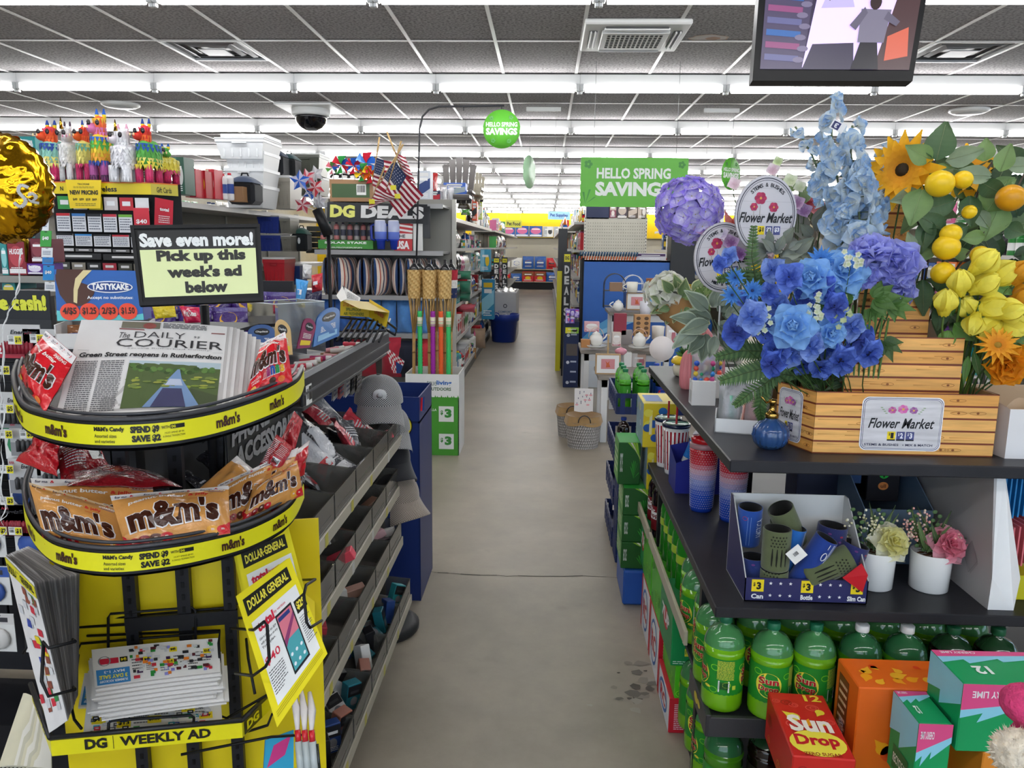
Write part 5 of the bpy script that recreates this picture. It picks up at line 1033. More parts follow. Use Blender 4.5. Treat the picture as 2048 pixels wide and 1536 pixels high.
for i,(x,y,r,c0,c1)in enumerate(((1455,478,16,'9a5aa0','d8c0e0'),(1472,500,15,'8a4a98','c8a8d8'),(1435,460,14,'d8c8e0','f0e8f4'),(1395,450,16,'d8a8d0','f0d0e8'),(1458,360,13,'e8d0d8','f4e4e8'),(1535,330,13,'e0c0cc','f4e8ec'),(1540,355,12,'8a5a7a','d8a0b8'),(1545,312,10,'c8d8a0','e8f0d0'),(1585,395,15,'b88ab8','e0c8e0'),(1600,410,15,'a87ab0','d8c0e0'),(1530,490,15,'e8c8d4','f4e8ec'),(1528,505,14,'d8b0c0','f0e0e8'),(1555,478,12,'e8d0dc','f4ecf0'),(1570,350,14,'dce4c0','f0f4e0'),(1590,362,12,'e4ecc8','f4f6e8'),(1510,470,12,'c8b8c8','e8e0e8'))):
    flower(f'small pale {"mauve" if c0[0] in "89ab" else "pink"} sweet pea blossom around the oval signs, {ORD[i]} of sixteen',x,y,2.3,(.74,2.28,TZ+.06),lambda m,M,r=r,c0=c0,c1=c1:floret(m,M,px2m(2.3,r),c0,c1,4,cup=.5,curl=.2),face=(0,0,.4),sr=.0012)['group']='pale filler blossoms'
# kraft wrapped white hydrangea bouquet
t=thing('wrapped_bouquet','white hydrangea bouquet in a brown kraft paper wrap lying at the left','bouquet',(.56,2.95,TZ));p=P(1330,578,2.95);m=MB();hyd(m,orient(p,(-.3,-.5,.8)),px2m(2.95,34),'e8ecd8','f2f2ec',34,.34,4,'c8d0a0');m.build('blossom','petal',t)
m=MB();a=P(1336,592,2.93);b=P(1385,665,2.9);d=(b-a).normalized();M=basis(d,V(0,1,0).cross(d).normalized(),V(0,1,0),a);m.grid(lambda u,v:M@V(v*.17,(.075-.045*v)*cos(u*2*pi)*(1+.05*sin(v*20+u*9)),(.05-.03*v)*sin(u*2*pi)),20,8,'9a7448');m.build('paper_wrap','paper',t)
# ---- oval signs on picks ----
def oval(lab,cx,cy,Y,rx,ry,tilt,yaw):
    c=P(cx,cy,Y);o=thing('oval_sign',lab,'sign',(c.x,c.y,TZ+.2));M=Matrix.Translation(c)@RZ(yaw)@Matrix.Rotation(tilt,4,'Y');w,h=px2m(Y,rx)*.9,px2m(Y,ry)*.9;S=lambda u,v,q=0:M@V(u,-.003-q,v);m=MB();n=48
    m.prism([(w*cos(i*2*pi/n),h*sin(i*2*pi/n))for i in range(n)],.006,'d0ccd0',M@Matrix.Translation((0,-.003,0)),'b0acb0')
    for k in range(1,6):v=-h+2*h*k/6;q=w*sqrt(1-(v/h)**2);m.drect(S,-q,v,q,v+.0006,'a8a4a8',.0006)
    m.dring(S,0,0,w*.94,h*.94,w*.025,'26263a',.0008,48);m.dring(S,0,0,w*.88,h*.88,w*.012,'26263a',.0008,48)
    for i,ch in enumerate('STEMS & BUSHES'):
        a=pi/2+.72-i*.111
        if ch!=' ':m.dtext(S,ch,w*.76*cos(a)-w*.045,h*.76*sin(a)-h*.05,w*.76*cos(a)+w*.045,h*.76*sin(a)+h*.05,'26262e',.02,h=.001,rot=a-pi/2)
    for i,ch in enumerate('MIX & MATCH'):
        a=-pi/2-.55+i*.11
        if ch!=' ':m.dtext(S,ch,w*.76*cos(a)-w*.045,h*.76*sin(a)-h*.045,w*.76*cos(a)+w*.045,h*.76*sin(a)+h*.045,'26262e',.02,h=.001,rot=a+pi/2)
    for fx,fy,fr in((-.22,.42,.2),(-.42,.2,.13),(.22,.2,.16)):
        for p in range(6):a=p*pi/3;m.dell(S,w*fx+w*fr*.5*cos(a),h*fy+w*fr*.5*sin(a),w*fr*.5,w*fr*.42,['b8345a','a02a50'][p%2],.001+.0001*p,10)
        m.dell(S,w*fx,h*fy,w*fr*.2,w*fr*.2,'d8a04a',.002,8);m.drect(S,w*fx-.0005,-h*.05,w*fx+.0005,h*fy-w*fr,'8a7a5a',.0009)
    m.dtext(S,'Flower Market',-w*.88,-h*.2,w*.86,h*.06,'16161a',.02,.35,.0014)
    for i,(tt,c1,c2)in enumerate((('1','f2d81e','16161a'),('2','4a4f86','f0f0f6'),('3','4a4f86','f0f0f6'))):a=-w*.26+i*w*.26;m.drect(S,a,-h*.5,a+w*.22,-h*.28,c1,.001);m.dtext(S,'$'+tt,a+w*.03,-h*.44,a+w*.19,-h*.31,c2,.04,h=.0014)
    m.build('sign_board','card',o);m=MB();m.tube([c+V(0,.004,-h*.9),V(c.x,c.y+.004,TZ+.2)],.003,'c8c8c8',6);m.build('pick','plastic',o)
oval('larger oval Flower Market sign on a pick, left of the delphiniums',1523,418,2.24,60,68,.0,.28);oval('smaller oval Flower Market sign lower left, half hidden by flowers',1440,505,2.3,57,62,-.1,.3)
# ---- two white pots on the middle shelf ----
def pot(lab,x,y,col0,col1,berry,seed):
    R=random.Random(seed);o=thing('flower_pot',lab,'potted plant',(x,y,MZ));M=RT((x,y,MZ));m=MB();r,h=.054,.108;m.lathe([(r*.86,0),(r*.93,.003),(r,h-.002),(r*.99,h),(r*.93,h),(r*.9,h-.012)],'eeeeec',32,M);m.build('pot','gloss',o)
    m=MB();m.grid(lambda u,v:M@V(r*.9*v*cos(u*6.283),r*.9*v*sin(u*6.283),h-.012+.006*noise.noise(V(u*9,v*5,seed))),20,5,'6f4a30');m.build('moss','fluff',o)
    m=MB();hd=V(x+.03,y-.035,MZ+h+.035);Mr=orient(hd,(.15,-.8,.5));rose(m,Mr,.046,col0,col1,5,.08);ringp(m,Mr@Matrix.Translation((0,0,-.008)),5,.066,.06,-.1,mix(col0,col1,.7),mix(col1,'ffffff',.6 if seed==1 else .2),0,.3,cup=.3,curl=-.5,wav=.15);m.build('rose','petal',o)
    for i in range(7):a=R.uniform(.4,2.9);p=V(x+R.uniform(-.03,.02),y+R.uniform(-.02,.03),MZ+h);leafp('leaf',o,p,(cos(a)*.6,R.uniform(-.2,.3),1),(0,-1,.2),R.uniform(.08,.14),.018,R.choice(['4a6a38','5a7a44','3a5a30']),tip=.7,curl=R.uniform(-.5,.5))
    m=MB();mb=MB()
    for i in range(7):
        a=R.uniform(.0,.9)if i>4 else R.uniform(1.3,2.9);L=R.uniform(.07,.12);b=V(x-.02,y,MZ+h);t_=b+V(cos(a)*L,R.uniform(-.04,.02),abs(sin(a))*L+.01);m.tube([b,(b+t_)/2+V(0,0,.015),t_],.0011,'6a7a48',4)
        for k in range(16):q=b.lerp(t_,R.uniform(.45,1.1))+V(R.gauss(0,.007),R.gauss(0,.006),R.gauss(0,.007));mb.ell(q,R.uniform(.0025,.0042),R.choice(berry),7,5)
    m.build('sprig_stem','leaf',o);q=mb.build('berries','satin',o);q['kind']='stuff'
    m=MB()
    for s in range(2):
        b=V(x-.03+.02*s,y,MZ+h);t_=b+V(-.035+.05*s,0,.11)
        for k in range(10):q=b.lerp(t_,k/9);m.ell(q+V((-1)**k*.008,0,.003),(.007,.003,.006),'5a7a4c',8,5)
    m.build('eucalyptus','leaf',o)
pot('white pot with a pale yellow silk rose and cream berries',.935,2.12,'e8dc6a','f0ecb0',['e8e0b8','f2eed8','d8d0a0'],1);pot('white pot with a pink silk rose and pink berries',1.085,2.115,'d85a78','f098ac',['e8a8a0','d8b8b0','e8d0b8'],2)
# ================= the candy, newspaper and weekly ad stand at the left =================
def sp(pts,t):   # smooth curve through points
    n=len(pts)-1;x=min(max(t,0),.99999)*n;i=int(x);f=x-i;p0=pts[max(i-1,0)];p1=pts[i];p2=pts[i+1];p3=pts[min(i+2,n)]
    return((p1*2)+(p2-p0)*f+(p0*2-p1*5+p2*4-p3)*f*f+(p1*3-p0-p2*3+p3)*f*f*f)*.5
UD=V(cos(.244),sin(.244),0);ND=V(sin(.244),-cos(.244),0)
C0=P(365,1000,1.5);
def D(u,n_,z):return V(C0.x,C0.y,0)+UD*u+ND*n_+V(0,0,z)
AS=thing('ad_stand','black slotted wire stand with yellow back, curved candy baskets and a weekly ad tray','display stand',(C0.x,C0.y,0))
MD=basis(UD,-ND,UZ,V(C0.x,C0.y,0))
m=MB();m.bx(-.26,.27,.022,.028,.12,1.06,'e4cc10',M=MD);m.build('back_panel','satin',AS)
for u,w_ in((-.108,.024),(-.005,.026),(.085,.024)):
    m=MB();m.bx(u-w_/2,u+w_/2,-.006,.02,.05,1.36,'202024',M=MD)
    for k in range(46):m.bx(u-.003,u+.003,-.0075,-.005,.1+k*.027,.112+k*.027,'08080a',M=MD)
    m.build('slotted_upright','black',AS)
m=MB();m.bx(-.27,.28,-.2,.1,0,.04,'1c1c1f',M=MD);m.build('stand_base','black',AS)
for z in(.85,.4):m=MB();m.bx(-.12,.1,-.01,-.002,z,z+.03,'1c1c1f',M=MD);m.build('cross_bar','black',AS)
def mm(m,S,u0,v0,u1,v1,h=.002,rot=0,oc='f4f0ee'):m.dtext(S,"m&m's",u0,v0,u1,v1,'3f1f14',.042,h=h,rot=rot,out=(oc,.03)if oc else None)
def proj(p):
    c,s_=cos(YAW),sin(YAW);x=c*p.x+s_*p.y;y=-s_*p.x+c*p.y;z=p.z-CZ;cp,sp_=cos(PIT),sin(PIT);d=cp*y-sp_*z;u=sp_*y+cp*z;a,b=FPX*x/d,-FPX*u/d
    return 1024+cos(ROL)*a-sin(ROL)*b
def band(pts,seed,marks):
    pp=[P(*p)for p in pts];L_=sum((b-a).length for a,b in zip(pp,pp[1:]));H=.034;n=60
    cv=[sp(pp,i/n)for i in range(n+1)];cum=[0]
    for a,b in zip(cv,cv[1:]):cum.append(cum[-1]+(b-a).length)
    def S(u,v,q=0):
        u=min(max(u,0),cum[-1]-1e-6);i=max(0,min(n-1,next(k for k in range(n)if cum[k+1]>=u)));f=(u-cum[i])/(cum[i+1]-cum[i]);c=cv[i].lerp(cv[i+1],f);t=(cv[i+1]-cv[i]);nn=V(t.y,-t.x,0).normalized();return c+nn*q+V(0,0,-H+v)
    T=cum[-1];m=MB()
    m.grid(lambda u,v:S(u*T,-.004+v*(H+.006),-.001),n,1,'141416');m.grid(lambda u,v:S((1-u)*T,-.004+v*(H+.006),-.004),n,1,'141416')
    m.grid(lambda u,v:S(u*T,.001+v*(H-.003),.0004),n,1,'e6e01c')
    def U(x):
        for i in range(n):
            a_,b_=proj(cv[i]),proj(cv[i+1])
            if a_<=x<=b_:return cum[i]+(cum[i+1]-cum[i])*(x-a_)/(b_-a_+1e-9)
        return 0 if x<proj(cv[n//2])else T
    for x0,x1 in marks[0]:mm(m,S,U(x0),.008,U(x1),.027,.0016,0,None)
    x0=marks[1];D_=lambda t,a_,z0,b_,z1,c,bo:m.dtext(S,t,U(x0+a_),z0,U(x0+b_),z1,c,bo,h=.0014)
    D_("M&M's Candy",0,.0205,60,.0295,'1a1a14',.04);D_('Assorted sizes',0,.0125,44,.018,'3a3a1c',.01);D_('and varieties',0,.0045,40,.0095,'3a3a1c',.01)
    D_('SPEND $9',72,.0175,130,.0295,'141410',.06);D_('SAVE $2',74,.0035,132,.0155,'141410',.06);D_('WITH',134,.0225,150,.027,'141410',.02)
    m.drect(S,U(x0+152),.0215,U(x0+180),.028,'141410',.001,3);D_('DG',154,.0228,162,.0268,'e6e01c',.04);D_('MUST SPEND $9 IN',140,.014,178,.017,'2a2a14',0);D_('A SINGLE TRANSACTION',136,.009,180,.012,'2a2a14',0)
    m.build('price_band','satin',AS)
    m=MB()
    for dz,q,r_ in((.006,-.003,.004),(.012,-.012,.0028),(-.03,-.012,.0028)):m.tube([S(T*i/40,H+dz,q)for i in range(41)],r_,'3a3a3e',6)
    m.build('wire_rim','satin',AS)
    # basket floor
    m=MB();vs=[S(T*i/30,-.006,-.006)for i in range(31)];m.add(vs+[v+V(0,0,-.004)for v in vs],[tuple(range(31))[::-1],tuple(range(31,62))],'1b1b1e')
    m.build('basket_floor','black',AS)
    m=MB()
    for i in range(1,10):a=S(T*i/10,-.006,-.01);b=D((a-C0).dot(UD),0,a.z);m.tube([a,b],.002,'2a2a2c',5)
    m.build('basket_wires','satin',AS)
    return S,T
B1=[(31,752,1.50),(23,786,1.36),(42,836,1.24),(90,856,1.17),(160,866,1.13),(250,866,1.12),(344,857,1.14),(437,838,1.19),(531,806,1.27),(592,775,1.37),(607,748,1.50)]
B2=[(60,965,1.52),(50,1006,1.38),(64,1060,1.27),(100,1100,1.2),(150,1118,1.16),(235,1124,1.15),(330,1113,1.17),(420,1095,1.22),(510,1068,1.31),(585,1024,1.42),(612,975,1.54)]
SB1,T1=band(B1,1,(((30,46),(92,135),(432,479),(538,566)),190));SB2,T2=band(B2,2,(((62,76),(120,162),(449,494),(551,578)),214))
# ---- bags and papers as bulged quads ----
def quad(tl,tr,br,bl,bulge=0,seed=0,wr=0,side=1,curl=0):
    tl,tr,br,bl=[P(*p)if not isinstance(p,Vector)else p for p in(tl,tr,br,bl)];n=(tr-tl).cross(bl-tl).normalized();n=-n if n.dot(CAM-tl)<0 else n;o=seed*7.3
    def S(u,v,q=0):
        p=tl.lerp(tr,u)*v+bl.lerp(br,u)*(1-v);uu=min(max(u,0),1);vv=min(max(v,0),1);b=bulge*max(0,sin(pi*uu))**.6*max(0,sin(pi*min(vv/.93,1)))**.55
        return p+n*(side*(b+.0006)+q+curl*sin(pi*uu)+wr*noise.noise(V(u*4+o,v*4,o))*(.4+1.2*sin(pi*uu)*sin(pi*vv)))
    return S
def bagq(lab,q,bulge,c,art=None,topc=None,seed=0,mat='film',wr=.006,tb=.12,name='candy_bag',cat='candy bag',group=None,back=None):
    S=quad(*q,bulge=bulge,seed=seed,wr=wr);S2=quad(*q,bulge=bulge,seed=seed,wr=wr,side=-1);m=MB();cf=(lambda u,v:C(topc)if v>1-tb else C(c))if topc else None
    m.grid(lambda u,v:S(u,v),22,22,c,True,colf=cf);m.grid(lambda u,v:S2(1-u,v),16,16,back or shade(c,.8),True)
    if art:art(m,S)
    return tag(m.build(name,mat),lab,cat,group)
def stripe_txt(m,S,v0,v1,h=.0012):
    for i,(t,c)in enumerate((('for me','3a3a50'),('&','c81e28'),('for us','3a3a50'),('&','c81e28'),('for everyone','3a3a50'),('&','c81e28'),('for you','3a3a50'),('&','c81e28'))):u=.03+i*.12;m.dtext(S,t,u,v0,u+(.1 if c[0]=='3' else .035),v1,c,.02,.2,h)
def artPB(m,S):  # tan peanut butter and jelly bag
    for i,(u,c)in enumerate(((.03,'b8141c'),(.13,'8f1a1c'),(.24,'5a2a1c'),(.34,'c81e28'),(.78,'e0a03a'),(.88,'c81e28'))):m.dell(S,u+.05,.07,.06,.06,c,.0012+.0002*i);m.dtext(S,'m',u+.035,.055,u+.065,.085,'f0dcd0',.03,h=.0028)
    m.dpoly(S,[(0,0),(.14,0),(.06,.12),(0,.25)],'c4222a',.001);m.dpoly(S,[(1,0),(.84,0),(.93,.14),(1,.22)],'c4222a',.001)
    m.dtext(S,'peanut butter',.12,.7,.62,.79,'f8efe4',.03,.1,.0016);m.dtext(S,'& jelly',.64,.71,.82,.79,'c8322a',.03,.1,.0016);m.drect(S,.64,.655,.8,.668,'c86a3a',.0014);m.dtext(S,'SHARING',.8,.85,.97,.9,'f4ece4',.02,.1,.0016);m.drect(S,.82,.825,.95,.835,'5a6aa0',.0014)
    mm(m,S,.08,.2,.9,.66,.003)
    stripe_txt(m,S,.925,.97)
def artR(mini=False):
    def a(m,S):
        m.dtext(S,'peanut butter',.1,.7,.8,.78,'f8efe4',.03,.1,.0016);mm(m,S,.06,.32,.94,.68,.003);m.dtext(S,'SHARING',.62,.8,.94,.85,'f4ece4',.02,.1,.0016)
        if mini:
            for i,(t,c)in enumerate((('m','b81c28'),('i','8f1a5a'),('n','1c4a9c'),('i','2a8a4a'),('s','d8a020'))):m.dtext(S,t,.4+i*.1,.17,.49+i*.1,.3,c,.05,h=.003,out=('f6f2ee',.02))
            m.dtext(S,'CHOCOLATE',.12,.22,.36,.255,'f4ece4',.01,h=.0016);m.dtext(S,'CANDIES',.15,.17,.33,.205,'f4ece4',.01,h=.0016)
        for i,(u,v,c)in enumerate(((.2,.1,'d8a02a'),(.4,.07,'a81420'),(.62,.1,'3a1c14'),(.8,.08,'d8702a'))):m.dell(S,u,v,.07,.045,c,.0016)
        stripe_txt(m,S,.92,.97)
    return a
def artBack(m,S):
    m.lines(S,.08,.15,.5,.9,16,'e8dcdc',.4,3,.0014,.1);m.bars(S,.62,.2,.9,.42,seed=3,h=.002);m.lines(S,.58,.5,.94,.85,7,'d8b8b8',.4,5,.0014)
TAN,RED='d0934e','cf1c26'
# newspapers
def artNews(m,S):
    m.dtext(S,'The',.28,.79,.35,.855,'2c2a2c',.0,.3,.0012);m.dtext(S,'DAILY',.38,.8,.72,.87,'3a383a',-.01,0,.0012);m.dtext(S,'COURIER',.27,.69,.985,.785,'2e2c2e',.0,0,.0012);m.dtext(S,'$2',.78,.815,.82,.84,'3a383a',0,0,.0012)
    m.drect(S,.27,.89,.99,.905,'8a5a58',.001);m.drect(S,.28,.91,.54,.985,'6f6a5a',.001);m.dell(S,.47,.94,.045,.035,'8a4a44',.0013);m.lines(S,.56,.92,.86,.985,4,'4a4a4c',.5,3,.001);m.drect(S,.03,.655,.99,.6575,'8a888a',.001);m.dtext(S,'Serving Rutherford County',.35,.665,.9,.68,'6a686a',0,0,.001)
    m.dtext(S,'Green Street reopens in Rutherfordton',.05,.56,.985,.625,'1c1a1c',.035,.12,.0014)
    for u0,u1,n in((.04,.18,26),(.2,.35,26)):
        m.lines(S,u0,.02,u1,.54,n,'5c5a5c',.5,n+int(u0*50),.001,.05)
    # front page photograph: a road seen from above
    a,b,c0,d=.385,.04,.985,.53;w,h=d-b,c0-a
    m.drect(S,a,b,c0,d,'4a5a30',.0011,6);m.drect(S,a,b+.42,c0,d,'a8b8c0',.0013,6);R=random.Random(9)
    for k in range(60):u=R.uniform(a+.01,c0-.03);e=abs(u-.69)/.3;m.dell(S,u,b+.36+R.uniform(-.01,.035)+e*.05,.02,.022,R.choice(['3f5a2a','4a6a30','587838','34491f']),.0014+.00001*k,8)
    for k in range(40):u=R.uniform(a+.02,c0-.03);m.dell(S,u,b+R.uniform(.2,.32),.03,.01,R.choice(['8a9a3a','788a34','6a7a3a','94983f']),.0016+.00001*k,8)
    m.dpoly(S,[(.52,b),(.88,b),(.74,b+.3),(.72,b+.4),(.705,b+.4),(.66,b+.3)],'6f8ab0',.0022);m.dpoly(S,[(.57,b),(.79,b),(.75,b+.19),(.63,b+.19)],'3a3a5c',.0025);m.dpoly(S,[(.64,b+.22),(.755,b+.22),(.735,b+.29),(.665,b+.29)],'b0b8cc',.0025);m.dpoly(S,[(.88,b),(c0,b),(c0,b+.12),(.8,b+.2)],'3f4a2c',.002)
NQ=((160,661,1.37),(452,668,1.43),(438,838,1.235),(112,856,1.175))
for i in range(14):
    k=i;off=ND*(-.0045*k)+UD*(.0042*k+.0002*k*k)+V(0,0,-.0006*k*k*.6)
    q=[P(*p)+off+V(0,0,.0035*k*(j>1))for j,p in enumerate(NQ)];S=quad(*q,bulge=0,curl=.004,seed=i,wr=.0015);m=MB();m.grid(lambda u,v:S(u,v),16,8,'d8d5d3' if i%2==0 else 'b4b0ae');m.grid(lambda u,v:S(1-u,v,-.0032),16,8,'c8c5c3')
    for(ua,ub)in((1,1),):m.grid(lambda u,v:S(1,v,-.0032*u),2,8,'e2dfdd')
    m.grid(lambda u,v:S(v,1,-.0032*u),2,8,'e2dfdd')
    if i==0:artNews(m,S)
    tag(m.build('newspaper','paper'),'folded newspaper at the front of the pile, headline Green Street reopens in Rutherfordton' if i==0 else f'folded newspaper, {ORD[i-1]} behind the front copy, only its edge showing','newspaper',None if i==0 else 'newspapers behind the front copy')
# candy bags, top basket
bagq('red candy bag leaning at the left end of the top basket',((90,684,1.27),(152,735,1.24),(92,848,1.17),(36,775,1.25)),.022,RED,artR(),'ece4e2',1,tb=.14)
bagq('red minis candy bag at the right end of the top basket',((520,700,1.36),(568,674,1.38),(585,772,1.34),(488,822,1.27)),.02,RED,artR(True),'ece4e2',2,tb=.15)
# bottom basket
bagq('red foil candy bag lying crumpled at the far left of the lower basket',((95,890,1.5),(120,905,1.42),(120,975,1.38),(35,945,1.42)),.02,'b81a24',None,None,3,'crinkle',.012)
bagq('red candy bag with a barcode, back side up, behind the tan bags',((106,888,1.5),(180,888,1.56),(228,958,1.5),(128,985,1.38)),.02,'9c1822',artBack,None,4,'crinkle',.012)
bagq('red candy bag lying flat behind the front tan bags',((135,965,1.44),(300,962,1.48),(370,990,1.36),(140,995,1.3)),.02,'8f1a22',artBack,None,5,'crinkle',.008)
bagq('tan peanut butter bag behind the front pair, only its top strip showing',((66,980,1.31),(310,982,1.36),(320,1100,1.27),(100,1110,1.23)),.015,TAN,artPB,'e8e0da',6,tb=.14)
bagq('tan peanut butter candy bag at the front left of the lower basket',((63,988,1.27),(240,1035,1.26),(268,1122,1.2),(98,1112,1.205)),.024,TAN,artPB,'d8b890',7,tb=.03)
bagq('tan peanut butter candy bag at the front centre of the lower basket',((226,1012,1.25),(462,985,1.32),(468,1080,1.25),(262,1122,1.17)),.026,TAN,artPB,'e8e0da',8,tb=.1)
bagq('tan candy bag peeking up behind the right tan bag',((478,925,1.5),(522,960,1.46),(470,1030,1.38),(405,990,1.42)),.018,TAN,None,'e8e0da',9,tb=.18)
bagq('tan candy bag tilted beside the right one',((440,985,1.4),(600,905,1.52),(560,1040,1.42),(455,1062,1.32)),.015,TAN,artPB,'e8e0da',10,tb=.12)
bagq('tan candy bag at the right end of the lower basket',((512,985,1.40),(598,930,1.48),(612,1000,1.46),(490,1058,1.33)),.022,TAN,artPB,None,11)
bagq('red candy bag pointing up at the right end of the lower basket',((590,832,1.6),(608,852,1.58),(592,915,1.52),(565,888,1.54)),.01,'a81a24',None,None,12,'crinkle',.008)
bagq('red wrapped candy bag below the upright one',((556,880,1.52),(590,905,1.5),(560,960,1.46),(520,950,1.48)),.018,'b01c26',artBack,None,13,'crinkle',.008)
bagq('red candy bag at the far right edge of the lower basket',((585,920,1.56),(622,890,1.62),(612,960,1.58),(560,985,1.5)),.014,'c01e28',None,'e4dad6',14,'film',.008)
# ---- Save even more sign ----
sg=thing('ad_sign','black framed sign reading Save even more, pick up this week\'s ad below','sign',P(405,660,1.5))
q=[P(253,470,1.42),P(512,461,1.5),P(524,614,1.47),P(276,630,1.39)];S=quad(*q);W_=(q[1]-q[0]).length;m=MB();m.grid(lambda u,v:S(u,v),1,1,'101012');m.grid(lambda u,v:S(1-u,v,-.014),1,1,'1c1c1e')
for a,b in(((0,0),(1,0)),((1,0),(1,1)),((1,1),(0,1)),((0,1),(0,0))):m.add([S(*a,-.014),S(*b,-.014),S(*b,.0),S(*a,.0)],[(0,1,2,3)],'1c1c1e')
for(u0,v0,u1,v1)in((0,0,1,.045),(0,.955,1,1),(0,.045,.028,.955),(.972,.045,1,.955)):m.drect(S,u0,v0,u1,v1,'18181a',.004);
m.build('sign_frame','black',sg);m=MB();m.drect(S,.05,.1,.955,.69,'e8efb0',.0022);m.drect(S,.05,.69,.955,.93,'141416',.0022);m.dtext(S,'Save even more!',.055,.72,.94,.9,'f4f4f0',.05,0,.003)
m.dtext(S,'Pick up this',.17,.5,.87,.68,'1c1c18',.055,0,.003);m.dtext(S,"week's ad",.24,.33,.83,.48,'1c1c18',.055,0,.003);m.dtext(S,'below',.37,.13,.71,.28,'1c1c18',.055,0,.003);m.build('sign_insert','card',sg)
m=MB();a=P(405,625,1.5);m.tube([a,V(a.x,a.y,1.1)],.009,'18181a',8);m.build('sign_pole','black',sg)
# ---- tastykake box ----
t=thing('snack_cake_box','blue snack cake display box lettered Tastykake behind the newspapers','box',P(200,740,1.72));q=[P(103,561,1.78),P(272,560,1.84),P(285,658,1.80),P(112,664,1.74)];S=quad(*q);m=MB();m.grid(lambda u,v:S(u,v),1,1,'2a62ae');m.grid(lambda u,v:S(1-u,v,-.003),1,1,'8f8a80')
m.dpoly(S,[(0,0),(1,0),(1,.13),(.9,.1),(.8,.14),(.7,.1),(.3,.12),(.15,.16),(0,.2)],'5fc4c8',.001);m.dell(S,.25,.9,.24,.62,'4a2a22',.0013,28,pi,1.9*pi);m.dpoly(S,[(.03,1),(.42,1),(.36,.85),(.26,.7),(.24,.42),(.14,.28),(.05,.5),(.01,.8)],'4a2a22',.0015)
m.dpoly(S,[(.44,.99),(.34,.99),(.24,.82),(.21,.6),(.2,.36),(.24,.33),(.26,.6),(.32,.8)],'e0cf9a',.0018)
m.dell(S,.64,.66,.27,.12,'f4f4f4',.0016,24);m.dell(S,.64,.66,.255,.1,'1c3f86',.0019,24);m.dtext(S,'TASTYKAKE',.42,.6,.86,.73,'f6f6f4',.05,0,.0024);m.dtext(S,'Accept no substitutes:',.36,.4,.9,.48,'f0f4f8',.02,0,.002)
for i,tx in enumerate(('4/$5','$1.25','2/$3','$1.50')):u=.15+i*.225;m.dell(S,u,.17,.11,.165,'e84a30',.0022+.0002*i,28);m.dtext(S,tx,u-.08,.1,u+.08,.25,'2a1210',.03,0,.0036)
m.build('box_header','card',t)
m=MB();S2=quad(P(272,560,1.84),P(290,562,2.0),P(300,655,1.98),P(285,658,1.80));m.grid(lambda u,v:S2(u,v),1,1,'28529a');m.grid(lambda u,v:S2(1-u,v,-.002),1,1,'28529a');m.build('box_wing','card',t)
m=MB();a,b=P(105,672,1.70),P(288,666,1.76);d=(b-a).normalized();nn=V(-d.y,d.x,0);M=basis(d,nn,UZ,V(a.x,a.y,a.z));w=(b-a).length;m.bx(0,w,0,.003,-.05,-.02,'e4e0dc',M=M);m.bx(0,.003,0,.15,-.05,.0,'e4e0dc',M=M);m.bx(w-.003,w,0,.15,-.05,.0,'d8d4d0',M=M);m.bx(0,w,0,.15,-.055,-.05,'d8d4d0',M=M);m.bx(0,w,.147,.15,-.05,.0,'8f8a86',M=M);m.build('box_tray','card',t)
for i in range(5):o=bagq(f'wrapped brown snack cake in the Tastykake tray, {ORD[i]} from the left',(M@V(.015+.04*i,.05,-.005),M@V(.05+.04*i,.05,-.005),M@V(.05+.04*i,.04,-.045),M@V(.015+.04*i,.04,-.045)),.012,'8a5a3a',lambda m,S:m.drect(S,0,.1,1,.5,'1c3f86',.001,6),None,20+i,'film',.003,name='snack_cake',cat='snack')
# ---- weekly ad tray ----
tr=[(76,1392,1.44),(118,1500,1.30),(500,1455,1.38),(560,1395,1.56)]
pp=[P(*p)for p in tr];m=MB();H=.036
def arm(a,b,c='e6dc14'):
    t_=(b-a).normalized();nn=V(t_.y,-t_.x,0).normalized();S=frame(a+V(0,0,-H),b-a,V(0,0,1));m.add([S(0,0,0),S(1,0,0),S(1,H,0),S(0,H,0),S(0,0,-.003),S(1,0,-.003),S(1,H,-.003),S(0,H,-.003)],[(0,1,2,3),(7,6,5,4),(0,4,5,1),(3,2,6,7)],c);m.tube([a+V(0,0,.002),b+V(0,0,.002)],.005,'1c1c1e',6);return lambda u,v,q=0:S(u,v,q)
S1=arm(pp[0],pp[1]);S2=arm(pp[1],pp[2]);S3=arm(pp[2],pp[3])
m.dtext(S2,'DG',.17,.007,.285,.029,'16160c',.05,0,.0012);m.drect(S2,.315,.004,.318,.031,'16160c',.001);m.dtext(S2,'WEEKLY AD',.35,.008,.83,.028,'16160c',.04,0,.0012);m.drect(S3,.05,.002,.6,.033,'1a1a14',.001);m.dtext(S3,'DG',.12,.008,.5,.028,'e6dc14',.05,0,.0016);m.dtext(S1,'WEEKLY AD',.1,.008,.75,.028,'16160c',.03,0,.0012)
m.build('tray_lip','satin',AS)
def wire(pts,r=.0028,name='tray_wires',c='161618'):
    m=MB()
    for q in pts:m.tube([P(*p)for p in q],r,c,6)
    return m.build(name,'black',AS)
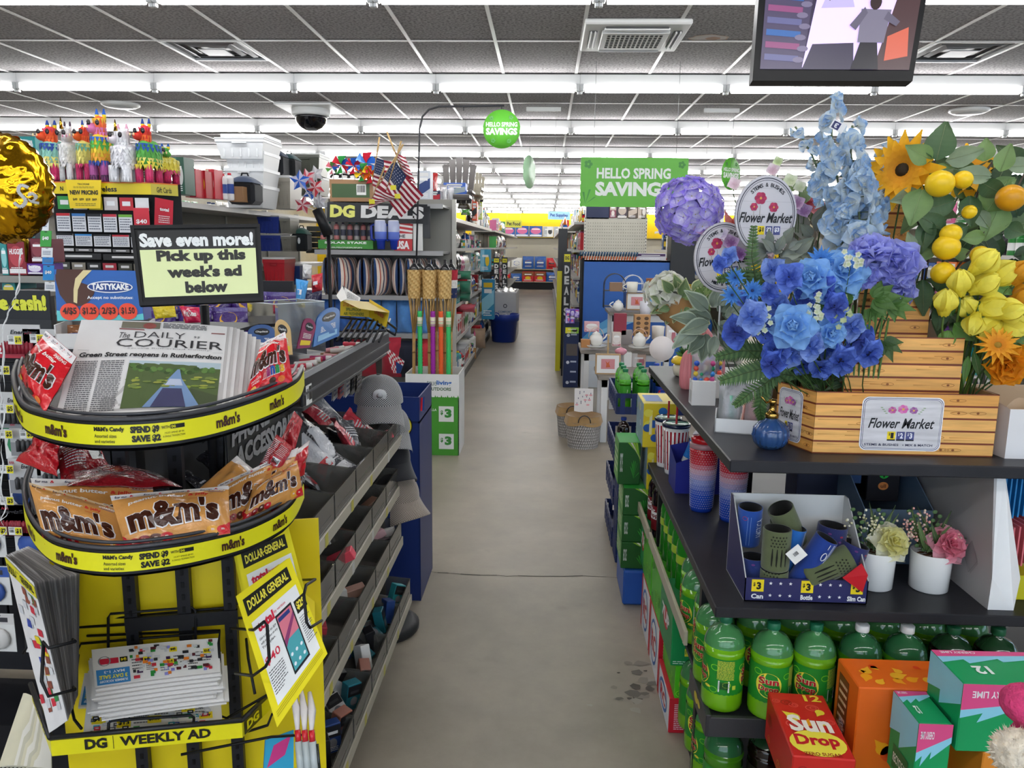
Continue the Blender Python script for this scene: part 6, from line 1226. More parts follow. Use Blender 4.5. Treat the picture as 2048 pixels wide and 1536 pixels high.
wire([[(160,1248,1.5),(180,1248,1.49),(180,1262,1.48),(470,1228,1.52),(495,1215,1.54)],[(158,1262,1.5),(172,1275,1.47),(540,1245,1.53)],[(180,1290,1.49),(188,1292,1.47),(452,1275,1.5),(450,1300,1.44),(457,1380,1.42),(430,1392,1.4)],
      [(230,1340,1.44),(228,1255,1.46),(232,1247,1.46),(395,1230,1.5),(402,1236,1.5),(404,1300,1.48)],[(165,1328,1.46),(175,1308,1.46),(450,1278,1.5)],[(233,1492,1.33),(234,1465,1.34),(242,1460,1.34),(398,1446,1.38),(404,1450,1.38),(404,1462,1.38)],[(170,1330,1.46),(160,1440,1.38),(165,1460,1.36),(180,1478,1.34)]])
wire([[(55,1232,1.42),(62,1250,1.4),(66,1318,1.36),(60,1330,1.36)],[(100,1306,1.16),(98,1385,1.14),(112,1415,1.13),(165,1400,1.16),(162,1395,1.3)],[(98,1306,1.16),(110,1318,1.15),(163,1304,1.17),(158,1300,1.34)]],.0028,'side_holder_wires')
wire([[(475,1270,1.5),(520,1272,1.26),(540,1255,1.22),(546,1262,1.22),(552,1330,1.2),(545,1345,1.2),(520,1364,1.22),(485,1360,1.4)],[(610,1170,1.56),(640,1168,1.44),(622,1180,1.3),(618,1200,1.28),(625,1255,1.26),(632,1265,1.26),(655,1250,1.4)],[(505,1290,1.5),(510,1330,1.45),(525,1400,1.4)],[(560,1395,1.5),(470,1450,1.44),(440,1440,1.5)],[(600,1420,1.5),(560,1440,1.45),(552,1462,1.44),(470,1490,1.5)],[(620,1480,1.5),(560,1485,1.45),(380,1525,1.4)]],.0028,'flyer_holder_wires')
m=MB();q=[P(572,1072,1.62),P(634,1080,1.66),P(645,1330,1.52),P(585,1340,1.5)];S=quad(*q);pr=[(0,0),(1,0),(1,.9),(.93,.97),(.8,1),(0,1)];m.add([S(u,v)for u,v in pr],[tuple(range(6))],'f0d81a');m.add([S(u,v,-.004)for u,v in pr],[tuple(range(6))[::-1]],'d8c010');m.build('yellow_divider','satin',AS)
# flyers
def artDG(m,S,full=True):
    m.drect(S,.1,.1,.93,.74,'f0f0ee',.0008);m.drect(S,.08,.8,.9,.94,'18180f',.0008);m.dtext(S,'DOLLAR GENERAL',.13,.83,.86,.91,'f0e04a',.03,0,.0014);m.dtext(S,'total',.16,.63,.46,.71,'c8203c',.05,0,.0014);m.dtext(S,'by verizon',.47,.66,.68,.69,'c8203c',.01,0,.0014)
    if full:
        for i,tx in enumerate(('Get a phone for $29','with activation on any','Total plan.')):m.dtext(S,tx,.14,.57-.035*i,.14+.3-.06*(i==2),.595-.035*i,'2a2a2a',.01,0,.0014)
        m.drect(S,.8,.5,.99,.62,'18180f',.0012);m.dtext(S,'$29',.82,.52,.97,.6,'f0e04a',.05,0,.002);m.dtext(S,'$40',.12,.37,.38,.44,'c8203c',.01,0,.0014);m.lines(S,.12,.16,.38,.34,9,'4a4a4a',.35,3,.001,.4);m.lines(S,.8,.22,.97,.47,12,'5a5a5a',.35,4,.001,.4)
        m.drect(S,.46,.14,.76,.64,'1a1a1e',.0014);m.drect(S,.48,.16,.74,.4,'4aa0a8',.0018);m.drect(S,.48,.4,.74,.62,'d8788a',.0018);m.dpoly(S,[(.48,.36),(.74,.52),(.74,.56),(.48,.42)],'8a3a6a',.0021);m.drect(S,.49,.57,.7,.605,'2a3a7a',.0021)
        for i in range(6):m.dell(S,.52+(i%3)*.09,.2+(i//3)*.08,.022,.014,'e8f0f4',.0022,10)
    for v in(.045,.06,.075):m.drect(S,.05,v,.95,v+.004,'a89a10',.001)
F1=((482,1206,1.34),(588,1126,1.42),(668,1316,1.30),(571,1466,1.19));F2=((478,1112,1.44),(583,1062,1.5),(640,1260,1.42),(530,1330,1.38))
for i in range(6):
    q=[P(*p)-ND*.0-V(0,.0,0)+ND*(-.006*i)+V(-.003*i,0,.004*i)for p in F2];S=quad(*q);m=MB();m.grid(lambda u,v:S(u,v),6,6,'ecdc1c');m.grid(lambda u,v:S(1-u,v,-.001),6,6,'e0d018')
    if i==0:artDG(m,S,False)
    tag(m.build('phone_flyer','paper'),'yellow and white phone flyer behind the front one' if i==0 else f'yellow edged phone flyer, {ORD[i-1]} behind the rear front copy','flyer','phone flyers in the holder')
S=quad(*F1);m=MB();m.grid(lambda u,v:S(u,v),8,8,'ecdc1c');m.grid(lambda u,v:S(1-u,v,-.001),8,8,'e0d018');artDG(m,S);tag(m.build('phone_flyer','paper'),'tilted front flyer headed Dollar General with a pink screened phone','flyer')
# weekly ads lying in the tray
def artAd(m,S,seed=0,r=pi):
    R=random.Random(seed);m.drect(S,.02,.03,.28,.42,'3a86c4',.001);m.dtext(S,'SUMMER KICKOFF',.04,.07,.26,.13,'f0f4f8',.03,0,.0016,pi);m.dtext(S,'3 DAY SALE',.04,.16,.26,.26,'f0e04a',.04,0,.0016,pi);m.dtext(S,'MAY 1-3',.08,.3,.24,.37,'f0f4f8',.02,0,.0016,pi)
    for i,(u,v,tx)in enumerate(((.24,.62,'$4'),(.42,.55,'$4'),(.6,.42,'$12'),(.63,.75,'$6'),(.9,.62,'$13'))):m.drect(S,u-.03,v-.06,u+.03,v+.08,'f0d81e' if i!=0 else '18180f',.0012);m.dtext(S,tx,u-.022,v-.03,u+.022,v+.05,'18180f' if i!=0 else 'f0d81e',.04,0,.0016,pi)
    for i in range(90):u=R.uniform(.3,.95);v=R.uniform(.1,.95);m.drect(S,u-.02,v-.04,u+R.uniform(0,.03),v+.04,R.choice(['5a2028','2a8a3a','e8802a','3a1c4a','c83040','8a8ad0','2a2a2e','d8d8da','d8d8da']),.001+.00001*i)
    for i in range(6):m.lines(S,.3+.11*i,.05+R.uniform(0,.3),.38+.11*i,.2+R.uniform(.2,.5),4,'5a5a5c',.4,i,.0009)
    m.drect(S,.05,.55,.2,.7,'c8203c',.0011);m.dring(S,.09,.63,.05,.13,.012,'8a8a8c',.0014)
AQ=[P(196,1320,1.42),P(450,1290,1.48),P(455,1358,1.40),P(205,1396,1.33)]
for i in range(16):
    q=[p+V(0,0,-.0042*i)+UD*(.0012*i)*sin(i)+V(0,-.0006*i,0)for p in AQ];S=quad(*q,curl=.002);m=MB();m.grid(lambda u,v:S(u,v),8,4,'eeebe8');m.grid(lambda u,v:S(1-u,v,-.003),8,4,'e0dcd8');m.grid(lambda u,v:S(u,0,-.003*(1-v)),8,1,'e4e0da' if i%2 else 'a8a49e');m.grid(lambda u,v:S(1,v,-.003*u),1,4,'d8d4ce')
    if i==0:artAd(m,S,1)
    tag(m.build('weekly_ad','paper'),'topmost weekly ad on the tray stack, blue sale banner upside down' if i==0 else f'weekly ad in the flat tray stack, {ORD[i-1]} under the top copy','newspaper',None if i==0 else 'weekly ads in the tray stack')
def pbx(m,S,u,v,c,h):m.drect(S,u-.025,v-.05,u+.02,v+.05,c,h);m.drect(S,u-.015,v-.01,u+.01,v+.015,'e8e8ea',h+.0004)
def artAd2(m,S):
    R=random.Random(5)
    for i,(u,v,tx)in enumerate(((.1,.4,'$13'),(.28,.25,'$13'),(.5,.3,'$5.55'),(.75,.55,'$8'),(.88,.3,'2for'))):m.drect(S,u-.05,v-.09,u+.05,v+.12,'f0d81e',.001);m.dtext(S,tx,u-.04,v-.03,u+.04,v+.07,'18180f',.04,0,.0015)
    for i in range(80):pbx(m,S,R.uniform(.05,.92),R.uniform(.08,.9),R.choice(['2a4a9c','3a6ac0','5a5a60','2aa0b8','3a8a3a','c83040','26262a','d4d6dc','d4d6dc']),.0009+.00001*i)
    for i in range(6):m.lines(S,.05+.15*i,R.uniform(.05,.5),.16+.15*i,R.uniform(.6,.95),5,'6a6a6c',.4,i,.0008)
    m.dtext(S,'Sparkle',.04,.06,.18,.14,'1c3f86',.03,.2,.0014)
for i,(qd,lab)in enumerate((((P(188,1340,1.5),P(420,1345,1.55),P(418,1418,1.47),P(172,1435,1.40)),'loose weekly ad sheet sticking out under the stack'),((P(190,1420,1.40),P(455,1400,1.46),P(462,1462,1.41),P(183,1496,1.33)),'weekly ad with yellow price squares facing out at the tray front'))):
    S=quad(*qd);m=MB();m.grid(lambda u,v:S(u,v),6,4,'eceae6');m.grid(lambda u,v:S(1-u,v,-.006),6,4,'dcd8d4');m.grid(lambda u,v:S(u,0,-.006*(1-v)),6,1,'d8d4ce');(artAd if i==0 else artAd2)(m,S);tag(m.build('weekly_ad','paper'),lab,'newspaper')
# upright newspapers at the left
for i in range(18):
    tl=P(19+2.6*i,1134-1.1*i,1.36+.012*i);tr_=P(78+5.3*i,1188-1.2*i,1.24+.012*i);br=P(152+1.1*i,1462-3*i,1.19+.009*i);bl=P(116+1.2*i,1488-2*i,1.22+.009*i)
    S=quad(tl,tr_,br,bl,seed=i,wr=.003,curl=.004*sin(i));m=MB();m.grid(lambda u,v:S(u,v),8,12,['f0ecea','b8b4b4','e6e2e0','d0cccc'][i%4]if i else 'e6e2e0');m.grid(lambda u,v:S(1-u,v,-.0015),8,12,'b0acaa')
    if i==0:R=random.Random(3);[m.drect(S,*(lambda u,v:(u-.09,v-.025,u+.08,v+.025))(R.uniform(.12,.88),R.uniform(.1,.85)),R.choice(['c83040','e8d02a','3a8a4a','3a4a9c','8a4a3a','e0e0e0','cfcfd2','cfcfd2']),.001+.00002*j)for j in range(40)];m.dpoly(S,[(0,.9),(1,.88),(1,.97),(0,.99)],'d8cc2a',.0012);m.dtext(S,'DOLLAR GENERAL',.05,.91,.95,.96,'18180f',.03,0,.002)
    tag(m.build('weekly_ad','paper'),'weekly ad standing outermost in the left side holder, printed side out' if i==0 else f'weekly ad standing edge on in the left holder, {ORD[i-1]} behind the outer one','newspaper',None if i==0 else 'upright weekly ads in the left holder')
for i in range(8):
    S=quad(P(62+i*5,1410+3*i,1.5),P(95+i*3,1425,1.48),P(80+i*6,1560,1.35),P(15+i*8,1560,1.35),curl=.01,seed=i);m=MB();m.grid(lambda u,v:S(u,v),4,8,['d8d2b8','e8e4da','c8c4b0'][i%3]);m.grid(lambda u,v:S(1-u,v,-.0015),4,8,'c8c4b0');tag(m.build('flyer_sheet','paper'),f'cream flyer sheet bent down in the lower left pocket, {ORD[i]} from the left','flyer','cream flyers in the lower pocket')
# ribbon tied strips lower right of the stand
for i in range(3):
    m=MB();a=P(600+i*17,1388+3*i,1.42);b=P(612+i*14,1470,1.36);c=P(622+i*14,1560,1.33);m.tube([a,a.lerp(b,.5)+V(.003,0,0),b],.006,'e4dcd8',6,rs=[.004,.008,.004]);m.tube([b,b+(c-b)*.25],.006,'c8202c',6);m.tube([b+(c-b)*.25,c],.0075,'b8c0c0',6);m.tube([b+(c-b)*.3+V(.009,0,0),c+V(.009,0,0)],.003,'1c2420',5);tag(m.build('wrapped_utensil','film'),f'white and red tipped plastic sleeve hanging below the flyers, {["left", "middle", "right"][i]} of three','packet')
S=quad(P(548,1492,1.46),P(604,1470,1.5),P(606,1560,1.46),P(545,1575,1.42));m=MB();m.grid(lambda u,v:S(u,v),1,1,'2aa0c8');m.grid(lambda u,v:S(1-u,v,-.004),1,1,'2a62a8');m.dpoly(S,[(.1,.3),(.7,.5),(.9,.9),(.3,.8)],'c83080');tag(m.build('gift_card','card'),'blue and pink card at the foot of the ad stand','card')
# ================= near left shelving run with clear trays =================
XG=-.55
def poly3(m,pts,col,two=True):m.add(pts,[tuple(range(len(pts)))],col);return m
g=thing('accessory_gondola','dark shelving run with clear plastic trays along the left side of the aisle','shelving',(-.85,2.35,0))
m=MB();m.bx(-1.0,-.96,1.72,2.95,.05,1.3,'4a4a4c');m.build('back_panel','matte',g)
for y in(1.72,2.92):m=MB();m.bx(-1.02,-.94,y,y+.04,0,1.36,'1c1c20');m.build('upright','black',g)
m=MB();m.bx(-1.02,-.6,1.72,2.95,0,.12,'232327');m.build('base_deck','black',g)
TR=[(.987,.34,-.55,1.74,2.93),(.80,.36,-.55,1.74,2.87),(.576,.38,-.55,1.74,2.93),(.30,.42,-.53,1.8,3.0)]
R=random.Random(21)
ord4=['top','second','third','bottom']
for li,(zt,dep,xf,ya,yb)in enumerate(TR):
    m=MB();m.add([(xf,ya,zt-.095),(xf,yb,zt-.095),(xf-dep,yb,zt-.03),(xf-dep,ya,zt-.03),(xf,ya,zt-.1),(xf,yb,zt-.1),(xf-dep,yb,zt-.036),(xf-dep,ya,zt-.036)],[(3,2,1,0),(4,5,6,7),(0,1,5,4),(2,3,7,6),(1,2,6,5),(3,0,4,7)],'75726c');m.build('sloped_shelf','satin',g)
    m=MB();m.bx(xf,xf+.006,ya,yb,zt-.105,zt-.07,'b0aa9a',b=.001)
    S=frame((xf+.0062,ya,zt-.105),(0,1,0),(0,0,1));y=.12
    while y<yb-ya-.05:m.drect(S,y,.0,y+.028,.034,'b8b04a' if R.random()<.7 else 'c8c8c4',.0006);y+=R.uniform(.2,.3)
    m.build('price_rail','satin',g)
    n=5
    for k in range(n):
        a=ya+(yb-ya)*k/n+.004;b=ya+(yb-ya)*(k+1)/n-.004;m=MB();t=.0025;z0=zt-.09;z1=zt
        m.bx(xf-.003,xf,a,b,z0,z1,'d8d6d0');m.bx(xf-.0035,xf+.001,a,b,z1-.003,z1,'ece8dc');m.bx(xf-.001,xf+.001,a+.03,b-.03,zt-.05,zt-.047,'ece8dc')
        for y in(a,b-t):m.add([(xf,y,z0),(xf-dep+.02,y,zt-.03),(xf-dep+.02,y,zt+.02),(xf-dep*.4,y,zt+.015),(xf,y,z1),(xf,y+t,z0),(xf-dep+.02,y+t,zt-.03),(xf-dep+.02,y+t,zt+.02),(xf-dep*.4,y+t,zt+.015),(xf,y+t,z1)],[(4,3,2,1,0),(5,6,7,8,9),(0,5,9,4),(4,9,8,3),(3,8,7,2)],'c4c4c0')
        m.build('clear_tray','clear',g)
        if li==3:continue
        nn={0:7,1:4,2:4}[li]
        for j in range(nn):
            x=xf-R.uniform(.05,dep-.07);y=R.uniform(a+.05,b-.05);z=zt-.085+(xf-x)/dep*.062
            if li==0 and k!=4 or(li==0 and j>2):
                c=R.choice(['2a2a30','4a4c52','c83a48','5a5c64','8f9298','3a3c44','d8d8dc'])
                mm_=mk_bag('accessory_pack',.09,.15,.03,c,lambda m,S,c2=R.choice(['e0e0e4','c8303c','9a9ca4']):(m.drect(S,.15,.1,.8,.3,c2,.002,3),m.lines(S,.2,.4,.7,.7,4,'d8d8dc',h=.002)),None,'crinkle',j,.01)
                nm={'2a2a30':'black','4a4c52':'dark grey','c83a48':'red','5a5c64':'grey','8f9298':'silver','3a3c44':'charcoal','d8d8dc':'white'}[c]
                place(('acc',c,j),mm_,(x,y,z+.02),(R.uniform(-1.2,-.5),R.uniform(-.6,.6),R.uniform(.9,2.2)),f'{nm} accessory pack in the top clear tray, section {k+1}, {ORD[j]} there','packet','accessory packs in the top tray')
            else:
                c=R.choice(['e8e6e4','d8485a','c8a090','1c6a78','2a3a78','1c1c20','d8b0b8','f0f0ee','7a5a4a']);w,d,h=R.uniform(.025,.04),R.uniform(.02,.035),R.uniform(.06,.09)
                nm={'e8e6e4':'white','d8485a':'coral','c8a090':'beige','1c6a78':'teal','2a3a78':'navy','1c1c20':'black','d8b0b8':'pale pink','f0f0ee':'white','7a5a4a':'brown'}[c]
                place(('cos',c,j),mk_box('cosmetic_box',.034,.03,.08,c,art_pack('1c1c20' if c!='1c1c20' else 'e8e8e8','c8a090',None,'3a3a3e',j),mat='satin'),(x,y,z+.02),(R.uniform(1.1,1.5),R.uniform(-.2,.2),R.uniform(0,3)),f'small {nm} cosmetic carton in the {ord4[li]} tray, section {k+1}, {ORD[j]} there','box',f'cosmetic cartons in the {ord4[li]} tray')
# the bottom tray is packed with little boxes
for j in range(64):
    y=1.84+(j//4)*.07;x=-.58-(j%4)*.085;c=R.choice(['e8e8e6','f0f0ee','1c6a78','1c1c20','24407c','d0d0d0','8f5a4a','1f7f86']);z=.225+(-.53-x)/.42*.06
    nm={'e8e8e6':'white','f0f0ee':'white','1c6a78':'teal','1c1c20':'black','24407c':'navy','d0d0d0':'grey','8f5a4a':'brown','1f7f86':'turquoise'}[c]
    place(('cb',c,j%4),mk_box('cosmetic_box',.05,.035,.085,c,art_pack('1c1c20' if c not in('1c1c20',)else 'e8e8e8','7a7a80',None,'e8e8e8' if c in('1c1c20','24407c')else '3a3a3e',j%4),mat='card'),(x,y,z),(R.uniform(-1.3,.3),R.uniform(-.4,.4),R.uniform(.5,2.5)),f'small {nm} carton jumbled in the bottom tray, {ORD[j//4]} row, {ORD[j % 4]} in','box','jumbled cartons in the bottom tray')
# round foot of the spinner at the run end
m=MB();m.lathe([(.15,0),(.16,.01),(.16,.03),(.13,.045),(.0,.05)],'2a2a2c',32,RT((-.68,3.14,0)));m.lathe([(.02,.05),(.02,.95)],'3a3a3c',10,RT((-.68,3.14,0)));tag(m.build('hat_rack_base','black'),'round black base and post of the hat rack at the end of the tray run','rack')
# top shelf with black rail and lip balm displays
m=MB();m.bx(-1.0,-.60,1.9,2.95,1.225,1.235,'3a3a3c',b=.002);m.build('top_shelf','satin',g)
m=MB();m.bx(-.602,-.594,1.88,2.96,1.24,1.325,'202024',b=.002);m.bx(-.594,-.591,1.88,2.96,1.31,1.325,'9a9a9c');m.bx(-.594,-.59,1.88,2.96,1.27,1.275,'4a4a4e');S=frame((-.5935,1.88,1.24),(0,1,0),(0,0,1));m.drect(S,.02,.0,.07,.05,'e8e8e4',.001);m.drect(S,.045,.01,.068,.045,'1a1a12',.0014);m.bars(S,.022,.005,.044,.045,h=.0016);m.build('black_rail','satin',g)
m=MB();q=[PX(452,862,-.64),PX(603,752,-.64),PX(606,905,-.64),PX(455,1000,-.64)];S=quad(*q);m.grid(lambda u,v:S(u,v),1,1,'1c1d20');m.grid(lambda u,v:S(1-u,v,-.004),1,1,'1c1d20');m.dtext(S,'PHONE',.06,.6,.5,.86,'8f9092',.05,0,.002);m.dtext(S,'ACCESSORIES',.1,.26,.92,.55,'8f9092',.05,0,.002);tag(m.build('phone_sign','card'),'black side panel lettered PHONE ACCESSORIES behind the candy baskets','sign')
m=MB()
for k in range(7):m.tube([PX(380+k*14,880+k*10,-.8),PX(430+k*14,830+k*14,-.8),PX(440+k*14,940+k*6,-.8)],.0025,'1a1a1c',5)
m.build('wire_divider','black',g)
# lip balm standees
def standee(lab,q,c,c2,lips=True,shape='arch'):
    S=quad(*q);t=thing('lip_balm_display',lab,'display card',S(.5,0));m=MB();pr=[(0,0),(1,0),(1,.72)]+[(.5+.5*cos(a),.72+.28*sin(a))for a in[i*pi/12 for i in range(1,12)]]+[(0,.72)]
    m.add([S(u,v)for u,v in pr],[tuple(range(len(pr)))],c);m.add([S(u,v,-.003)for u,v in pr],[tuple(range(len(pr)))[::-1]],shade(c,.8))
    m.dell(S,.5,.72,.3,.14,'17171a',.001,20);m.dtext(S,'ChapStick',.26,.68,.74,.76,'f0f0ee',.02,.2,.0016);m.drect(S,.12,.1,.88,.26,c2,.0012);m.lines(S,.2,.32,.8,.5,4,'f0ece4',.5,3,.0012);m.build('display_card','card',t)
standee('cream arched lip balm display card',(P(546,646,1.98),P(577,655,1.98),P(584,720,1.96),P(550,722,1.96)),'d8b478','e8c82a');standee('plum arched lip balm display card',(P(606,640,2.05),P(632,655,2.1),P(618,705,2.05),P(592,708,2.0)),'8f3058','e8c82a');standee('tall blue lip balm display card, left of the yellow box',(P(632,632,2.2),P(676,618,2.5),P(676,680,2.4),P(624,704,2.1)),'3a7ac0','8fc4e8');standee('navy round topped lip balm card half hidden by the newspapers',(P(494,662,1.9),P(546,660,1.95),P(548,715,1.92),P(494,715,1.88)),'3a5a8f','e8d02a')
for i in range(26):
    c=R.choice(['e8e0d8','d8485a','e8a0a8','c83a78','8ab04a','f0ece4']);nm={'e8e0d8':'cream','d8485a':'red','e8a0a8':'pink','c83a78':'magenta','8ab04a':'green','f0ece4':'white'}[c]
    def mkb(c=c):m=MB();m.lathe([(.0085,0),(.0085,.05,c),(.009,.05,'e8e4e0'),(.009,.068,'e8e4e0'),(.007,.07)],c,10,Matrix.Rotation(pi/2,4,'Y'));return m.build('lip_balm','satin',None,(0,0,0))
    place(('lb',c),mkb,(-.74+R.uniform(-.03,.03),1.98+i*.034,1.255+R.uniform(0,.03)),(0,R.uniform(-.15,.15),R.uniform(-.3,.5)),f'{nm} lip balm tube behind the black rail, {ORD[i]} from the near end','lip balm','lip balm tubes behind the black rail')
for i in range(4):m=MB();y=1.96+i*.24;m.bx(-.78,-.62,y,y+.2,1.235,1.265,'8f6a4a',b=.001);m.bx(-.775,-.625,y+.005,y+.195,1.262,1.2655,'6a4a34');tag(m.build('lip_balm_tray','card'),f'brown cardboard lip balm tray behind the black rail, {["nearest", "second", "third", "farthest"][i]} of four','tray')
# clear acrylic bin and yellow air freshener boxes on a wire rack
t=thing('acrylic_bin','clear acrylic bin standing behind the lip balm cards','bin',P(590,700,2.35));m=MB();a=P(546,620,2.3);b=P(645,612,2.45);z0,z1=a.z-.16,a.z;d=(b-a);d.z=0;dn=V(-d.y,d.x,0).normalized()*.14
for p,q_ in((a,a+d),(a,a+dn),(a+d,a+d+dn),(a+dn,a+dn+d),(a+d*.6,a+d*.6+dn)):m.add([V(p.x,p.y,z0),V(q_.x,q_.y,z0),V(q_.x,q_.y,z1),V(p.x,p.y,z1)],[(0,1,2,3)],'e4e8ec')
m.build('bin_wall','clear',t);m=MB()
for p,q_ in((a,a+d),(a,a+dn),(a+d,a+d+dn),(a+dn,a+dn+d)):m.tube([V(p.x,p.y,z1),V(q_.x,q_.y,z1)],.0015,'dfe4e8',5)
m.build('bin_edge','satin',t)
yb_=thing('air_freshener_box','open yellow display box of air fresheners with its lid folded up, on a wire rack','box',P(720,655,2.9));Y=2.9
m=MB();S=quad(P(677,608,Y),P(735,611,Y),P(735,641,Y),P(677,640,Y));m.grid(lambda u,v:S(u,v),1,1,'e8c81a');m.dtext(S,'LITTLE TREES',.1,.62,.5,.92,'d8642a',.03,.2,.001);m.dtext(S,'SPILLPROOF',.2,.34,.72,.54,'6a7a1a',.03,0,.001);m.dtext(S,'AIR FRESHENERS',.12,.06,.82,.27,'6a7a1a',.03,0,.001);m.dring(S,.88,.72,.06,.2,.03,'3a5a8a',.001)
S=quad(P(735,605,Y),P(776,628,Y-.25),P(770,662,Y-.28),P(735,641,Y));m.grid(lambda u,v:S(u,v),1,1,'e8c81a');m.dtext(S,'trees',.3,.4,.8,.7,'d8642a',.03,.2,.001);S=quad(P(677,608,Y),P(735,611,Y),P(776,632,Y-.25),P(715,625,Y-.25));m.grid(lambda u,v:S(u,v),1,1,'b8a018');m.build('box_body','card',yb_)
m=MB();S=quad(P(680,580,Y+.1),P(717,603,Y+.1),P(715,612,Y+.02),P(677,608,Y));m.grid(lambda u,v:S(u,v),1,1,'e4e2de');m.drect(S,0,0,.12,1,'1a1a1a',.001);m.lines(S,.3,.2,.9,.8,4,'5a5a5a');S=quad(P(668,600,Y-.15),P(680,580,Y+.1),P(690,605,Y),P(677,612,Y-.12));m.grid(lambda u,v:S(u,v),1,1,'c8c4be');m.build('box_lid','card',yb_)
m=MB()
for k in range(8):m.tube([P(672+k*12,690,Y-.5),P(700+k*11,648-k*.6,Y-.1)],.004,'1c1c1e',5)
m.tube([P(675,643,Y-.02),P(745,648,Y-.05),P(758,640,Y-.1),P(790,664,Y-.3),P(788,676,Y-.3),P(750,655,Y-.2)],.004,'1c1c1e',5);m.tube([P(690,668,Y-.3),P(770,668,Y-.35)],.004,'1c1c1e',5);tag(m.build('wire_rack','black'),'black wire rack under the yellow air freshener box','rack')
# houndstooth caps
def cap_hat(lab,c,rz,s=1,col='b4b4b4',chk='3a3a3c',patch=True,mat='fabric'):
    o=thing('cap',lab,'cap',c,(0,0,rz),None,world=False);m=MB();r=.092*s;H=.105*s
    def dome(u,v):a=u*2*pi;t=v*pi/2;return V(r*cos(t)**.8*cos(a),r*cos(t)**.8*sin(a),H*sin(t)**.95)
    def chkf(u,v):return C(chk)if(int(u*120)+int(v*44))%2 else C(col)
    m.grid(dome,120,44,col,True,colf=chkf);m.ell((0,0,H),(.008,.008,.004),chk,8,4);m.build('crown',mat,o)
    m=MB()
    def brim(u,v):a=-pi/2+(u-.5)*2.1;rr=r*(1+.75*v*cos((u-.5)*2.2));return V(rr*cos(a)*(1-.12*v),rr*sin(a),-.012*v*4*(abs(u-.5)*2)**2*s-.045*v*s)
    m.grid(brim,60,20,col,True,colf=lambda u,v:C(chk)if(int(u*60)+int(v*20))%2 else C(col));m.grid(lambda u,v:brim(1-u,v)+V(0,0,-.003),24,6,shade(col,.6));m.build('brim',mat,o)
    if patch:m=MB();M=RT((0,-r*1.0,H*.42),0,.45);m.lathe([(.026*s,-.001),(.026*s,.003),(0,.004)],'e4e4e4',24,M@Matrix.Rotation(pi/2,4,'X'));m.lathe([(.0,.0048),(.012*s,.0042)],'c8c8cc',16,M@Matrix.Rotation(pi/2,4,'X'));m.build('round_patch','fabric',o)
    return o
c=P(758,800,2.9);cap_hat('grey houndstooth cap with a white round patch hanging at the end of the run',c-V(0,0,.02),.25,1.0)
c=P(780,850,3.0);cap_hat('second grey houndstooth cap hanging under the patched one',c-V(0,0,.03),.3,.9,patch=False)
c=P(780,925,2.98);cap_hat('dark cap with a red band hanging below the houndstooth caps',c,.6,.95,'24242a','1c1c20',False);c=P(800,985,3.0);cap_hat('tan plaid cap hanging lowest at the end of the tray run',c-V(0,0,.03),.9,.95,'b0a69a','6a5c54',False)
# tall dark merchandise hanging at the run end under the rail
for i,(x,c)in enumerate(((668,'c8c4c0'),(680,'b02a38'),(692,'d8d4d0'),(704,'24242a'),(714,'1c1c20'))):
    S=quad(P(x,745-i*6,2.55),P(x+10,740-i*6,2.6),P(x+9,800-i*4,2.6),P(x-1,812-i*4,2.55));m=MB();m.grid(lambda u,v:S(u,v),3,6,c);m.grid(lambda u,v:S(1-u,v,-.006),3,6,c);m.lines(S,.1,.1,.9,.9,6,'2a3a78' if i<3 else '5a5a60',h=.001);tag(m.build('hanging_pack','film'),f'hanging striped pack under the black rail, {["first", "second", "third", "fourth", "fifth"][i]} from the left','packet')
# ---- navy cap bin and five dollar disc ----
t=thing('navy_display_bin','tall navy cardboard bin with a yellow price disc at the left of the aisle','bin',(-.8,3.6,0));m=MB();X0,X1,Y0,Y1,H=-1.08,-.555,3.42,3.8,.97
m.bx(X0,X1,Y0,Y0+.006,0,H,'172c68',b=.001);m.bx(X0,X0+.006,Y0,Y1,0,H,'172c68');m.bx(X1-.006,X1,Y0,Y1,0,H,'172c68');m.bx(X0,X1,Y1-.006,Y1,0,H,'172c68');m.bx(X0,X1,Y0,Y1,H-.12,H-.11,'10204c');S=frame((X0,Y0,0),(1,0,0),(0,0,1));c=P(803,857,3.42);m.dell(S,c.x-X0,c.z,.055,.055,'14140f',.0008,28);m.dring(S,c.x-X0,c.z,.05,.05,.006,'e8d81e',.0012,28);m.dell(S,c.x-X0,c.z,.037,.037,'e8d81e',.0012,28);m.dtext(S,'5',c.x-X0-.012,c.z-.02,c.x-X0+.016,c.z+.022,'14140f',.06,0,.002);m.build('bin_shell','card',t)
for i in range(10):
    m=MB();a=V(X0+.04+i*.05,Y0+.04,H-.02);S=quad(a,a+V(.05,.02,.01),a+V(.05,-.0,-.05),a+V(0,-.02,-.05));m.grid(lambda u,v:S(u,v,.004*sin(u*9)),6,4,'e8e4e4',colf=lambda u,v:C(['c8202c','e8e4e4','24407c'][int(u*9)%3]));m.grid(lambda u,v:S(1-u,v,-.006),4,3,'b0a8a8');o=m.build('folded_flag','fabric');tag(o,f'striped flag towel poking out of the navy bin, {ORD[i]} from the left','towel','striped towels in the navy bin')
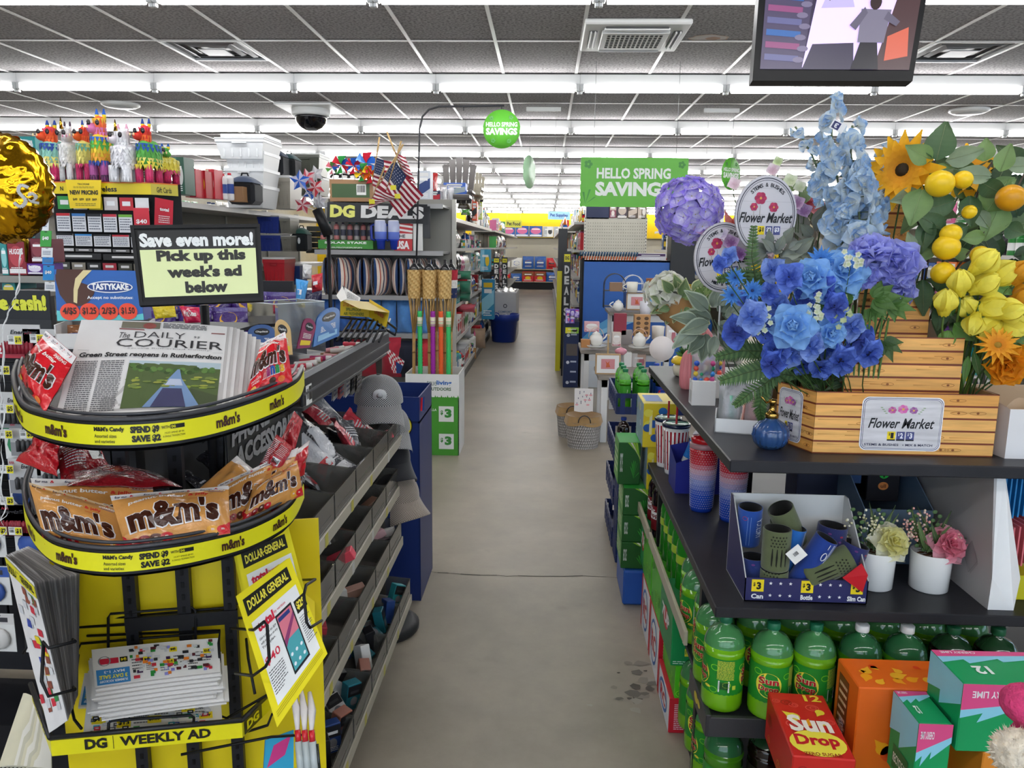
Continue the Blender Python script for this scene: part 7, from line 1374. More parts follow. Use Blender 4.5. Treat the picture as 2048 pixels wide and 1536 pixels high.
# ---- battery rack at the far left ----
g=thing('battery_rack','black wire battery rack at the left edge behind the candy stand','rack',(-1.5,2.36,0));m=MB();YR=2.34
for z in[i*.032+.5 for i in range(26)]:m.tube([V(-2.5,YR,z),V(-1.0,YR,z)],.003,'141416',5)
for x in[-2.5+i*.15 for i in range(11)]:m.tube([V(x,YR+.006,.4),V(x,YR+.006,1.33)],.0035,'141416',5)
q_=m.build('wire_grid','black',g);m=MB();m.bx(-2.5,-1.0,YR+.05,YR+.06,.2,1.35,'1c1c20');m.build('rack_back','matte',g);m=MB();m.bx(-2.5,-1.0,YR-.2,YR+.06,0,.16,'1c1c20');m.build('rack_base','black',g);q_=P(200,700,1.74);m=MB();m.bx(q_.x-.14,q_.x+.14,1.7,YR+.05,q_.z-.03,q_.z-.02,'2a2a2c');m.build('top_ledge','black',g)
m=MB();a=P(0,664,YR-.05);m.bx(-2.5,P(103,664,YR-.05).x,YR-.06,YR-.05,P(50,662,YR-.05).z,P(50,604,YR-.05).z,'111114');S=frame((a.x,YR-.0602,P(50,662,YR-.05).z),(1,0,0),(0,0,1));k=px2m(YR,1)/1.22;m.dtext(S,'e cash!',3*k,18*k,101*k,50*k,'dfe03a',.07,0,.001);m.build('cash_sign','card',g)
def batt(kind):
    def f():
        m=MB();w,h=(.15,.1)if kind else(.1,.11);m.box((0,0,h/2),(w,.003,h),'c8c6c4');S=lambda u,v,q=0:V(u,-.0016-q,v)
        m.drect(S,-w/2,0,w/2,h*.38,'b0283a' if kind else '8a8a8c');m.dtext(S,'Energizer',-w*.1,h*.68,w*.46,h*.84,'26262a',.03,.25,.0012);m.dtext(S,'AAA',-w*.46,h*.84,-w*.3,h*.93,'b0283a',.02)
        for i in range(8 if kind else 4):m.lathe([(.0065,0),(.0065,.032),(.003,.034),(.003,.037)],'8a2030' if kind==1 else '3a3a3c',8,RT((-w*.22+i*(w*.62/(8 if kind else 4)),-.008,h*.14)))
        if kind:m.dtext(S,'12',-w*.46,h*.12,-w*.3,h*.34,'f4f0f0',.04,h=.0012)
        return m.build('battery_pack','card',None,(0,0,0))
    return f
def tagp(x,y,Y,tx):
    c=P(x,y,Y);m=MB();w,h=.042,.026;m.box((c.x,Y,c.z),(w,.001,h),'ecebe6');S=lambda u,v,q=0:V(c.x+u,Y-.0006-q,c.z+v);m.drect(S,0,-h*.45,w*.48,h*.45,'e8dc1e',.0006);m.dtext(S,tx,.002,-.008,.019,.008,'14140f',.04,0,.001);m.bars(S,-.019,-.008,-.002,.006,h=.0008);m.lines(S,-.018,.006,-.003,.012,2,'5a5a5a');return m
bs=[(100,748,1,'$19',660),(75,850,0,'$5',0),(60,935,0,'$5',893),(130,935,0,'$5',893),(60,1010,0,'$5',963),(115,1000,0,'$5',0),(30,880,0,'$5',868),(35,740,1,'$7',0),(150,850,1,'$7',0),(20,1095,1,'$2',1020),(150,1080,0,'$2',0),(60,1095,1,'$3',0)]
for i,(x,y,k,tx,ty)in enumerate(bs):c=P(x,y,YR-.1);place(('bat',k),batt(k),(c.x,YR-.1,c.z),0,f'{"wide red and silver" if k else "small silver"} battery pack on the left wire rack, {["beside the red bag", "under the basket rim", "over the third tag", "by the lower basket", "left of the lower basket", "near the basket end", "at the left edge", "at the top left corner", "behind the band", "at the bottom left", "behind the lower bags", "bottom middle"][i]}','battery pack')
for i,(x,y,tx)in enumerate(((28,704,'$19'),(72,700,'$19'),(5,765,'$5'),(15,842,'$5'),(14,893,'$5'),(56,892,'$5'),(18,963,'$5'),(20,1026,'$3'),(8,1086,'$2'),(38,1086,'$1'),(40,764,'$7'))):tag(tagp(x,y,YR-.13,tx).build('price_tag','card'),f'white and yellow shelf price tag on the battery rack, {["beside the top pack", "right of the first", "left edge upper", "left edge middle", "over a small pack", "over the next small pack", "over the lower pack", "low down alone", "bottom left", "bottom right", "behind the red bag"][i]}','price tag')
# hanging goods seen between the baskets
cl=['c83a48','3a5aa8','e8d02a','2f8a5c','d8d4d0','b08a6a','24407c','6a9a4a']
for i in range(30):
    x=-1.72+(i%6)*.13;z=.98-(i//6)*.16;c=cl[(i*3+i//6)%8];place(('hc',c),hang_card('hang_card',.1,.13,'e8e6e2',c,'3a3a40',c,i),(x,YR-.08,z),0,f'hanging blister card behind the candy stand, {ORD[i//6]} row, {ORD[i % 6]} column','card pack','blister cards behind the candy stand')
# shelf above the rack: snack bags in purple
m=MB();m.bx(-1.75,-.95,2.62,2.95,1.2,1.215,'8f8f92',b=.002);sh=m.build('snack_shelf','satin');tag(sh,'grey shelf carrying the purple snack pouches behind the ad sign','shelf')
m=MB();m.bx(-1.75,-.95,2.93,2.95,0,1.5,'26262a');o=m.build('back_panel','matte',sh)
for v in o.data.vertices:v.co-=sh.location
def pouch(c1,c2):return mk_bag('snack_pouch',.13,.2,.06,c1,lambda m,S:(m.dell(S,.5,.8,.25,.12,c2,.002),m.drect(S,.2,.5,.8,.58,'e8e0f0',.002,3),m.lines(S,.25,.3,.75,.45,3,'e8e0f0',h=.002),m.drect(S,.05,.05,.07,.9,'b8a8d8',.002,1)),'5a4a8a','crinkle',3,.006)
for r_ in range(2):
    for i in range(6):place('snack',pouch('3a1c6a','d8a03a'),(-1.62+.128*i+.03*r_,2.72+.1*r_,1.216+.05*r_),R.uniform(-.1,.1),f'purple foil snack pouch, {["front", "back"][r_]} row, {["first", "second", "third", "fourth", "fifth", "sixth"][i]} from the left, behind the ad sign','snack bag','purple snack pouches')
bagq('pink snack packet left of the ad sign pole',(P(355,628,2.3),P(395,630,2.3),P(400,660,2.28),P(368,662,2.28)),.015,'c8204c',lambda m,S:m.dtext(S,'Wet Ones',.15,.3,.85,.7,'f4eef0',.03,0,.002),None,31,name='snack_packet',cat='packet');bagq('yellow foil packet under the ad sign',(P(300,628,2.4),P(345,626,2.4),P(350,650,2.38),P(308,655,2.38)),.012,'d8c020',None,None,32,'crinkle',name='snack_packet',cat='packet')
# hanging goods right of the sign: blue bottle packs
for i,(q,c,lab)in enumerate((((P(587,568,2.7),P(612,572,2.7),P(604,622,2.68),P(588,622,2.68)),'4a9ad8','light blue slipper shaped pack hanging right of the ad sign'),((P(648-30,560,2.75),P(640,555,2.75),P(640,590,2.75),P(620,595,2.75)),'c8303c','red tagged silver pack hanging next to the blue one'),((P(608,590,2.8),P(640,592,2.8),P(638,632,2.8),P(606,632,2.8)),'24244a','dark foil pack below the red tagged one'),((P(600,538,2.8),P(618,540,2.8),P(618,568,2.8),P(600,568,2.8)),'d8d6d2','white carded pack with a grey mount above the blue one'))):bagq(lab,q,.02,c,lambda m,S:(m.drect(S,.3,.4,.7,.6,'e8e8ea',.002,2)),None,40+i,'film' if i==0 else 'crinkle',name='hanging_pack',cat='packet')
# ---- gold foil balloon and ribbons ----
t=thing('foil_balloon','crinkled gold foil balloon with white script at the left edge, ribbons trailing down','balloon',P(10,500,1.9));c=P(-6,402,1.9);r=.128
def bal(u,v):
    a=u*2*pi;t_=-pi/2+v*pi;k=abs(cos(t_))**.7;pk=1+.03*sin(a*9)*(1-k)-.05*noise.noise(V(cos(a)*4,sin(a)*4,t_*4));return V(c.x+r*.62*k*sin(a)*pk if 0 else c.x+r*k*cos(a)*pk,c.y-r*.55*k*sin(a)*pk,c.z+r*1.0*sin(t_)*pk)
# creased rim: radial wrinkles where the two foil discs meet
def disc(sg):
    def f(u,v):
        a=u*2*pi;q=v;wr_=.012*sin(a*34)*q**3;d=.55*r*(1-q**2.2)**.6*sg;nn=.007*noise.noise(V(cos(a)*q*7,sin(a)*q*7,sg));return V(c.x+r*q*cos(a)*(1+wr_),c.y-d+wr_*.25+nn,c.z+r*1.03*q*sin(a)*(1+wr_))
    return f
m=MB();m.grid(disc(1),140,26,'d8a01c');m.grid(lambda u,v:disc(-1)(1-u,v),140,26,'c8921a')
S=lambda u,v,q=0:V(c.x+u,c.y-.55*r*(max(0,1-((u*u+v*v)**.5/r)**2.2))**.6-.002-q,c.z+v)
m.build('foil_body','foil',t);m=MB()
def stroke(m,pts,w_,c_):
    p3=[sp([V(a,b,0)for a,b in pts],i/24)for i in range(25)]
    for a,b in zip(p3,p3[1:]):
        d=(b-a);d=V(-d.y,d.x,0).normalized()*w_ if d.length>1e-6 else V(0,w_,0);m.add([S(a.x-d.x,a.y-d.y,.0015),S(b.x-d.x,b.y-d.y,.0015),S(b.x+d.x,b.y+d.y,.0015),S(a.x+d.x,a.y+d.y,.0015)],[(0,1,2,3)],c_)
stroke(m,[(.098,.0),(.085,.005),(.08,-.01),(.09,-.03),(.078,-.045),(.068,-.035)],.0035,'c8c6c0');stroke(m,[(.1,-.03),(.108,-.02),(.1,-.012),(.098,-.03),(.11,-.035)],.003,'c8c6c0');m.build('script_print','satin',t)
m=MB();b0=V(c.x+.05,c.y,c.z-r*.98);m.tube([b0+V(-.02,0,.02),b0,b0+V(-.005,0,-.05)],.006,'8a6a1a',8,rs=[.02,.006,.003]);m.build('neck','foil',t)
m=MB();R=random.Random(3)
for k,pts in enumerate(([(35,520),(34,570),(30,610),(20,640),(8,665),(5,720),(4,800),(8,880),(5,960),(18,1040),(2,1080),(14,1130)],[(34,540),(33,600),(12,650),(3,700),(8,780),(2,860),(10,930),(3,1000),(16,1060),(6,1100)])):
    pp=[P(x,y,1.88-.002*i)for i,(x,y)in enumerate(pts)];N=60;cv=[sp(pp,i/N)+V(.006*sin(i*.9)*(i/N)**2*2,.004*cos(i*.9),0)for i in range(N+1)]
    for i in range(N):a,b=cv[i],cv[i+1];w_=V(cos(i*.35+k),.3*sin(i*.35),0)*.0022;w2=V(cos((i+1)*.35+k),.3*sin((i+1)*.35),0)*.0022;m.add([a-w_,a+w_,b+w2,b-w2],[(0,1,2,3)],'dcdcda')
m.build('ribbon','satin',t)
# ================= middle distance, left =================
def pr(x0,y0,x1,y1,Y):a=P(x0,y1,Y);b=P(x1,y1,Y);c=P((x0+x1)/2,y0,Y);return(a+b)/2,(b-a).length,c.z-a.z
def tub(c,lid=None,n=1):   # ribbed storage tub or cooler chest, wider at the top
    def mk_(w,d,h):
        o=root('storage_tub');m=MB()
        for z0,z1,k0,k1 in((0,.86,.84,.97),(.86,1,1,1)):m.add([(sx*w/2*k,sy*d/2*k,h*z)for z,k in((z0,k0),(z1,k1))for sx,sy in((-1,-1),(1,-1),(1,1),(-1,1))],[(3,2,1,0),(4,5,6,7)]+[(i,(i+1)%4,(i+1)%4+4,i+4)for i in range(4)],c)
        for i in range(5):m.box((-w*.34+i*w*.17,-d*.45,h*.4),(w*.03,.01,h*.6),shade(c,.92))
        m.box((0,-d/2-.005,h*.8),(w*.3,.015,h*.08),shade(c,.8),b=.003);m.build('tub_body','satin',o)
        if lid:m=MB();m.box((0,0,h*1.03),(w*1.02,d*1.02,h*.09),lid,b=.01);m.build('lid','satin',o)
        return o
    return mk_
def backpack(c,c2):
    def mk_(w,d,h):
        o=root('cooler_bag');m=MB();m.box((0,0,h*.36),(w,d,h*.72),c2,b=w*.12);m.build('bag_body','fabric',o)
        m=MB();m.grid(lambda u,v:V((u-.5)*w*1.02,(v-.5)*d*1.04,h*(.68+.26*sin(pi*u)**.6*sin(pi*min(max(v,.001),.999))**.4)),12,10,c);m.build('top_flap','fabric',o)
        m=MB();m.tube([V(-w*.14,0,h*.9),V(-w*.1,0,h*1.02),V(w*.1,0,h*1.02),V(w*.14,0,h*.9)],w*.035,'1c1c20',6);m.build('handle','fabric',o);m=MB();m.dell(lambda u,v,q=0:V(u,-d/2-q,v),0,h*.42,w*.09,h*.13,'d8dce0',.003,8);m.build('print_patch','satin',o);return o
    return mk_
def simple(kind,c,c2='f2f2ee',c3='e8c51c',seed=0,txt=None):
    def mk_(w,d,h):
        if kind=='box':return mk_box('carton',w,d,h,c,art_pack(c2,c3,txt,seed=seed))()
        if kind=='plain':return mk_box('carton',w,d,h,c)()
        if kind=='bag':return mk_bag('pouch',w,h,d,c,lambda m,S:(m.dell(S,.5,.5,.3,.2,c2,.003),m.lines(S,.2,.15,.8,.3,3,c3,h=.003)),None,'film',seed)()
        if kind=='sack':return mk_bag('sack',w,h,d,c,None,None,'fabric',seed,.02)()
        if kind=='bottle':return mk_bottle('product_bottle',w/2,h,c,c3,c2,'satin',.35,fill=.95,topc=c,n=14)()
    return mk_
def pb(lab,cat,rect,Y,mk_,d=None,group=None,rot=0):
    c,w,h=pr(*rect,Y);d=d or min(w,.4);o=mk_(w,d,h);o.location=(c.x,Y+d/2,c.z);o.rotation_euler=(0,0,rot);return tag(o,lab,cat,group)
# phone card fixture
g=thing('phone_card_fixture','black phone card fixture with yellow header, reading Gift Cards on its angled wing','shelving',(-2.7,5.2,0));Y=5.0
a,b,c=P(92,410,Y),P(297,410,Y),P(351,412,Y+.15);zt=P(200,384,Y).z;zb=a.z;a.z=b.z=c.z=0
m=MB();d_=(c-b);m.bx(a.x,b.x,Y+.02,Y+.2,0,zt,'17171a');m.add([b+V(0,.02,0),c+V(0,.02,0),c+V(0,.02,zt),b+V(0,.02,zt)],[(0,1,2,3)],'17171a');m.build('cabinet','matte',g)
m=MB();S=frame((a.x,Y,zb),(1,0,0),(0,0,1));W_=b.x-a.x;H_=zt-zb;m.drect(S,-.01,0,W_,H_*.9,'e0c818',.02);m.drect(S,-.01,H_*.9,W_,H_,'d8702a',.021);m.dtext(S,'N',W_*.12,H_*.25,W_*.15,H_*.6,'26261a',.03,0,.022);m.dtext(S,'reless',W_*.5,H_*.2,W_*.67,H_*.65,'26261a',.03,0,.022)
S=frame(V(b.x,Y-.02,zb),d_.normalized(),(0,0,1));L_=d_.length;m.drect(S,0,0,L_,H_*.9,'c8b848',.0);m.drect(S,0,H_*.9,L_,H_,'d8702a',.001);m.dtext(S,'Gift Cards',L_*.2,H_*.2,L_*.75,H_*.65,'3a3a26',.01,0,.002);m.build('header_board','card',g)
def cards(y0,y1,cols,x0=106,x1=292,Y=4.97,n=6,txt=None,nm='card_strip'):
    for i in range(n):
        xa=x0+(x1-x0)*i/n+2;xb=x0+(x1-x0)*(i+1)/n-2;p,q_=P(xa,y1,Y),P(xb,y1,Y);h=P(xa,y0,Y).z-p.z;m=MB();m.bx(p.x,q_.x,Y,Y+.004,p.z,p.z+h,cols[i%len(cols)]);S=frame((p.x,Y,p.z),(1,0,0),(0,0,1));w=q_.x-p.x
        if txt:m.drect(S,0,h*.85,w,h,txt[i%len(txt)],.001);m.lines(S,w*.08,h*.1,w*.92,h*.8,5,'6a7080',.4,i,.001)
        else:m.drect(S,w*.2,h*.35,w*.8,h*.7,'e8e8ea',.001)
        m.build(nm,'card',g)
cards(414,440,['2f8a3c','e8e6e4','d8c41a','c8c0c0','b8202c','e4e4e6'],n=6);cards(448,484,['e2e4ea'],txt=['b8202c','3a7ac0','1c1c24','c03040','6aa83a','c8803a']);cards(489,513,['e4e6ec'],txt=['1c1c20','3a8ad0','1c1c20','c03040'],n=5);cards(518,524,['c8c8cc','6a6a6c'],n=5);cards(528,540,['2a2a2c'],n=2);cards(546,560,['4a4a44','8a8478','2a2a2c','a83040'],n=6)
S=quad(P(301,412,4.99),P(338,418,5.1),P(338,470,5.1),P(301,468,4.99));m=MB();m.grid(lambda u,v:S(u,v),1,1,'c8283a');m.dtext(S,'total',.25,.55,.75,.68,'f4f0f0',.04,0,.004);m.lines(S,.2,.1,.8,.4,4,'f4e0e0',h=.004);m.build('wing_card','card',g)
m=MB();p=P(289,466,4.96);m.box((p.x-.04,4.96,p.z+.02),(.1,.004,.16),'c8283a');S=lambda u,v,q=0:V(p.x-.04+u,4.957-q,p.z+v);m.dtext(S,'$40',-.035,.0,.035,.03,'f4f0f0',.03);m.build('price_card','card',g)
S=quad(P(121,381,4.94),P(193,380,4.94),P(193,437,4.94),P(132,438,4.94));m=MB();m.grid(lambda u,v:S(u,v),1,1,'eccc1a');m.grid(lambda u,v:S(1-u,v,-.003),1,1,'c8a818');m.dtext(S,'TRACFONE',.33,.82,.67,.88,'3a3210',.02,0,.002);m.dtext(S,'NEW PRICING',.08,.48,.92,.64,'2a260c',.045,0,.002);m.lines(S,.2,.7,.8,.78,2,'8a7a20',h=.002);[m.dtext(S,t,.14+.2*i,.27,.28+.2*i,.36,'2a260c',.03,0,.002)for i,t in enumerate(('$49','$59','$59','$69'))];m.lines(S,.2,.08,.85,.2,2,'8a7a20',h=.002);tag(m.build('pricing_sign','card'),'yellow NEW PRICING sign hanging in front of the phone card header','sign')
for i,(y0,y1,x0,c,t)in enumerate(((457,484,68,'e8e8ec',''),(484,516,74,'3a9a3a','$40'),(518,537,77,'eceef0',''),(537,551,79,'2a86d0',''),(553,583,81,'2a8ad0','$40'),(586,605,85,'f0f0f2',''))):
    S=quad(P(x0,y0,2.9),P(x0+22,y0,2.9),P(x0+22,y1,2.9),P(x0,y1,2.9));m=MB();m.grid(lambda u,v:S(u,v),1,1,c);m.grid(lambda u,v:S(1-u,v,-.002),1,1,c);m.dell(S,.5,.93,.15,.03,'1a1a1c',.001,8);m.dtext(S,t,.2,.4,.8,.65,'f4f4f4',.04,0,.002)if t else m.lines(S,.15,.25,.85,.7,3,'6a7a90',h=.001);tag(m.build('phone_card','card'),f'{["white card with a triangle logo","green forty dollar card","white phone card","narrow blue phone card","bright blue forty dollar card","lowest white phone card"][i]} hanging in the strip beside the balloon ribbon','card')
# pinatas
def pinata(lab,x0,y0,x1,y1,Y,bands,ear='24408c',snout=-1,horn=False,side=False):
    c,w,h=pr(x0,y0,x1,y1,Y);o=thing('pinata',lab,'pinata',(c.x,Y+.1,c.z),0,None,world=False);R=random.Random(x0)
    def bc(z):return bands[min(len(bands)-1,int(z/h*len(bands)))]
    def fr(m,fn,z0,z1,n,rows):  # rows of cut paper fringe
        for j in range(rows):
            z=z0+(z1-z0)*(j+1)/rows
            for i in range(n):a=2*pi*i/n+R.uniform(-.1,.1);a2=a+2*pi/n;p,q_=fn(a,z),fn(a2,z);dz=(z1-z0)/rows*1.5;mid=fn((a+a2)/2,z-dz)*1.0;mid=V(mid.x*1.07,mid.y*1.07,z-dz*R.uniform(.8,1.1));m.add([p,q_,mid],[(0,2,1)],shade(bc(z-dz*.4),R.uniform(.8,1.15)))
    bw=w*.42;dp=.12
    bf=lambda a,z:V(bw*cos(a),dp*sin(a)+.02,z);m=MB();m.lathe([(bw*.95,h*.25),(bw,h*.35),(bw*.95,h*.58),(bw*.6,h*.66)],bc(h*.45),16,Matrix.Translation((0,.02,0)),sy=dp/bw);fr(m,bf,h*.22,h*.6,18,7);m.build('body','paper',o)
    for sx in(-1,1):
        for sy in(0,1):lx=sx*bw*.55;m=MB();m.lathe([(w*.17,0),(w*.16,h*.28)],bc(h*.1),10,Matrix.Translation((lx,sy*.12-.06,0)));lf=lambda a,z:V(w*.17*cos(a),w*.17*sin(a),z);k=len(m.v);fr(m,lf,0.01,h*.28,10,4);m.v[k:]=[(v[0]+lx,v[1]+sy*.12-.06,v[2])for v in m.v[k:]];m.build('leg','paper',o)
    m=MB();m.lathe([(w*.26,h*.55),(w*.24,h*.8),(w*.16,h*.88),(0,h*.9)],bc(h*.75),14,Matrix.Translation((0,-.02,0)));hf=lambda a,z:V(w*.26*cos(a),w*.26*sin(a)-.02,z);fr(m,hf,h*.55,h*.86,14,5);m.ell((snout*w*.2,-.05,h*.72),(w*.2,.05,h*.075),bc(h*.72)if not horn else 'e0d8dc',12,8);[m.ell((snout*w*.3+q*.012,-.1,h*.73),(.005,.004,.01),'c87a9a' if horn else 'f0d8a0',6,4)for q in(-1,1)];m.build('head','paper',o)
    m=MB();[m.ell((snout*w*.02+q*w*.18,-.09,h*.79),(.014,.008,.018),'2a2226',8,6)for q in(-1,1)];m.build('eyes','gloss',o)
    for s in(-1,1):m=MB();m.lathe([(w*.07,h*.84),(w*.08,h*.92,'e8c82a' if not horn else 'e8e4e8'),(.004,h*1.0,ear)],ear,8,Matrix.Translation((s*w*.15,0,0)));m.build('ear','paper',o)
    if horn:m=MB();m.lathe([(.014,h*.86),(.002,h*1.06)],'c8a03a',8,Matrix.Translation((-w*.1,-.05,0)));m.build('horn','foil',o)
RB=['c8285a','c83a6a','e8d44a','e8dc7a','5aa84a','2a5aa8','e86a2a','d8382a','d8385a','3a9a5a']
pinata('rainbow donkey pinata at the left end over the phone cards',58,258,108,382,5.1,['c83a6a','b8285a','e8dc7a','e8dc7a','8fc8b8','2a4a98','e8622a','e8522a','d83a5a','e8c84a']);pinata('shaggy white pinata second from the left',98,260,134,382,5.12,['e4e2e2','ecebea','e0dede'],'4a3a4a',1,True);pinata('rainbow pinata with pale pink face, third from the left',134,256,170,382,5.14,['c83a6a','c83a6a','e8dc7a','e8dc7a','7ab8a0','e8622a','d8422a','d87a8a'])
pinata('tallest yellow faced rainbow pinata with blue ears',160,232,208,382,5.0,['4a2a4a','b05a9a','2a4aa0','e8a03a','e8c83a','4aa84a','2a5ab0','d87ab0','e86a3a','e8b83a','5ab84a'],'2458b0',-1);pinata('white unicorn pinata with a gold horn and hang tags',198,262,254,382,4.9,['ecebee','e4e2e6','f0eef0','e4e2e6'],'d8a0b8',-1,True);pinata('rainbow pinata facing out at the right, orange head',252,250,296,382,4.95,RB,'24408c');pinata('rainbow pinata body turned sideways at the right end',290,300,332,382,5.25,['c8285a','c83a6a','e8d44a','e8dc7a','5aa84a','3a7ac8'],'2a5aa8',1)
# long shelf run
def run(lab,x0,x1,y0,y1,face,zs,deps,top=True,back='c8c4b8',h=2.0,name='shelf_gondola',shc='b9b7b2'):
    g=thing(name,lab,'shelving',((x0+x1)/2,(y0+y1)/2,0));fx=1 if face=='+x' else-1;xb=x0 if fx>0 else x1
    m=MB();m.bx(xb-.02,xb+.02,y0,y1,.1,h,back);m.build('back_panel','satin',g);L_=y1-y0;n=max(1,round(L_/1.2))
    for i in range(n+1):y=y0+L_*i/n;m=MB();m.bx(xb-.03,xb+.03,y-.015,y+.015,0,h+.02,'a8a69e');m.build('upright','satin',g)
    for z,dp in zip(zs,deps):
        m=MB();m.bx(min(xb,xb+fx*dp),max(xb,xb+fx*dp),y0,y1,z-.03,z,shc,b=.002);xf=xb+fx*dp;m.bx(min(xf,xf+fx*.008),max(xf,xf+fx*.008),y0,y1,z-.035,z+.006,'d8d6d2')
        m.build('shelf','satin',g)
    m=MB();dp=deps[-1];m.bx(min(xb,xb+fx*dp),max(xb,xb+fx*dp),y0,y1,0,.12,'4a4844');m.build('base_deck','satin',g);return g
run('long grey shelving run holding coolers and tubs behind the ad sign',-3.35,-2.8,5.75,10.6,'+x',(1.94,1.4,1.05,.7,.14),(.55,.5,.5,.5,.55),back='6a6860')
items=[('box','red and white bottled lawn product','box',(362,352,384,410),6.2,'c8283a','e8e0c8','e8c82a'),('box','red carton with a cream round label','box',(384,356,404,411),6.35,'b8202c','e8d8a0','e8c82a'),('box','red boxed pack next to the bottles','box',(404,352,422,412),6.5,'c8283a','e4dcc0','f0f0ee'),('bottle','white jug with a red cap','bottle',(422,360,438,413),6.6,'eceaea','2a4a98','c8283a'),('bottle','second white jug with a red cap','bottle',(436,358,452,414),6.8,'eceaea','2a4a98','c8283a'),('plain','brown and green carton beside the navy cooler bag','box',(452,386,478,417),6.9,'9a7450','3a5a34','e8e8e8'),('box','green sacks tied at the top next to the gift cards','bag',(338,330,362,405),6.0,'2f5a4a','5a8a7a','d8d8d8')]
for k,lab,cat,rc,Y,c,c2,c3 in items:pb(f'{lab} on the long top shelf',cat,rc,Y,simple(k,c,c2,c3,3),.18)
for i in range(4):pb(f'white ribbed storage tub nested in the tall stack, {["bottom", "second", "third", "top"][i]} one','tub',(440-8*(i==3),400-34*i-18,520,428-34*i),7.35,tub('d4d6d8'),.45,'nested white storage tubs')
pb('topmost white tub with a grey rimmed lid on the tall stack','tub',(420,290,518,330),7.3,tub('dcdee0','c8cacc'),.5)
pb('navy cooler bag standing before the white tubs','bag',(446,358,500,421),7.0,backpack('2c3a54','16181e'),.25);pb('navy cooler bag on top beside the white tubs','bag',(520,305,556,362),7.9,backpack('2f3f5c','16181e'),.25);pb('teal cooler bag next to the navy one on top','bag',(544,312,580,364),8.1,backpack('2f5458','17191c'),.25)
pb('grey wheeled cooler chest under the cooler bags','cooler',(524,366,574,428),7.9,tub('8f8a80','d8d8d8'),.4);pb('large dark green tub with a white lid on the top shelf','tub',(572,318,630,360),8.6,tub('4a4c42','e0e0de'),.4);pb('second large dark green tub below the first','tub',(578,362,634,400),8.8,tub('45483e','dcdcda'),.4)
for i in range(4):pb(f'tall white tub seen edge on, {["first", "second", "third", "fourth"][i]} right of the green tubs','tub',(630+i*8,316+3*i,642+i*8,378),9.0+.3*i,tub('d0d2d4','e4e4e4'),.3)
for i,(rc,c,lab)in enumerate((((508,445,552,478),'24388c','blue cooler chest, upper left of four'),((552,448,574,478),'77756c','grey cooler chest, upper right of four'),((510,482,556,514),'24388c','blue cooler chest, lower left of four'),((556,484,576,514),'77756c','grey cooler chest, lower right of four'))):pb(lab,'cooler',rc,8.0,tub(c,'a8a8a6'),.3)
pb('red drum cooler with a white lid on the lower shelf','cooler',(522,530,566,582),7.8,tub('b8202c','e0dedc'),.35);pb('blue cooler beside the red one','cooler',(568,542,596,580),8.2,tub('24407c','c8cacc'),.3);pb('green backpack cooler on the middle shelf','bag',(577,462,608,513),8.2,backpack('2f5a50','1c2226'),.2)
for i in range(5):pb(f'folded grey and black bag in the pile right of the green backpack, {["top", "second", "third", "fourth", "lowest"][i]}','bag',(606,462+i*11,634,472+i*11),8.5,simple('plain',['4a4c46','2c2e2c'][i%2]),.2)
# Huggies shelf behind the balloon
lbox('nappy_partition','dark back panel behind the nappy packs left of the phone cards','panel',-3.4,P(92,500,3.8).x,3.76,3.8,0,P(50,478,3.8).z,'2c2c2e')
for n_,rc,c,c2,t in(('dark red nappy pack',(14,505,50,574),'8a1c2a','b8404a','HUGGIES'),('purple wipes pack',(50,550,82,572),'5a2a8a','e8e0f0','luvs'),('teal nappy box at the frame edge',(0,510,13,575),'2a8a8a','8fd0d0',None),('teal boxed pack below',(2,588,28,618),'2a8a88','d8c84a',None),('grey wrapped pack below',(34,602,76,618),'8a8684','b0303a',None),('maroon pack behind the cards',(58,500,84,548),'6a1c2c','8a3a44',None),('teal Pampers box near the pinatas',(18,296,62,335),'3aa0a0','e8f4f4','Pampers'),('teal boxed pack behind the balloon',(0,480,20,500),'2a8a8a','c8e0e0',None)):pb(f'{n_}, left edge beside the balloon','pack',rc,3.4 if rc[1]>400 else 6.5,simple('box',c,c2,'f0ecec',1,t),.15)
lbox('nappy_shelf','grey shelf edge under the nappy packs','shelf',P(0,580,3.38).x-.3,P(90,580,3.38).x,3.38,3.6,P(0,590,3.38).z,P(0,576,3.38).z,'8f8d86')
# patriotic endcap
E_=7.6;g=thing('endcap_gondola','end shelving unit headed DG DEALS with striped cushions','shelving',(-1.6,7.9,0));xa,xb=P(628,600,E_).x,P(893,600,E_).x;zz=lambda y:P(760,y,E_).z
m=MB();m.bx(xa,xb,E_+.5,E_+.55,0,zz(398),'8c8a84');m.build('back_panel','satin',g)
for x in(xa,xb):m=MB();m.bx(x-.02,x+.02,E_+.46,E_+.5,0,zz(398),'b8b6ae');m.build('upright','satin',g)
for y in(414,508,598,674):m=MB();m.bx(xa,xb-.05,E_,E_+.5,zz(y)-.025,zz(y),'8f8f8e',b=.003);m.bx(xa,xb-.05,E_-.01,E_,zz(y)-.04,zz(y)+.004,'9a9a9c');m.build('shelf','satin',g)
m=MB();m.bx(xa,xb-.05,E_,E_+.5,0,.12,'3a3a38');m.build('base_deck','satin',g)
m=MB();S=quad(P(646,413,E_-.03),P(846,413,E_-.03),P(846,452,E_-.03),P(646,452,E_-.03));m.grid(lambda u,v:S(u,v),1,1,'232529');m.grid(lambda u,v:S(1-u,v,-.006),1,1,'232529');m.dtext(S,'DG',.03,.22,.28,.88,'e8e87a',.06,0,.004);m.dtext(S,'DEALS',.34,.22,.97,.88,'e4e4e4',.06,0,.004);m.build('header_sign','card',g)
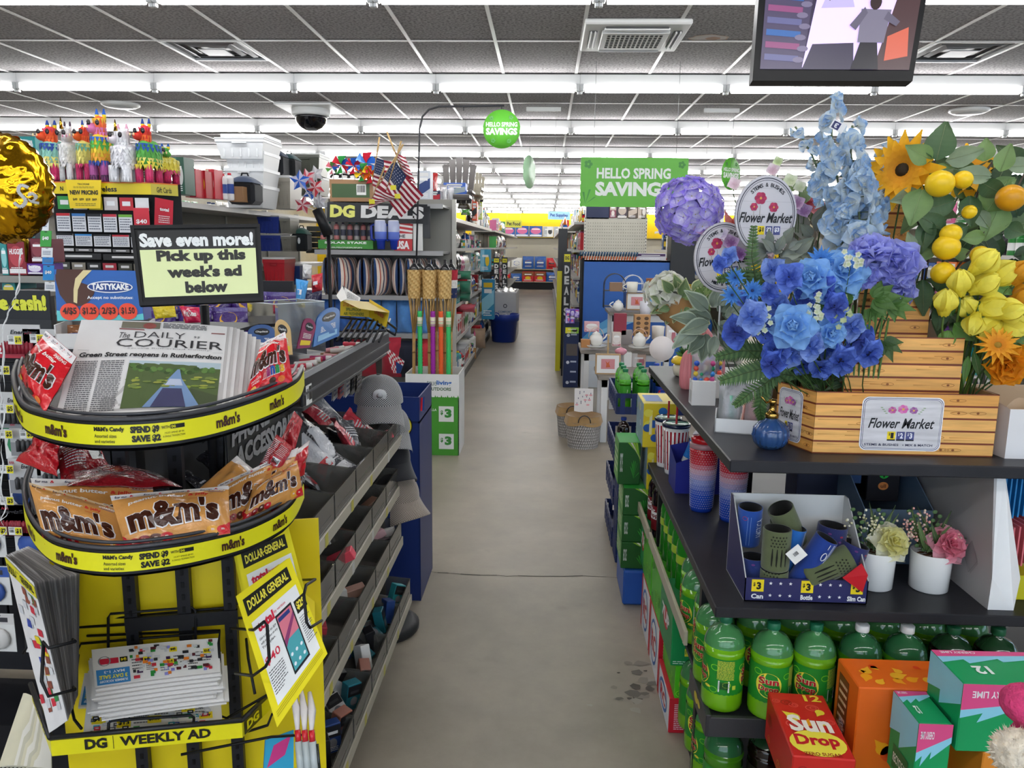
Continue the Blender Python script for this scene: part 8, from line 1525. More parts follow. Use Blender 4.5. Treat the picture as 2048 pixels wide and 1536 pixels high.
for x0,x1,y0,y1,c,n_ in((819,838,428,507,'e0e0de','white panel right of the striped USA panel'),(839,853,418,482,'202226','black header wing at the right corner of the end shelving')):lbox('end_panel',n_,'panel',P(x0,450,E_).x,P(x1,450,E_).x,E_-.02,E_,zz(y1),zz(y0),c)
m=MB();S=quad(P(782,440,E_-.02),P(818,440,E_-.02),P(818,507,E_-.02),P(782,507,E_-.02));m.grid(lambda u,v:S(u,v),1,1,'b82a30');[m.dpoly(S,[(0,.62+.13*i),(1,.55+.13*i),(1,.61+.13*i),(0,.68+.13*i)],'e8e4e2',.002)for i in range(3)];m.drect(S,0,.36,1,.52,'e8e4e2',.002);m.dtext(S,'THE',.1,.39,.6,.49,'26262a',.03,0,.003);m.dtext(S,'USA',.05,.05,.85,.3,'f0ecec',.05,0,.003);tag(m.build('banner_panel','card'),'red and white striped panel lettered THE USA at the right of the end shelving','sign')
def cushion():
    m=MB();w,d,h=.13,.34,.36
    cols=['22406e','e8d8cc','b05a4a','e8d8cc','1c3056','e8d8cc','b86a5a','22406e']
    def f(sg):return lambda u,v:V(sg*(.012+w/2*max(0,sin(pi*u))**.5*max(0,sin(pi*v))**.5*(1+.06*noise.noise(V(u*5,v*5,2)))),(u-.5)*d,v*h)
    m.grid(f(-1),24,14,'fff',colf=lambda u,v:C(cols[int(u*16)%8]));m.grid(lambda u,v:f(1)(1-u,v),24,14,'fff',colf=lambda u,v:C(cols[int((1-u)*16)%8]));return m.build('striped_cushion','fabric',None,(0,0,0))
zc=zz(598)
for i in range(7):x=xa+.09+i*.175;place('cush',cushion,(x,E_+.17,zc),R.uniform(-.5,-.2)if i%2 else R.uniform(.05,.2),f'navy, cream and rust striped cushion on the end shelf, {["first", "second", "third", "fourth", "fifth", "sixth", "seventh"][i]} from the left','cushion','striped cushions')
pb('green display box lettered floral solar stake on the end shelf','box',(630,488,740,506),E_+.02,simple('box','3f8a38','3f8a38','4a9a40',0,'SOLAR STAKE'),.2)
for i in range(8):pb(f'clear solar stake jar with a {"teal" if i in (0, 1, 4, 5) else "purple"} speckled cap, {ORD[i]} from the left','solar light',(632+i*13.5,453,643+i*13.5,488),E_+.1,simple('bottle','b0a8a8' if i%2 else 'c87a7a','4a4a5c','2f6a6a' if i in(0,1,4,5)else '3a2a4a'),.08,'solar stake jars')
for i in range(2):
    c,w,h=pr(741+i*27,446,766+i*27,505,E_-.05);o=thing('handled_tumbler',f'blue fading handled tumbler with straw on the end shelf, {["left", "right"][i]} of two','tumbler',(c.x,E_,c.z),0,None,world=False);m=MB();r=w/2;m.lathe([(r*.62,0),(r*.72,h*.3,'1c3cb0'),(r*.98,h*.35,'2a4ac8'),(r,h*.6,'6a80d8'),(r,h*.97,'b8c0e0'),(r*.9,h,'e0e0e8')],'1c3cb0',20);m.build('cup','gloss',o);m=MB();m.tube([V(-r,0,h*.85),V(-r*1.5,0,h*.8),V(-r*1.5,0,h*.35),V(-r*.9,0,h*.3)],.014,'24389a',6);m.build('handle','gloss',o);m=MB();m.tube([V(0,0,h*.5),V(.02,0,h*1.18)],.008,'2a4ac8',6);m.build('straw','plastic',o)
for i in range(7):pb(f'sky blue rolled beach towel on the lower end shelf, {ORD[i]} from the left','towel',(634+i*31,606,664+i*31,672),E_+.05,simple('sack','5a94d8' if i>2 else '3a6ab8',seed=i),.16,'blue rolled towels')
for i,(x0,x1,c)in enumerate(((760,800,'a8283a'),(782,835,'1c2030'),(826,866,'b8303a'),(700,750,'a8283a'),(640,690,'1c2440'))):
    o=pb(f'{"red" if c[0] in "ab" else "navy"} tote bag standing low on the end shelving, {ORD[i]} of five','bag',(x0,682+6*(i%2),x1,762),E_+.03*i-.1,simple('sack',c,seed=i),.15)
m=MB();S=quad(P(770,700,7.3),P(808,728,7.3),P(800,752,7.3),P(785,752,7.3));m.grid(lambda u,v:S(u,v),8,8,'fff',colf=lambda u,v:C('24407c')if u>.45 and v<.6 else C(['c8283a','e8e4e4'][int(u*8+v*6)%2]));m.grid(lambda u,v:S(1-u,v,-.01),2,2,'8a8a8a');tag(m.build('flag_bandana','fabric'),'stars and stripes bandana draped among the red totes','bandana')
pb('brown and green carton with a barcode on top of the end shelving','box',(651,366,738,411),E_+.02,lambda w,d,h:mk_box('carton',w,d,h,'9a7450',lambda m,S,w,h:(m.drect(S,-w*.45,h*.18,w*.42,h*.8,'37542f'),m.bars(S,w*.12,h*.3,w*.34,h*.78,h=.004)))(),.4)
for i in range(5):m=MB();c=P(662+i*17,364,E_+.1);m.tube([c+V(.05*cos(a),.0,.035*sin(a))for a in[j*pi/8 for j in range(9)]],.01,'2a2a2c',5);tag(m.build('loop_tool','plastic'),f'black loop handled tool in the green and brown carton, {ORD[i]} from the left','tool','black loop handles')
def pinwheel(px,py,r,cs,n_):
    c=P(px,py,E_);m=MB()
    for k in range(6):a=k*pi/3;m.add([c,c+V(r*cos(a),0,r*sin(a)),c+V(r*.8*cos(a+.8),-.04,r*.8*sin(a+.8)),c+V(r*.4*cos(a+.9),-.05,r*.4*sin(a+.9))],[(0,1,2,3)],cs[k%len(cs)])
    m.tube([c,V(c.x,c.y+.1,zz(412))],.005,'d8d8d8',5);tag(m.build('pinwheel','gloss'),f'bright foil pinwheel in the carton, {n_}','pinwheel')
for i,a in enumerate(((672,338,.1,['2458b0','3a9a4a','c8283a']),(697,340,.09,['c8283a','2458b0']),(722,334,.12,['3a78d8','c8283a','4a90e0']),(716,352,.1,['e8c82a','3a9a4a','e86a2a']),(732,356,.1,['e8622a','c8283a','e8c82a']),(655,345,.07,['e87a8a','5a9a4a']))):pinwheel(*a,['far left blue','red and blue','large blue and red','yellow and green','orange','small pink'][i])
# flags on sticks
def flag(lab,q,canton,Y,seed):
    S=quad(*[P(x,y,Y+.02*i)for i,(x,y)in enumerate(q)],curl=.03,seed=seed,wr=.02);m=MB()
    cf=lambda u,v:C('1c2c50')if(canton and u<.42 and v>.46)else C(['8f1c30','e8dcdc'][int(v*13)%2]);m.grid(lambda u,v:S(u,v),14,26,'fff',colf=cf);m.grid(lambda u,v:S(1-u,v,-.004),8,13,'6a2030')
    if canton:[star(m,S,.05+.07*i+(j%2)*.03,.52+.08*j,.016,'e8e8f0',.004)for i in range(5)for j in range(6)]
    o=thing('flag',lab,'flag',S(.5,0));m.build('cloth','fabric',o);m=MB();t_=S(0,1);m.tube([S(0,.1,-.01),t_+(t_-S(0,.3)).normalized()*.18],.008,'a88a5a',6);m.build('stick','wood',o)
flag('striped flag with star field, leftmost of the bunch over the end shelving',[(742,322),(778,330),(800,400),(735,378)],True,7.2,1);flag('striped flag hanging diagonally in the middle of the bunch',[(775,330),(812,360),(790,420),(742,390)],True,7.1,2);flag('large striped flag sweeping down right, stars at its top',[(780,328),(838,395),(795,440),(762,395)],True,7.05,3);flag('small striped flag pointing left with a yellow price tag',[(745,378),(790,402),(752,412),(728,425)],False,7.0,4);flag('rolled red and white flag at the back of the bunch',[(778,308),(800,320),(822,372),(800,360)],False,7.25,5)
for i,(x,y)in enumerate(((777,381),(786,398),(735,410))):c=P(x,y,6.95);m=MB();m.box(c,(.05,.004,.04),'e8dc1e',RT((0,0,0)));tag(m.build('price_tag','card'),f'yellow price tag on the striped flags, {["upper", "middle", "left"][i]}','price tag')
# star balloons on sticks
for i,(x,y,r,c)in enumerate(((590,372,18,'2458b8'),(605,365,15,'c84a5a'),(622,385,16,'b8303c'),(612,395,14,'2a58b0'),(598,420,16,'a83a48'),(632,412,12,'c8c8cc'),(622,357,14,'c0c0c4'))):
    Y=5.9+.05*i;c3=P(x,y,Y);rr=px2m(Y,r)/1.22*1.05;o=thing('star_balloon',f'small {"blue starred" if c[0] == "2" else "silver" if c[0] == "c" and c[2] == "c" or c == "c0c0c4" else "red striped"} star foil balloon in the bunch by the tubs, {ORD[i]} of seven','balloon',(c3.x,Y,c3.z-rr));m=MB();n=10;vs=[c3+V(0,-rr*.35,0),c3+V(0,rr*.35,0)]+[c3+V(rr*(1.15 if k%2==0 else .62)*sin(k*pi/5+i),0,rr*(1.15 if k%2==0 else .62)*cos(k*pi/5+i))for k in range(n)]
    m.add(vs,[(0,2+k,2+(k+1)%n)for k in range(n)]+[(1,2+(k+1)%n,2+k)for k in range(n)],[c if k%2 else mix(c,'f0e8e8',.55)for k in range(2*n)]);m.build('foil_star','crinkle',o);m=MB();m.tube([c3,P(632,435,6.1)],.004,'c8c8cc',5);m.build('balloon_stick','plastic',o)
m=MB();m.tube([P(626,428,6.1),P(650,480,6.1)],.04,'1a1a1c',10);q_=P(650,480,6.1);m.tube([q_,V(q_.x,q_.y,0)],.015,'1a1a1c',6);tag(m.build('balloon_holder','black'),'black tube holding the star balloons','holder')
# torches in the green printed box
t=thing('torch_box','tall white and green cardboard box lettered trueliving outdoors holding bamboo torches','box',(-.85,6.2,0));xl,xr=P(812,800,6.0).x,P(919,800,6.0).x;zt=P(870,752,6.0).z;m=MB();m.bx(xl,xr,6.0,6.008,0,zt,'4a9a34',b=.001);m.bx(xl,xl+.008,6.0,6.4,0,zt,'e4e4e2');m.bx(xr-.008,xr,6.0,6.4,0,zt,'e4e4e2');m.bx(xl,xr,6.392,6.4,0,zt,'d8d8d6');S=frame((xl,6.0,0),(1,0,0),(0,0,1));W_=xr-xl
m.drect(S,0,zt*.72,W_,zt,'eeeeec',.001);[m.dpoly(S,[(W_*i/26,zt*.71),(W_*(i+1)/26,zt*.71),(W_*(i+.4)/26,zt*(.735+.015*sin(i*2.3)))],'4a9a34',.002)for i in range(26)]
m.dtext(S,'true',W_*.4,zt*.86,W_*.58,zt*.92,'7a8a84',.0,0,.002);m.dtext(S,'living',W_*.58,zt*.855,W_*.86,zt*.925,'2a6ab8',.03,0,.002);m.dtext(S,'OUTDOORS',W_*.42,zt*.8,W_*.85,zt*.84,'4a6a4a',.03,0,.002)
for v,tx in((.47,('CITRONELLA','AND','CANDLE')),(.13,('BAMBOO','TORCH'))):
    m.drect(S,W_*.62,zt*(v-.05),W_*.9,zt*(v+.14),'eef0ec',.002);m.dtext(S,'$',W_*.65,zt*(v+.03),W_*.7,zt*(v+.09),'3a8a3a',.04,0,.003);m.dtext(S,'3',W_*.73,zt*v,W_*.86,zt*(v+.11),'3a8a3a',.06,0,.003)
    for i,t_ in enumerate(tx):m.dtext(S,t_,W_*.22,zt*(v+.08-.05*i),W_*(.22+.036*len(t_)),zt*(v+.11-.05*i),'e8f4e4',.03,0,.003)
m.build('box_shell','card',t)
def torch(fl):
    def f():
        o=root('bamboo_torch');m=MB();m.tube([V(0,0,0),V(0,0,.9)],.013,'b08a50',8);[m.lathe([(.0155,z),(.0155,z+.012)],'8f6a38',8)for z in(.2,.45,.7)];m.build('pole','cane',o);m=MB();[m.tube([V(.008*cos(a),.008*sin(a),.85),V(.045*cos(a),.045*sin(a),1.17)],.0045,'b8945a',5)for a in[i*pi/4 for i in range(8)]];m.build('split_cane','cane',o)
        m=MB();cs=['c8a468','b48c50','d8b87c']
        if fl:cs=['b02a3a','e8e4e0','24305a']
        m.grid(lambda u,v:V((.046+.006*v+.0025*((int(u*20)+int(v*14))%2))*cos(u*2*pi),(.046+.006*v+.0025*((int(u*20)+int(v*14))%2))*sin(u*2*pi),1.13+.22*v),40,14,'fff',False,colf=lambda u,v:C(cs[2-int(v*3)]if fl else cs[(int(u*20)+int(v*14))%3]));m.build('woven_basket','wicker',o);m=MB();m.lathe([(.04,1.33),(.042,1.36),(.02,1.39),(.012,1.4),(.012,1.43)],'2a2a2c',12);m.build('fuel_can','gloss',o);return o
    return f
for i,(x,fl)in enumerate(((822,0),(838,0),(855,0),(873,0),(887,0),(898,1))):p=P(x,700,6.08+.1*(i%2));place(('torch',fl),torch(fl),(p.x+.0,6.12+.12*(i%2),.1),(0,R.uniform(-.02,.02),i),f'{"flag patterned" if fl else "woven"} bamboo torch in the green box, {["first", "second", "third", "fourth", "fifth", "sixth"][i]} from the left','torch')
for i,(x,c,n_)in enumerate(((838,'3ac06a','left green'),(864,'a02aa0','purple'),(880,'f0622a','orange'),(895,'3ac06a','right green'))):p=P(x,700,6.04);m=MB();m.lathe([(.017+.004*(j%2),.45+j*.013)for j in range(46)],c,8,RT((p.x,6.05,.1)));m.lathe([(.02,.92),(.021,.99)],'e8e4c8',8,RT((p.x,6.05,.1)));tag(m.build('spiral_candle','satin'),f'{n_} spiral citronella stake candle in the torch box','candle')
# ================= left run beyond the end shelving =================
run('left aisle shelving run from the end shelving to the blue bucket',-1.5,-1.0,8.15,14.4,'+x',(1.93,1.6,1.25,.9,.5,.14),(.5,.35,.35,.38,.42,.5),back='b8b4a6')
MIXC=['8fb8dc','f2f2ee','2aa5a8','2f8a3c','b9bcc0','1d57a8','c8202c','d86a9a','8a5a34','1c1c22','b9bcc0','f2f2ee']
KA=('box','bottle','bag','card','jar')
for z,h,x1,s_ in((1.6,.28,-1.15,1),(1.25,.3,-1.15,2),(.9,.3,-1.12,3),(.5,.34,-1.08,4),(.14,.3,-1.0,5)):fill_shelf(x1-.35,x1,8.3,14.3,z,h,'+x',f'on the left aisle run, {ORD[s_-1]} shelf below the top',f'goods on left aisle shelf {s_}',s_,KA,(.14,.26),MIXC)
fill_shelf(-1.35,-1.0,10.6,14.3,1.93,.42,'+x','on top of the left aisle run','goods on top of the left run',9,('box','bag','bottle'),(.14,.24),MIXC)
for lab,cat,rc,Y,k,c,c2 in(('white and grey boxed item by the flags','box',(826,345,852,405),8.3,'box','d4dae4','24407c'),('red wrapped patriotic item','bag',(848,348,864,400),8.8,'bag','d03a3a','f0f0f0'),('navy and red striped box','box',(836,385,872,412),8.6,'box','1c2c50','c8283a'),('silver foil mat roll','bag',(868,372,884,414),9.0,'bag','d8d8dc','ecebea'),('silver foil mat roll standing farther','bag',(884,375,898,418),9.3,'bag','c8c8cc','ecebea'),('plain blue framed toy card','card',(878,368,922,398),9.4,'box','3a6ad0','a8b8c0'),('camouflage folding pack','bag',(905,398,930,420),9.9,'bag','4a4438','8a8068'),('green and white pack','bag',(912,418,930,432),10.2,'bag','4a9a3c','f0f0f0'),('orange and black carton','box',(936,405,946,443),10.4,'box','d8502a','26262a'),('tan rolled chair','bag',(938,368,950,410),10.5,'bag','b8a888','2a2a2a'),('black handled tool pack','bag',(948,365,957,405),10.7,'bag','26262a','e8e8e8'),('yellow banded bottle pack','box',(947,405,956,440),10.9,'box','c8d86a','e8e8e8'),('yellow carton under the top shelf','box',(848,440,888,455),8.5,'box','c8902a','e8b84a'),('green spray bottle','bottle',(848,466,860,502),8.3,'bottle','4ab03a','2a7a2a'),('stacked white boxes','box',(850,455,888,470),8.4,'box','c8c4c8','3a4a9a')):pb(f'{lab} on the left aisle run',cat,rc,Y,simple(k,c,c2,'e8e8e8',2),.2)
def chair_(c):
    def mk_(w,d,h):
        o=root('adirondack_chair')
        for i in range(5):a=(i-2);m=MB();hh=h*(1-.035*a*a);m.add([((a-.44)*w*.15,0,0),((a+.44)*w*.15,0,0),((a+.46)*w*.2,.1,hh-.02*h*abs(a)*(a>0)),((a-.46)*w*.2,.1,hh-.02*h*abs(a)*(a<0)),((a-.44)*w*.15,.02,0),((a+.44)*w*.15,.02,0),((a+.46)*w*.2,.12,hh-.02*h*abs(a)*(a>0)),((a-.46)*w*.2,.12,hh-.02*h*abs(a)*(a<0))],[(0,1,2,3),(7,6,5,4),(0,4,5,1),(1,5,6,2),(2,6,7,3),(3,7,4,0)],c);m.build('back_slat','satin',o)
        m=MB();m.box((0,.03,h*.12),(w*.85,.03,h*.08),c);m.box((0,.1,h*.82),(w*.9,.02,h*.05),c);m.build('back_rail','satin',o);m=MB();m.box((0,-.2,.06),(w*.8,.4,.05),c,b=.01);[m.box((s*w*.42,-.15,.12),(w*.1,.4,.04),c,b=.01)for s in(-1,1)];m.build('seat','satin',o);return o
    return mk_
pb('dark grey fan backed garden chair standing on the left run','chair',(870,312,941,408),9.6,chair_('55504e'),.3);pb('tan fan backed garden chair behind the grey one','chair',(926,343,958,400),10.3,chair_('aea694'),.3)
# bucket, carton
c=PZ(1004,686,0);t=thing('blue_bucket','big blue plastic bucket with white rope handles on the floor of the left aisle','bucket',(c.x,c.y+.2,0));M=RT((c.x,c.y+.2,0));m=MB();m.lathe([(.19,0),(.2,.01),(.235,.36),(.262,.37),(.27,.48),(.262,.485),(.245,.47),(.2,.05),(0,.04)],'1c3c9c',36,M);m.build('bucket_body','satin',t);m=MB();[m.tube([V(c.x+q+.06*cos(a),c.y-.02-.05*sin(a)+.3*k,.4+.1*sin(a))for a in[i*pi/8 for i in range(9)]],.01,'dcdcde',6)for q,k in((-.12,0),(.02,.3))];m.build('rope_handle','fabric',t)
c=PZ(1030,680,0);t=thing('tall_carton','tall white carton lettered COMFORT BAY beside the blue bucket','box',(c.x-.19,c.y+.3,0));m=MB();m.bx(c.x-.4,c.x,c.y,c.y+1.2,0,.84,'d0d0d0',b=.01);S=frame((c.x-.4,c.y,0),(1,0,0),(0,0,1));m.dring(S,.2,.6,.035,.035,.014,'4a4a50',.002);m.dtext(S,'COMFORT',.08,.48,.32,.515,'5a7a9a',.02,0,.002);m.dtext(S,'BAY',.16,.43,.24,.46,'5a7a9a',.02,0,.002);m.build('carton','card',t);m=MB();m.grid(lambda u,v:V(c.x-.38+.36*u,c.y+.05+1.1*v,.84+.05*sin(pi*u)*sin(pi*v)+.02*sin(u*20)),12,6,'e8e8ea');m.build('plastic_cover','crinkle',t)
for i,(rc,Y,c,lab)in enumerate((((938,660,968,700),11.5,'a8917a','brown paper wrapped bundle bulging from the base shelf'),((928,700,950,722),11.0,'b0824a','brown sack spilling over the aisle edge'),((912,655,938,680),11.0,'c8ccd4','clear wrapped white bundle'),((905,565,935,590),10.5,'2f7a60','green rolled towel bundle, upper'),((905,590,935,606),10.5,'2f7a60','green rolled towel bundle, middle'),((905,612,945,628),10.4,'b84a5a','rose pink rolled bundle'),((960,560,985,640),13.0,'2a8ab8','large blue boxed set'),((955,500,975,545),12.6,'3a9ac0','blue boxed set'),((905,545,935,562),10.6,'3a8a6a','green rolled towel bundle, top'))):pb(f'{lab} on the left aisle run','bundle',rc,Y,simple('box' if 'boxed' in lab else 'sack',c,'8fd0e8',seed=i),.25)
# farther runs
zs5,dp5=(1.95,1.6,1.25,.9,.5,.14),(.45,)*6
for(lab,x0,x1,y0,y1,f,sd)in(('far left aisle run between the bucket and the back wall',-1.5,-1.0,16.2,28.4,'+x',31),('far right aisle run before the back wall',.25,.7,16.0,28.4,'-x',37),('right aisle run behind the blue display',.36,.8,10.2,14.8,'-x',41),('second right run seen past the pegboard',2.1,2.6,10.5,16,'-x',43),('third run right of the flowers',4.6,5.1,6.5,16,'-x',47),('left rear run behind the tubs',-5.2,-4.7,8,16,'+x',53)):
    run(lab,x0,x1,y0,y1,f,zs5,dp5)
    for k,z in enumerate(zs5):fill_shelf(x0+.06,x1-.02,y0+.1,y1-.1,z,.3,f,f'on the {lab.split(" run")[0]} run, {ORD[k]} shelf down',f'goods on the {lab.split(" run")[0]} run',sd+k,KA,(.2,.34)if y0>12 else(.16,.28),MIXC if f=='+x' else CK,maxn=16 if y0>12 else 26,gap=.03)
# back wall shelving
g=thing('pet_food_gondola','cream shelving with pet food against the yellow back wall','shelving',(0,30.8,0));m=MB();m.bx(-6,6,30.95,31.0,0,2.0,'b4ae9c');m.build('back_panel','satin',g)
for z in(2.0,.78,.3):m=MB();m.bx(-6,6,30.5,31,z-.03,z,'b8b098' if z<2 else 'a8901a');m.build('shelf','satin',g)
m=MB();m.bx(-6,6,30.45,31,0,.25,'17181c');m.build('base_deck','matte',g)
for z,h,s_ in((2.0,.5,61),(.78,.5,62),(.3,.4,63)):fill_shelf(-2.2,2.4,30.5,30.9,z,h,'-y',f'on the {"top" if z > 1 else "middle" if z > .5 else "bottom"} back wall shelf',f'pet food on back shelf {s_-60}',s_,('box','bag'),(.34,.5),['c8202c','f2f2ee','c8202c','1d57a8'],gap=.02)
for rc,Y,c,tx,tc_ in(((1003,440,1036,455),28.5,'d8d83a','Pet Food','2a2a1a'),((1088,421,1132,437),27,'8ab8d8','Pet Supplies','24407c')):S=quad(P(rc[0],rc[1],Y),P(rc[2],rc[1],Y),P(rc[2],rc[3],Y),P(rc[0],rc[3],Y));m=MB();m.grid(lambda u,v:S(u,v),1,1,c);m.grid(lambda u,v:S(1-u,v,-.02),1,1,c);m.dtext(S,tx,.1,.25,.9,.75,tc_,.03,0,.01);[m.tube([S(u,1),V(S(u,1).x,S(u,1).y,HC)],.004,'9a9a9a',4)for u in(.1,.9)];tag(m.build('department_sign','card'),f'hanging department sign reading {tx} near the back wall','sign')
# vertical DEALS end signs
def deals(lab,rc,Y,bg='202328'):
    a,b,c=P(rc[0],rc[3],Y),P(rc[2],rc[3],Y),P(rc[0],rc[1],Y);h=c.z-a.z;w=b.x-a.x;m=MB();m.bx(a.x,b.x,Y,Y+.02,0,c.z,bg);S=frame((a.x,Y,a.z),(1,0,0),(0,0,1));m.drect(S,w*.1,h*.85,w*.9,h*.96,'d8d02a',.002);m.dtext(S,'DG',w*.25,h*.88,w*.75,h*.93,'20232a',.04,0,.004)
    for i,ch in enumerate('DEALS'):m.dtext(S,ch,w*.18,h*(.68-.15*i),w*.82,h*(.8-.15*i),'dcdcdc',.05,0,.004)
    tag(m.build('deals_sign','card'),lab,'sign')
deals('vertical DEALS sign at the near left far endcap',(999,515,1010,585),15.8);deals('vertical DEALS sign half hidden left of the first',(982,515,994,585),15.6);deals('vertical DEALS sign on the right side of the aisle',(1121,500,1136,640),10.0);lbox('yellow_strip','yellow printed strip beside the right DEALS sign','sign',P(1109,600,10.4).x,P(1119,600,10.4).x,10.4,10.42,0,P(1112,540,10.4).z,'d8d02a')
lbox('black_banner','black lettered banner above the right DEALS sign','sign',P(1110,600,10.6).x,P(1128,600,10.6).x,10.6,10.62,0,P(1112,455,10.6).z,'1c1d22')
# ================= centre right: blue pallet display =================
g=thing('blue_pallet_display','tall blue cardboard display wall with pale swooshes behind the gift tables','display stand',(1.0,9.5,0));Y=9.2;xa,xb=P(1160,600,Y).x,P(1364,600,Y).x;zt=P(1260,515,Y).z;m=MB();m.bx(xa,xb,Y,Y+.02,0,zt,'2c62b4');S=frame((xa,Y,0),(1,0,0),(0,0,1));W_=xb-xa
m.dpoly(S,[(0,0),(W_*.6,0),(W_*.35,zt*.42),(W_*.2,zt*.36),(0,zt*.25)],'d4dae2',.002);m.dpoly(S,[(0,zt*.34),(W_*.12,zt*.42),(W_*.45,zt*.56),(W_,zt*.68),(W_,zt*.8),(W_*.45,zt*.64),(W_*.12,zt*.48),(0,zt*.38)],'5fa8dc',.003);m.dpoly(S,[(0,zt*.3),(W_*.2,zt*.42),(W_*.5,zt*.52),(W_,zt*.62),(W_,zt*.65),(W_*.5,zt*.56),(W_*.2,zt*.46),(0,zt*.34)],'8fc8ec',.004);m.build('front_panel','card',g)
m=MB();[m.bx(x-.012,x+.012,Y-.01,Y+.5,0,zt+.02,'17181c')for x in(xa,xb)];m.bx(xa,xb,Y,Y+.5,0,.1,'1c2c50');m.bx(xa,xb,Y,Y+.5,zt-.02,zt,'e8e8ea');m.build('display_frame','matte',g)
for i in range(22):x=xa-.05+i*.031;m=MB();m.tube([V(x,Y+.05,zt),V(x+.01,Y+.02,zt+.05)],.009,'d8643a',6);m.tube([V(x+.01,Y+.02,zt+.045),V(x+.02,Y,zt+.09)],.012,'3a5a78',6);tag(m.build('hand_tool','plastic'),f'orange and slate tool over the blue display, {ORD[i]} from the left','tool','tool handles over the blue display')
pb('white carton with purple ends on top of the blue display','box',(1264,500,1326,513),Y+.05,simple('box','d0ccd4','4a2a5a','d0ccd4'),.3)
g=thing('pegboard_endcap','empty cream pegboard end shelving above the blue display','shelving',(.9,9.95,0));YP=9.85;xa,xb=P(1164,480,YP).x,P(1286,480,YP).x;zt=P(1220,434,YP).z;m=MB();m.bx(xa,xb,YP,YP+.03,0,zt,'c2beb0');S=frame((xa,YP,zt-.75),(1,0,0),(0,0,1));W_=xb-xa
[m.dell(S,.03+i*(W_-.06)/24,.02+j*.038,.005,.005,'5a5850',.001,6)for i in range(25)for j in range(19)];m.build('pegboard','matte',g)
for x in(xa,xb):m=MB();m.bx(x-.02,x,YP-.01,YP+.04,0,zt+.02,'d0ccc0');[m.bx(x-.014,x-.006,YP-.012,YP-.008,.9+k*.04,.92+k*.04,'2a2a2a')for k in range(28)];m.build('slotted_upright','satin',g)
m=MB();m.bx(xa,xb,YP,YP+.4,zt,zt+.02,'b8b4a8');m.build('shelf','satin',g)
pb('navy carton under the green banner','box',(1164,398,1210,434),YP,simple('plain','1c2448'),.3)
for i,(a_,b_,c)in enumerate(((1211,1224,'8a4a5a'),(1226,1246,'4a3a44'),(1248,1266,'6a5a50'),(1267,1285,'7a6a5a'))):pb(f'picture fronted carton on the pegboard shelf, {["first", "second", "third", "fourth"][i]} from the left','box',(a_,402,b_,432),YP,simple('box',c,'c8b8a8','e8e0d8',i),.25)
# slim navy rack
lbox('slim_rack','slim navy cardboard rack with printed shirt icons at the aisle edge','rack',.225,.4,9.16,9.5,0,.78,'15254f');S=frame((.225,9.1595,0),(1,0,0),(0,0,1));m=MB();m.drect(S,.03,.38,.16,.52,'5a5250',.001);[m.dell(S,.05,z,.02,.02,'d0d4e0',.002,8)for z in(.62,.3,.06)];[m.drect(S,.08,z,.15,z+.02,'b8c0d4',.002)for z in(.62,.3,.06,.18)];tag(m.build('rack_print','card'),'pale icons printed down the slim navy rack','print')
for i in range(5):pb(f'purple candy carton on the slim rack, {ORD[i]} of five','box',(1128+(i%3)*9,616+12*(i//3),1137+(i%3)*9,632+12*(i//3)),9.0,simple('box','6a4ab8','c8b8f0','e86a9a',i),.1)
pb('green and yellow price card tilted on the slim rack','card',(1128,652,1155,664),8.95,simple('box','8ab83a','e8dc2a','26261a',3),.02)
# right background shelves with the yellow save sign
pb('yellow save sign on the black rack past the pegboard','sign',(1337,466,1352,512),9.12,lambda w,d,h:mk_box('save_sign',w,.02,h,'d8cc28',lambda m,S,w,h:[m.dtext(S,t,-w*.3,h*y,w*.3,h*(y+.13),'26261a',.03)for t,y in(('SPEND',.82),('$9',.62),('SAVE',.4),('$3',.18))])());pb('black rack behind the yellow save sign','rack',(1334,452,1384,560),9.15,simple('plain','17181c'),.3)
# gift tables
def gtable(lab,xl,xr,yt,Y,d,lw=.05):
    a,b=P(xl,yt,Y),P(xr,yt,Y);z=a.z;g=thing('gift_table',lab,'table',((a.x+b.x)/2,Y+d/2,0));m=MB();m.bx(a.x,b.x,Y,Y+d,z-.035,z,'8f8880',b=.004);m.build('table_top','wood',g);m=MB();m.bx(a.x+.03,b.x-.03,Y+.03,Y+.05,z-.1,z-.035,'dcdcdc');m.build('apron','satin',g)
    for x in(a.x+.03,b.x-.03-lw):
        for y in(Y+.03,Y+d-.03-lw):m=MB();m.bx(x,x+lw,y,y+lw,0,z-.035,'e4e4e4',b=.003);m.build('leg','satin',g)
    return z
z3=gtable('lowest white legged gift table with a grey top nearest the camera',1196,1330,748,6.5,.55,.055);z2=gtable('middle nested gift table carrying white teapots',1160,1345,697,7.15,.6);z1=gtable('tallest nested gift table behind, with mugs and a framed print',1215,1400,619,7.9,.6)
def vase(nm,lab,cat,rc,Y,prof,c,mat='gloss',handle=None,n=24,extra=None):
    c0,w,h=pr(*rc,Y);t=thing(nm,lab,cat,(c0.x,Y,c0.z),0,None,world=False);m=MB();r=w/2;m.lathe([(r*a,h*b)for a,b in prof],c,n);m.build('body',mat,t)
    if handle:m=MB();s=handle;m.tube([V(s*r*(.9+.7*sin(k*pi/8)),0,h*(.8-.5*k/8))for k in range(9)],r*.12,c,6);m.build('handle',mat,t)
    if extra:extra(t,r,h)
MUG=[(.75,0),(.9,.05),(1,1),(.93,1),(.85,.1),(0,.08)];POT=[(.5,0),(.85,.15),(1,.4),(.9,.65),(.55,.8),(.6,.84),(.3,.92),(.1,.96),(.12,1),(0,1)]
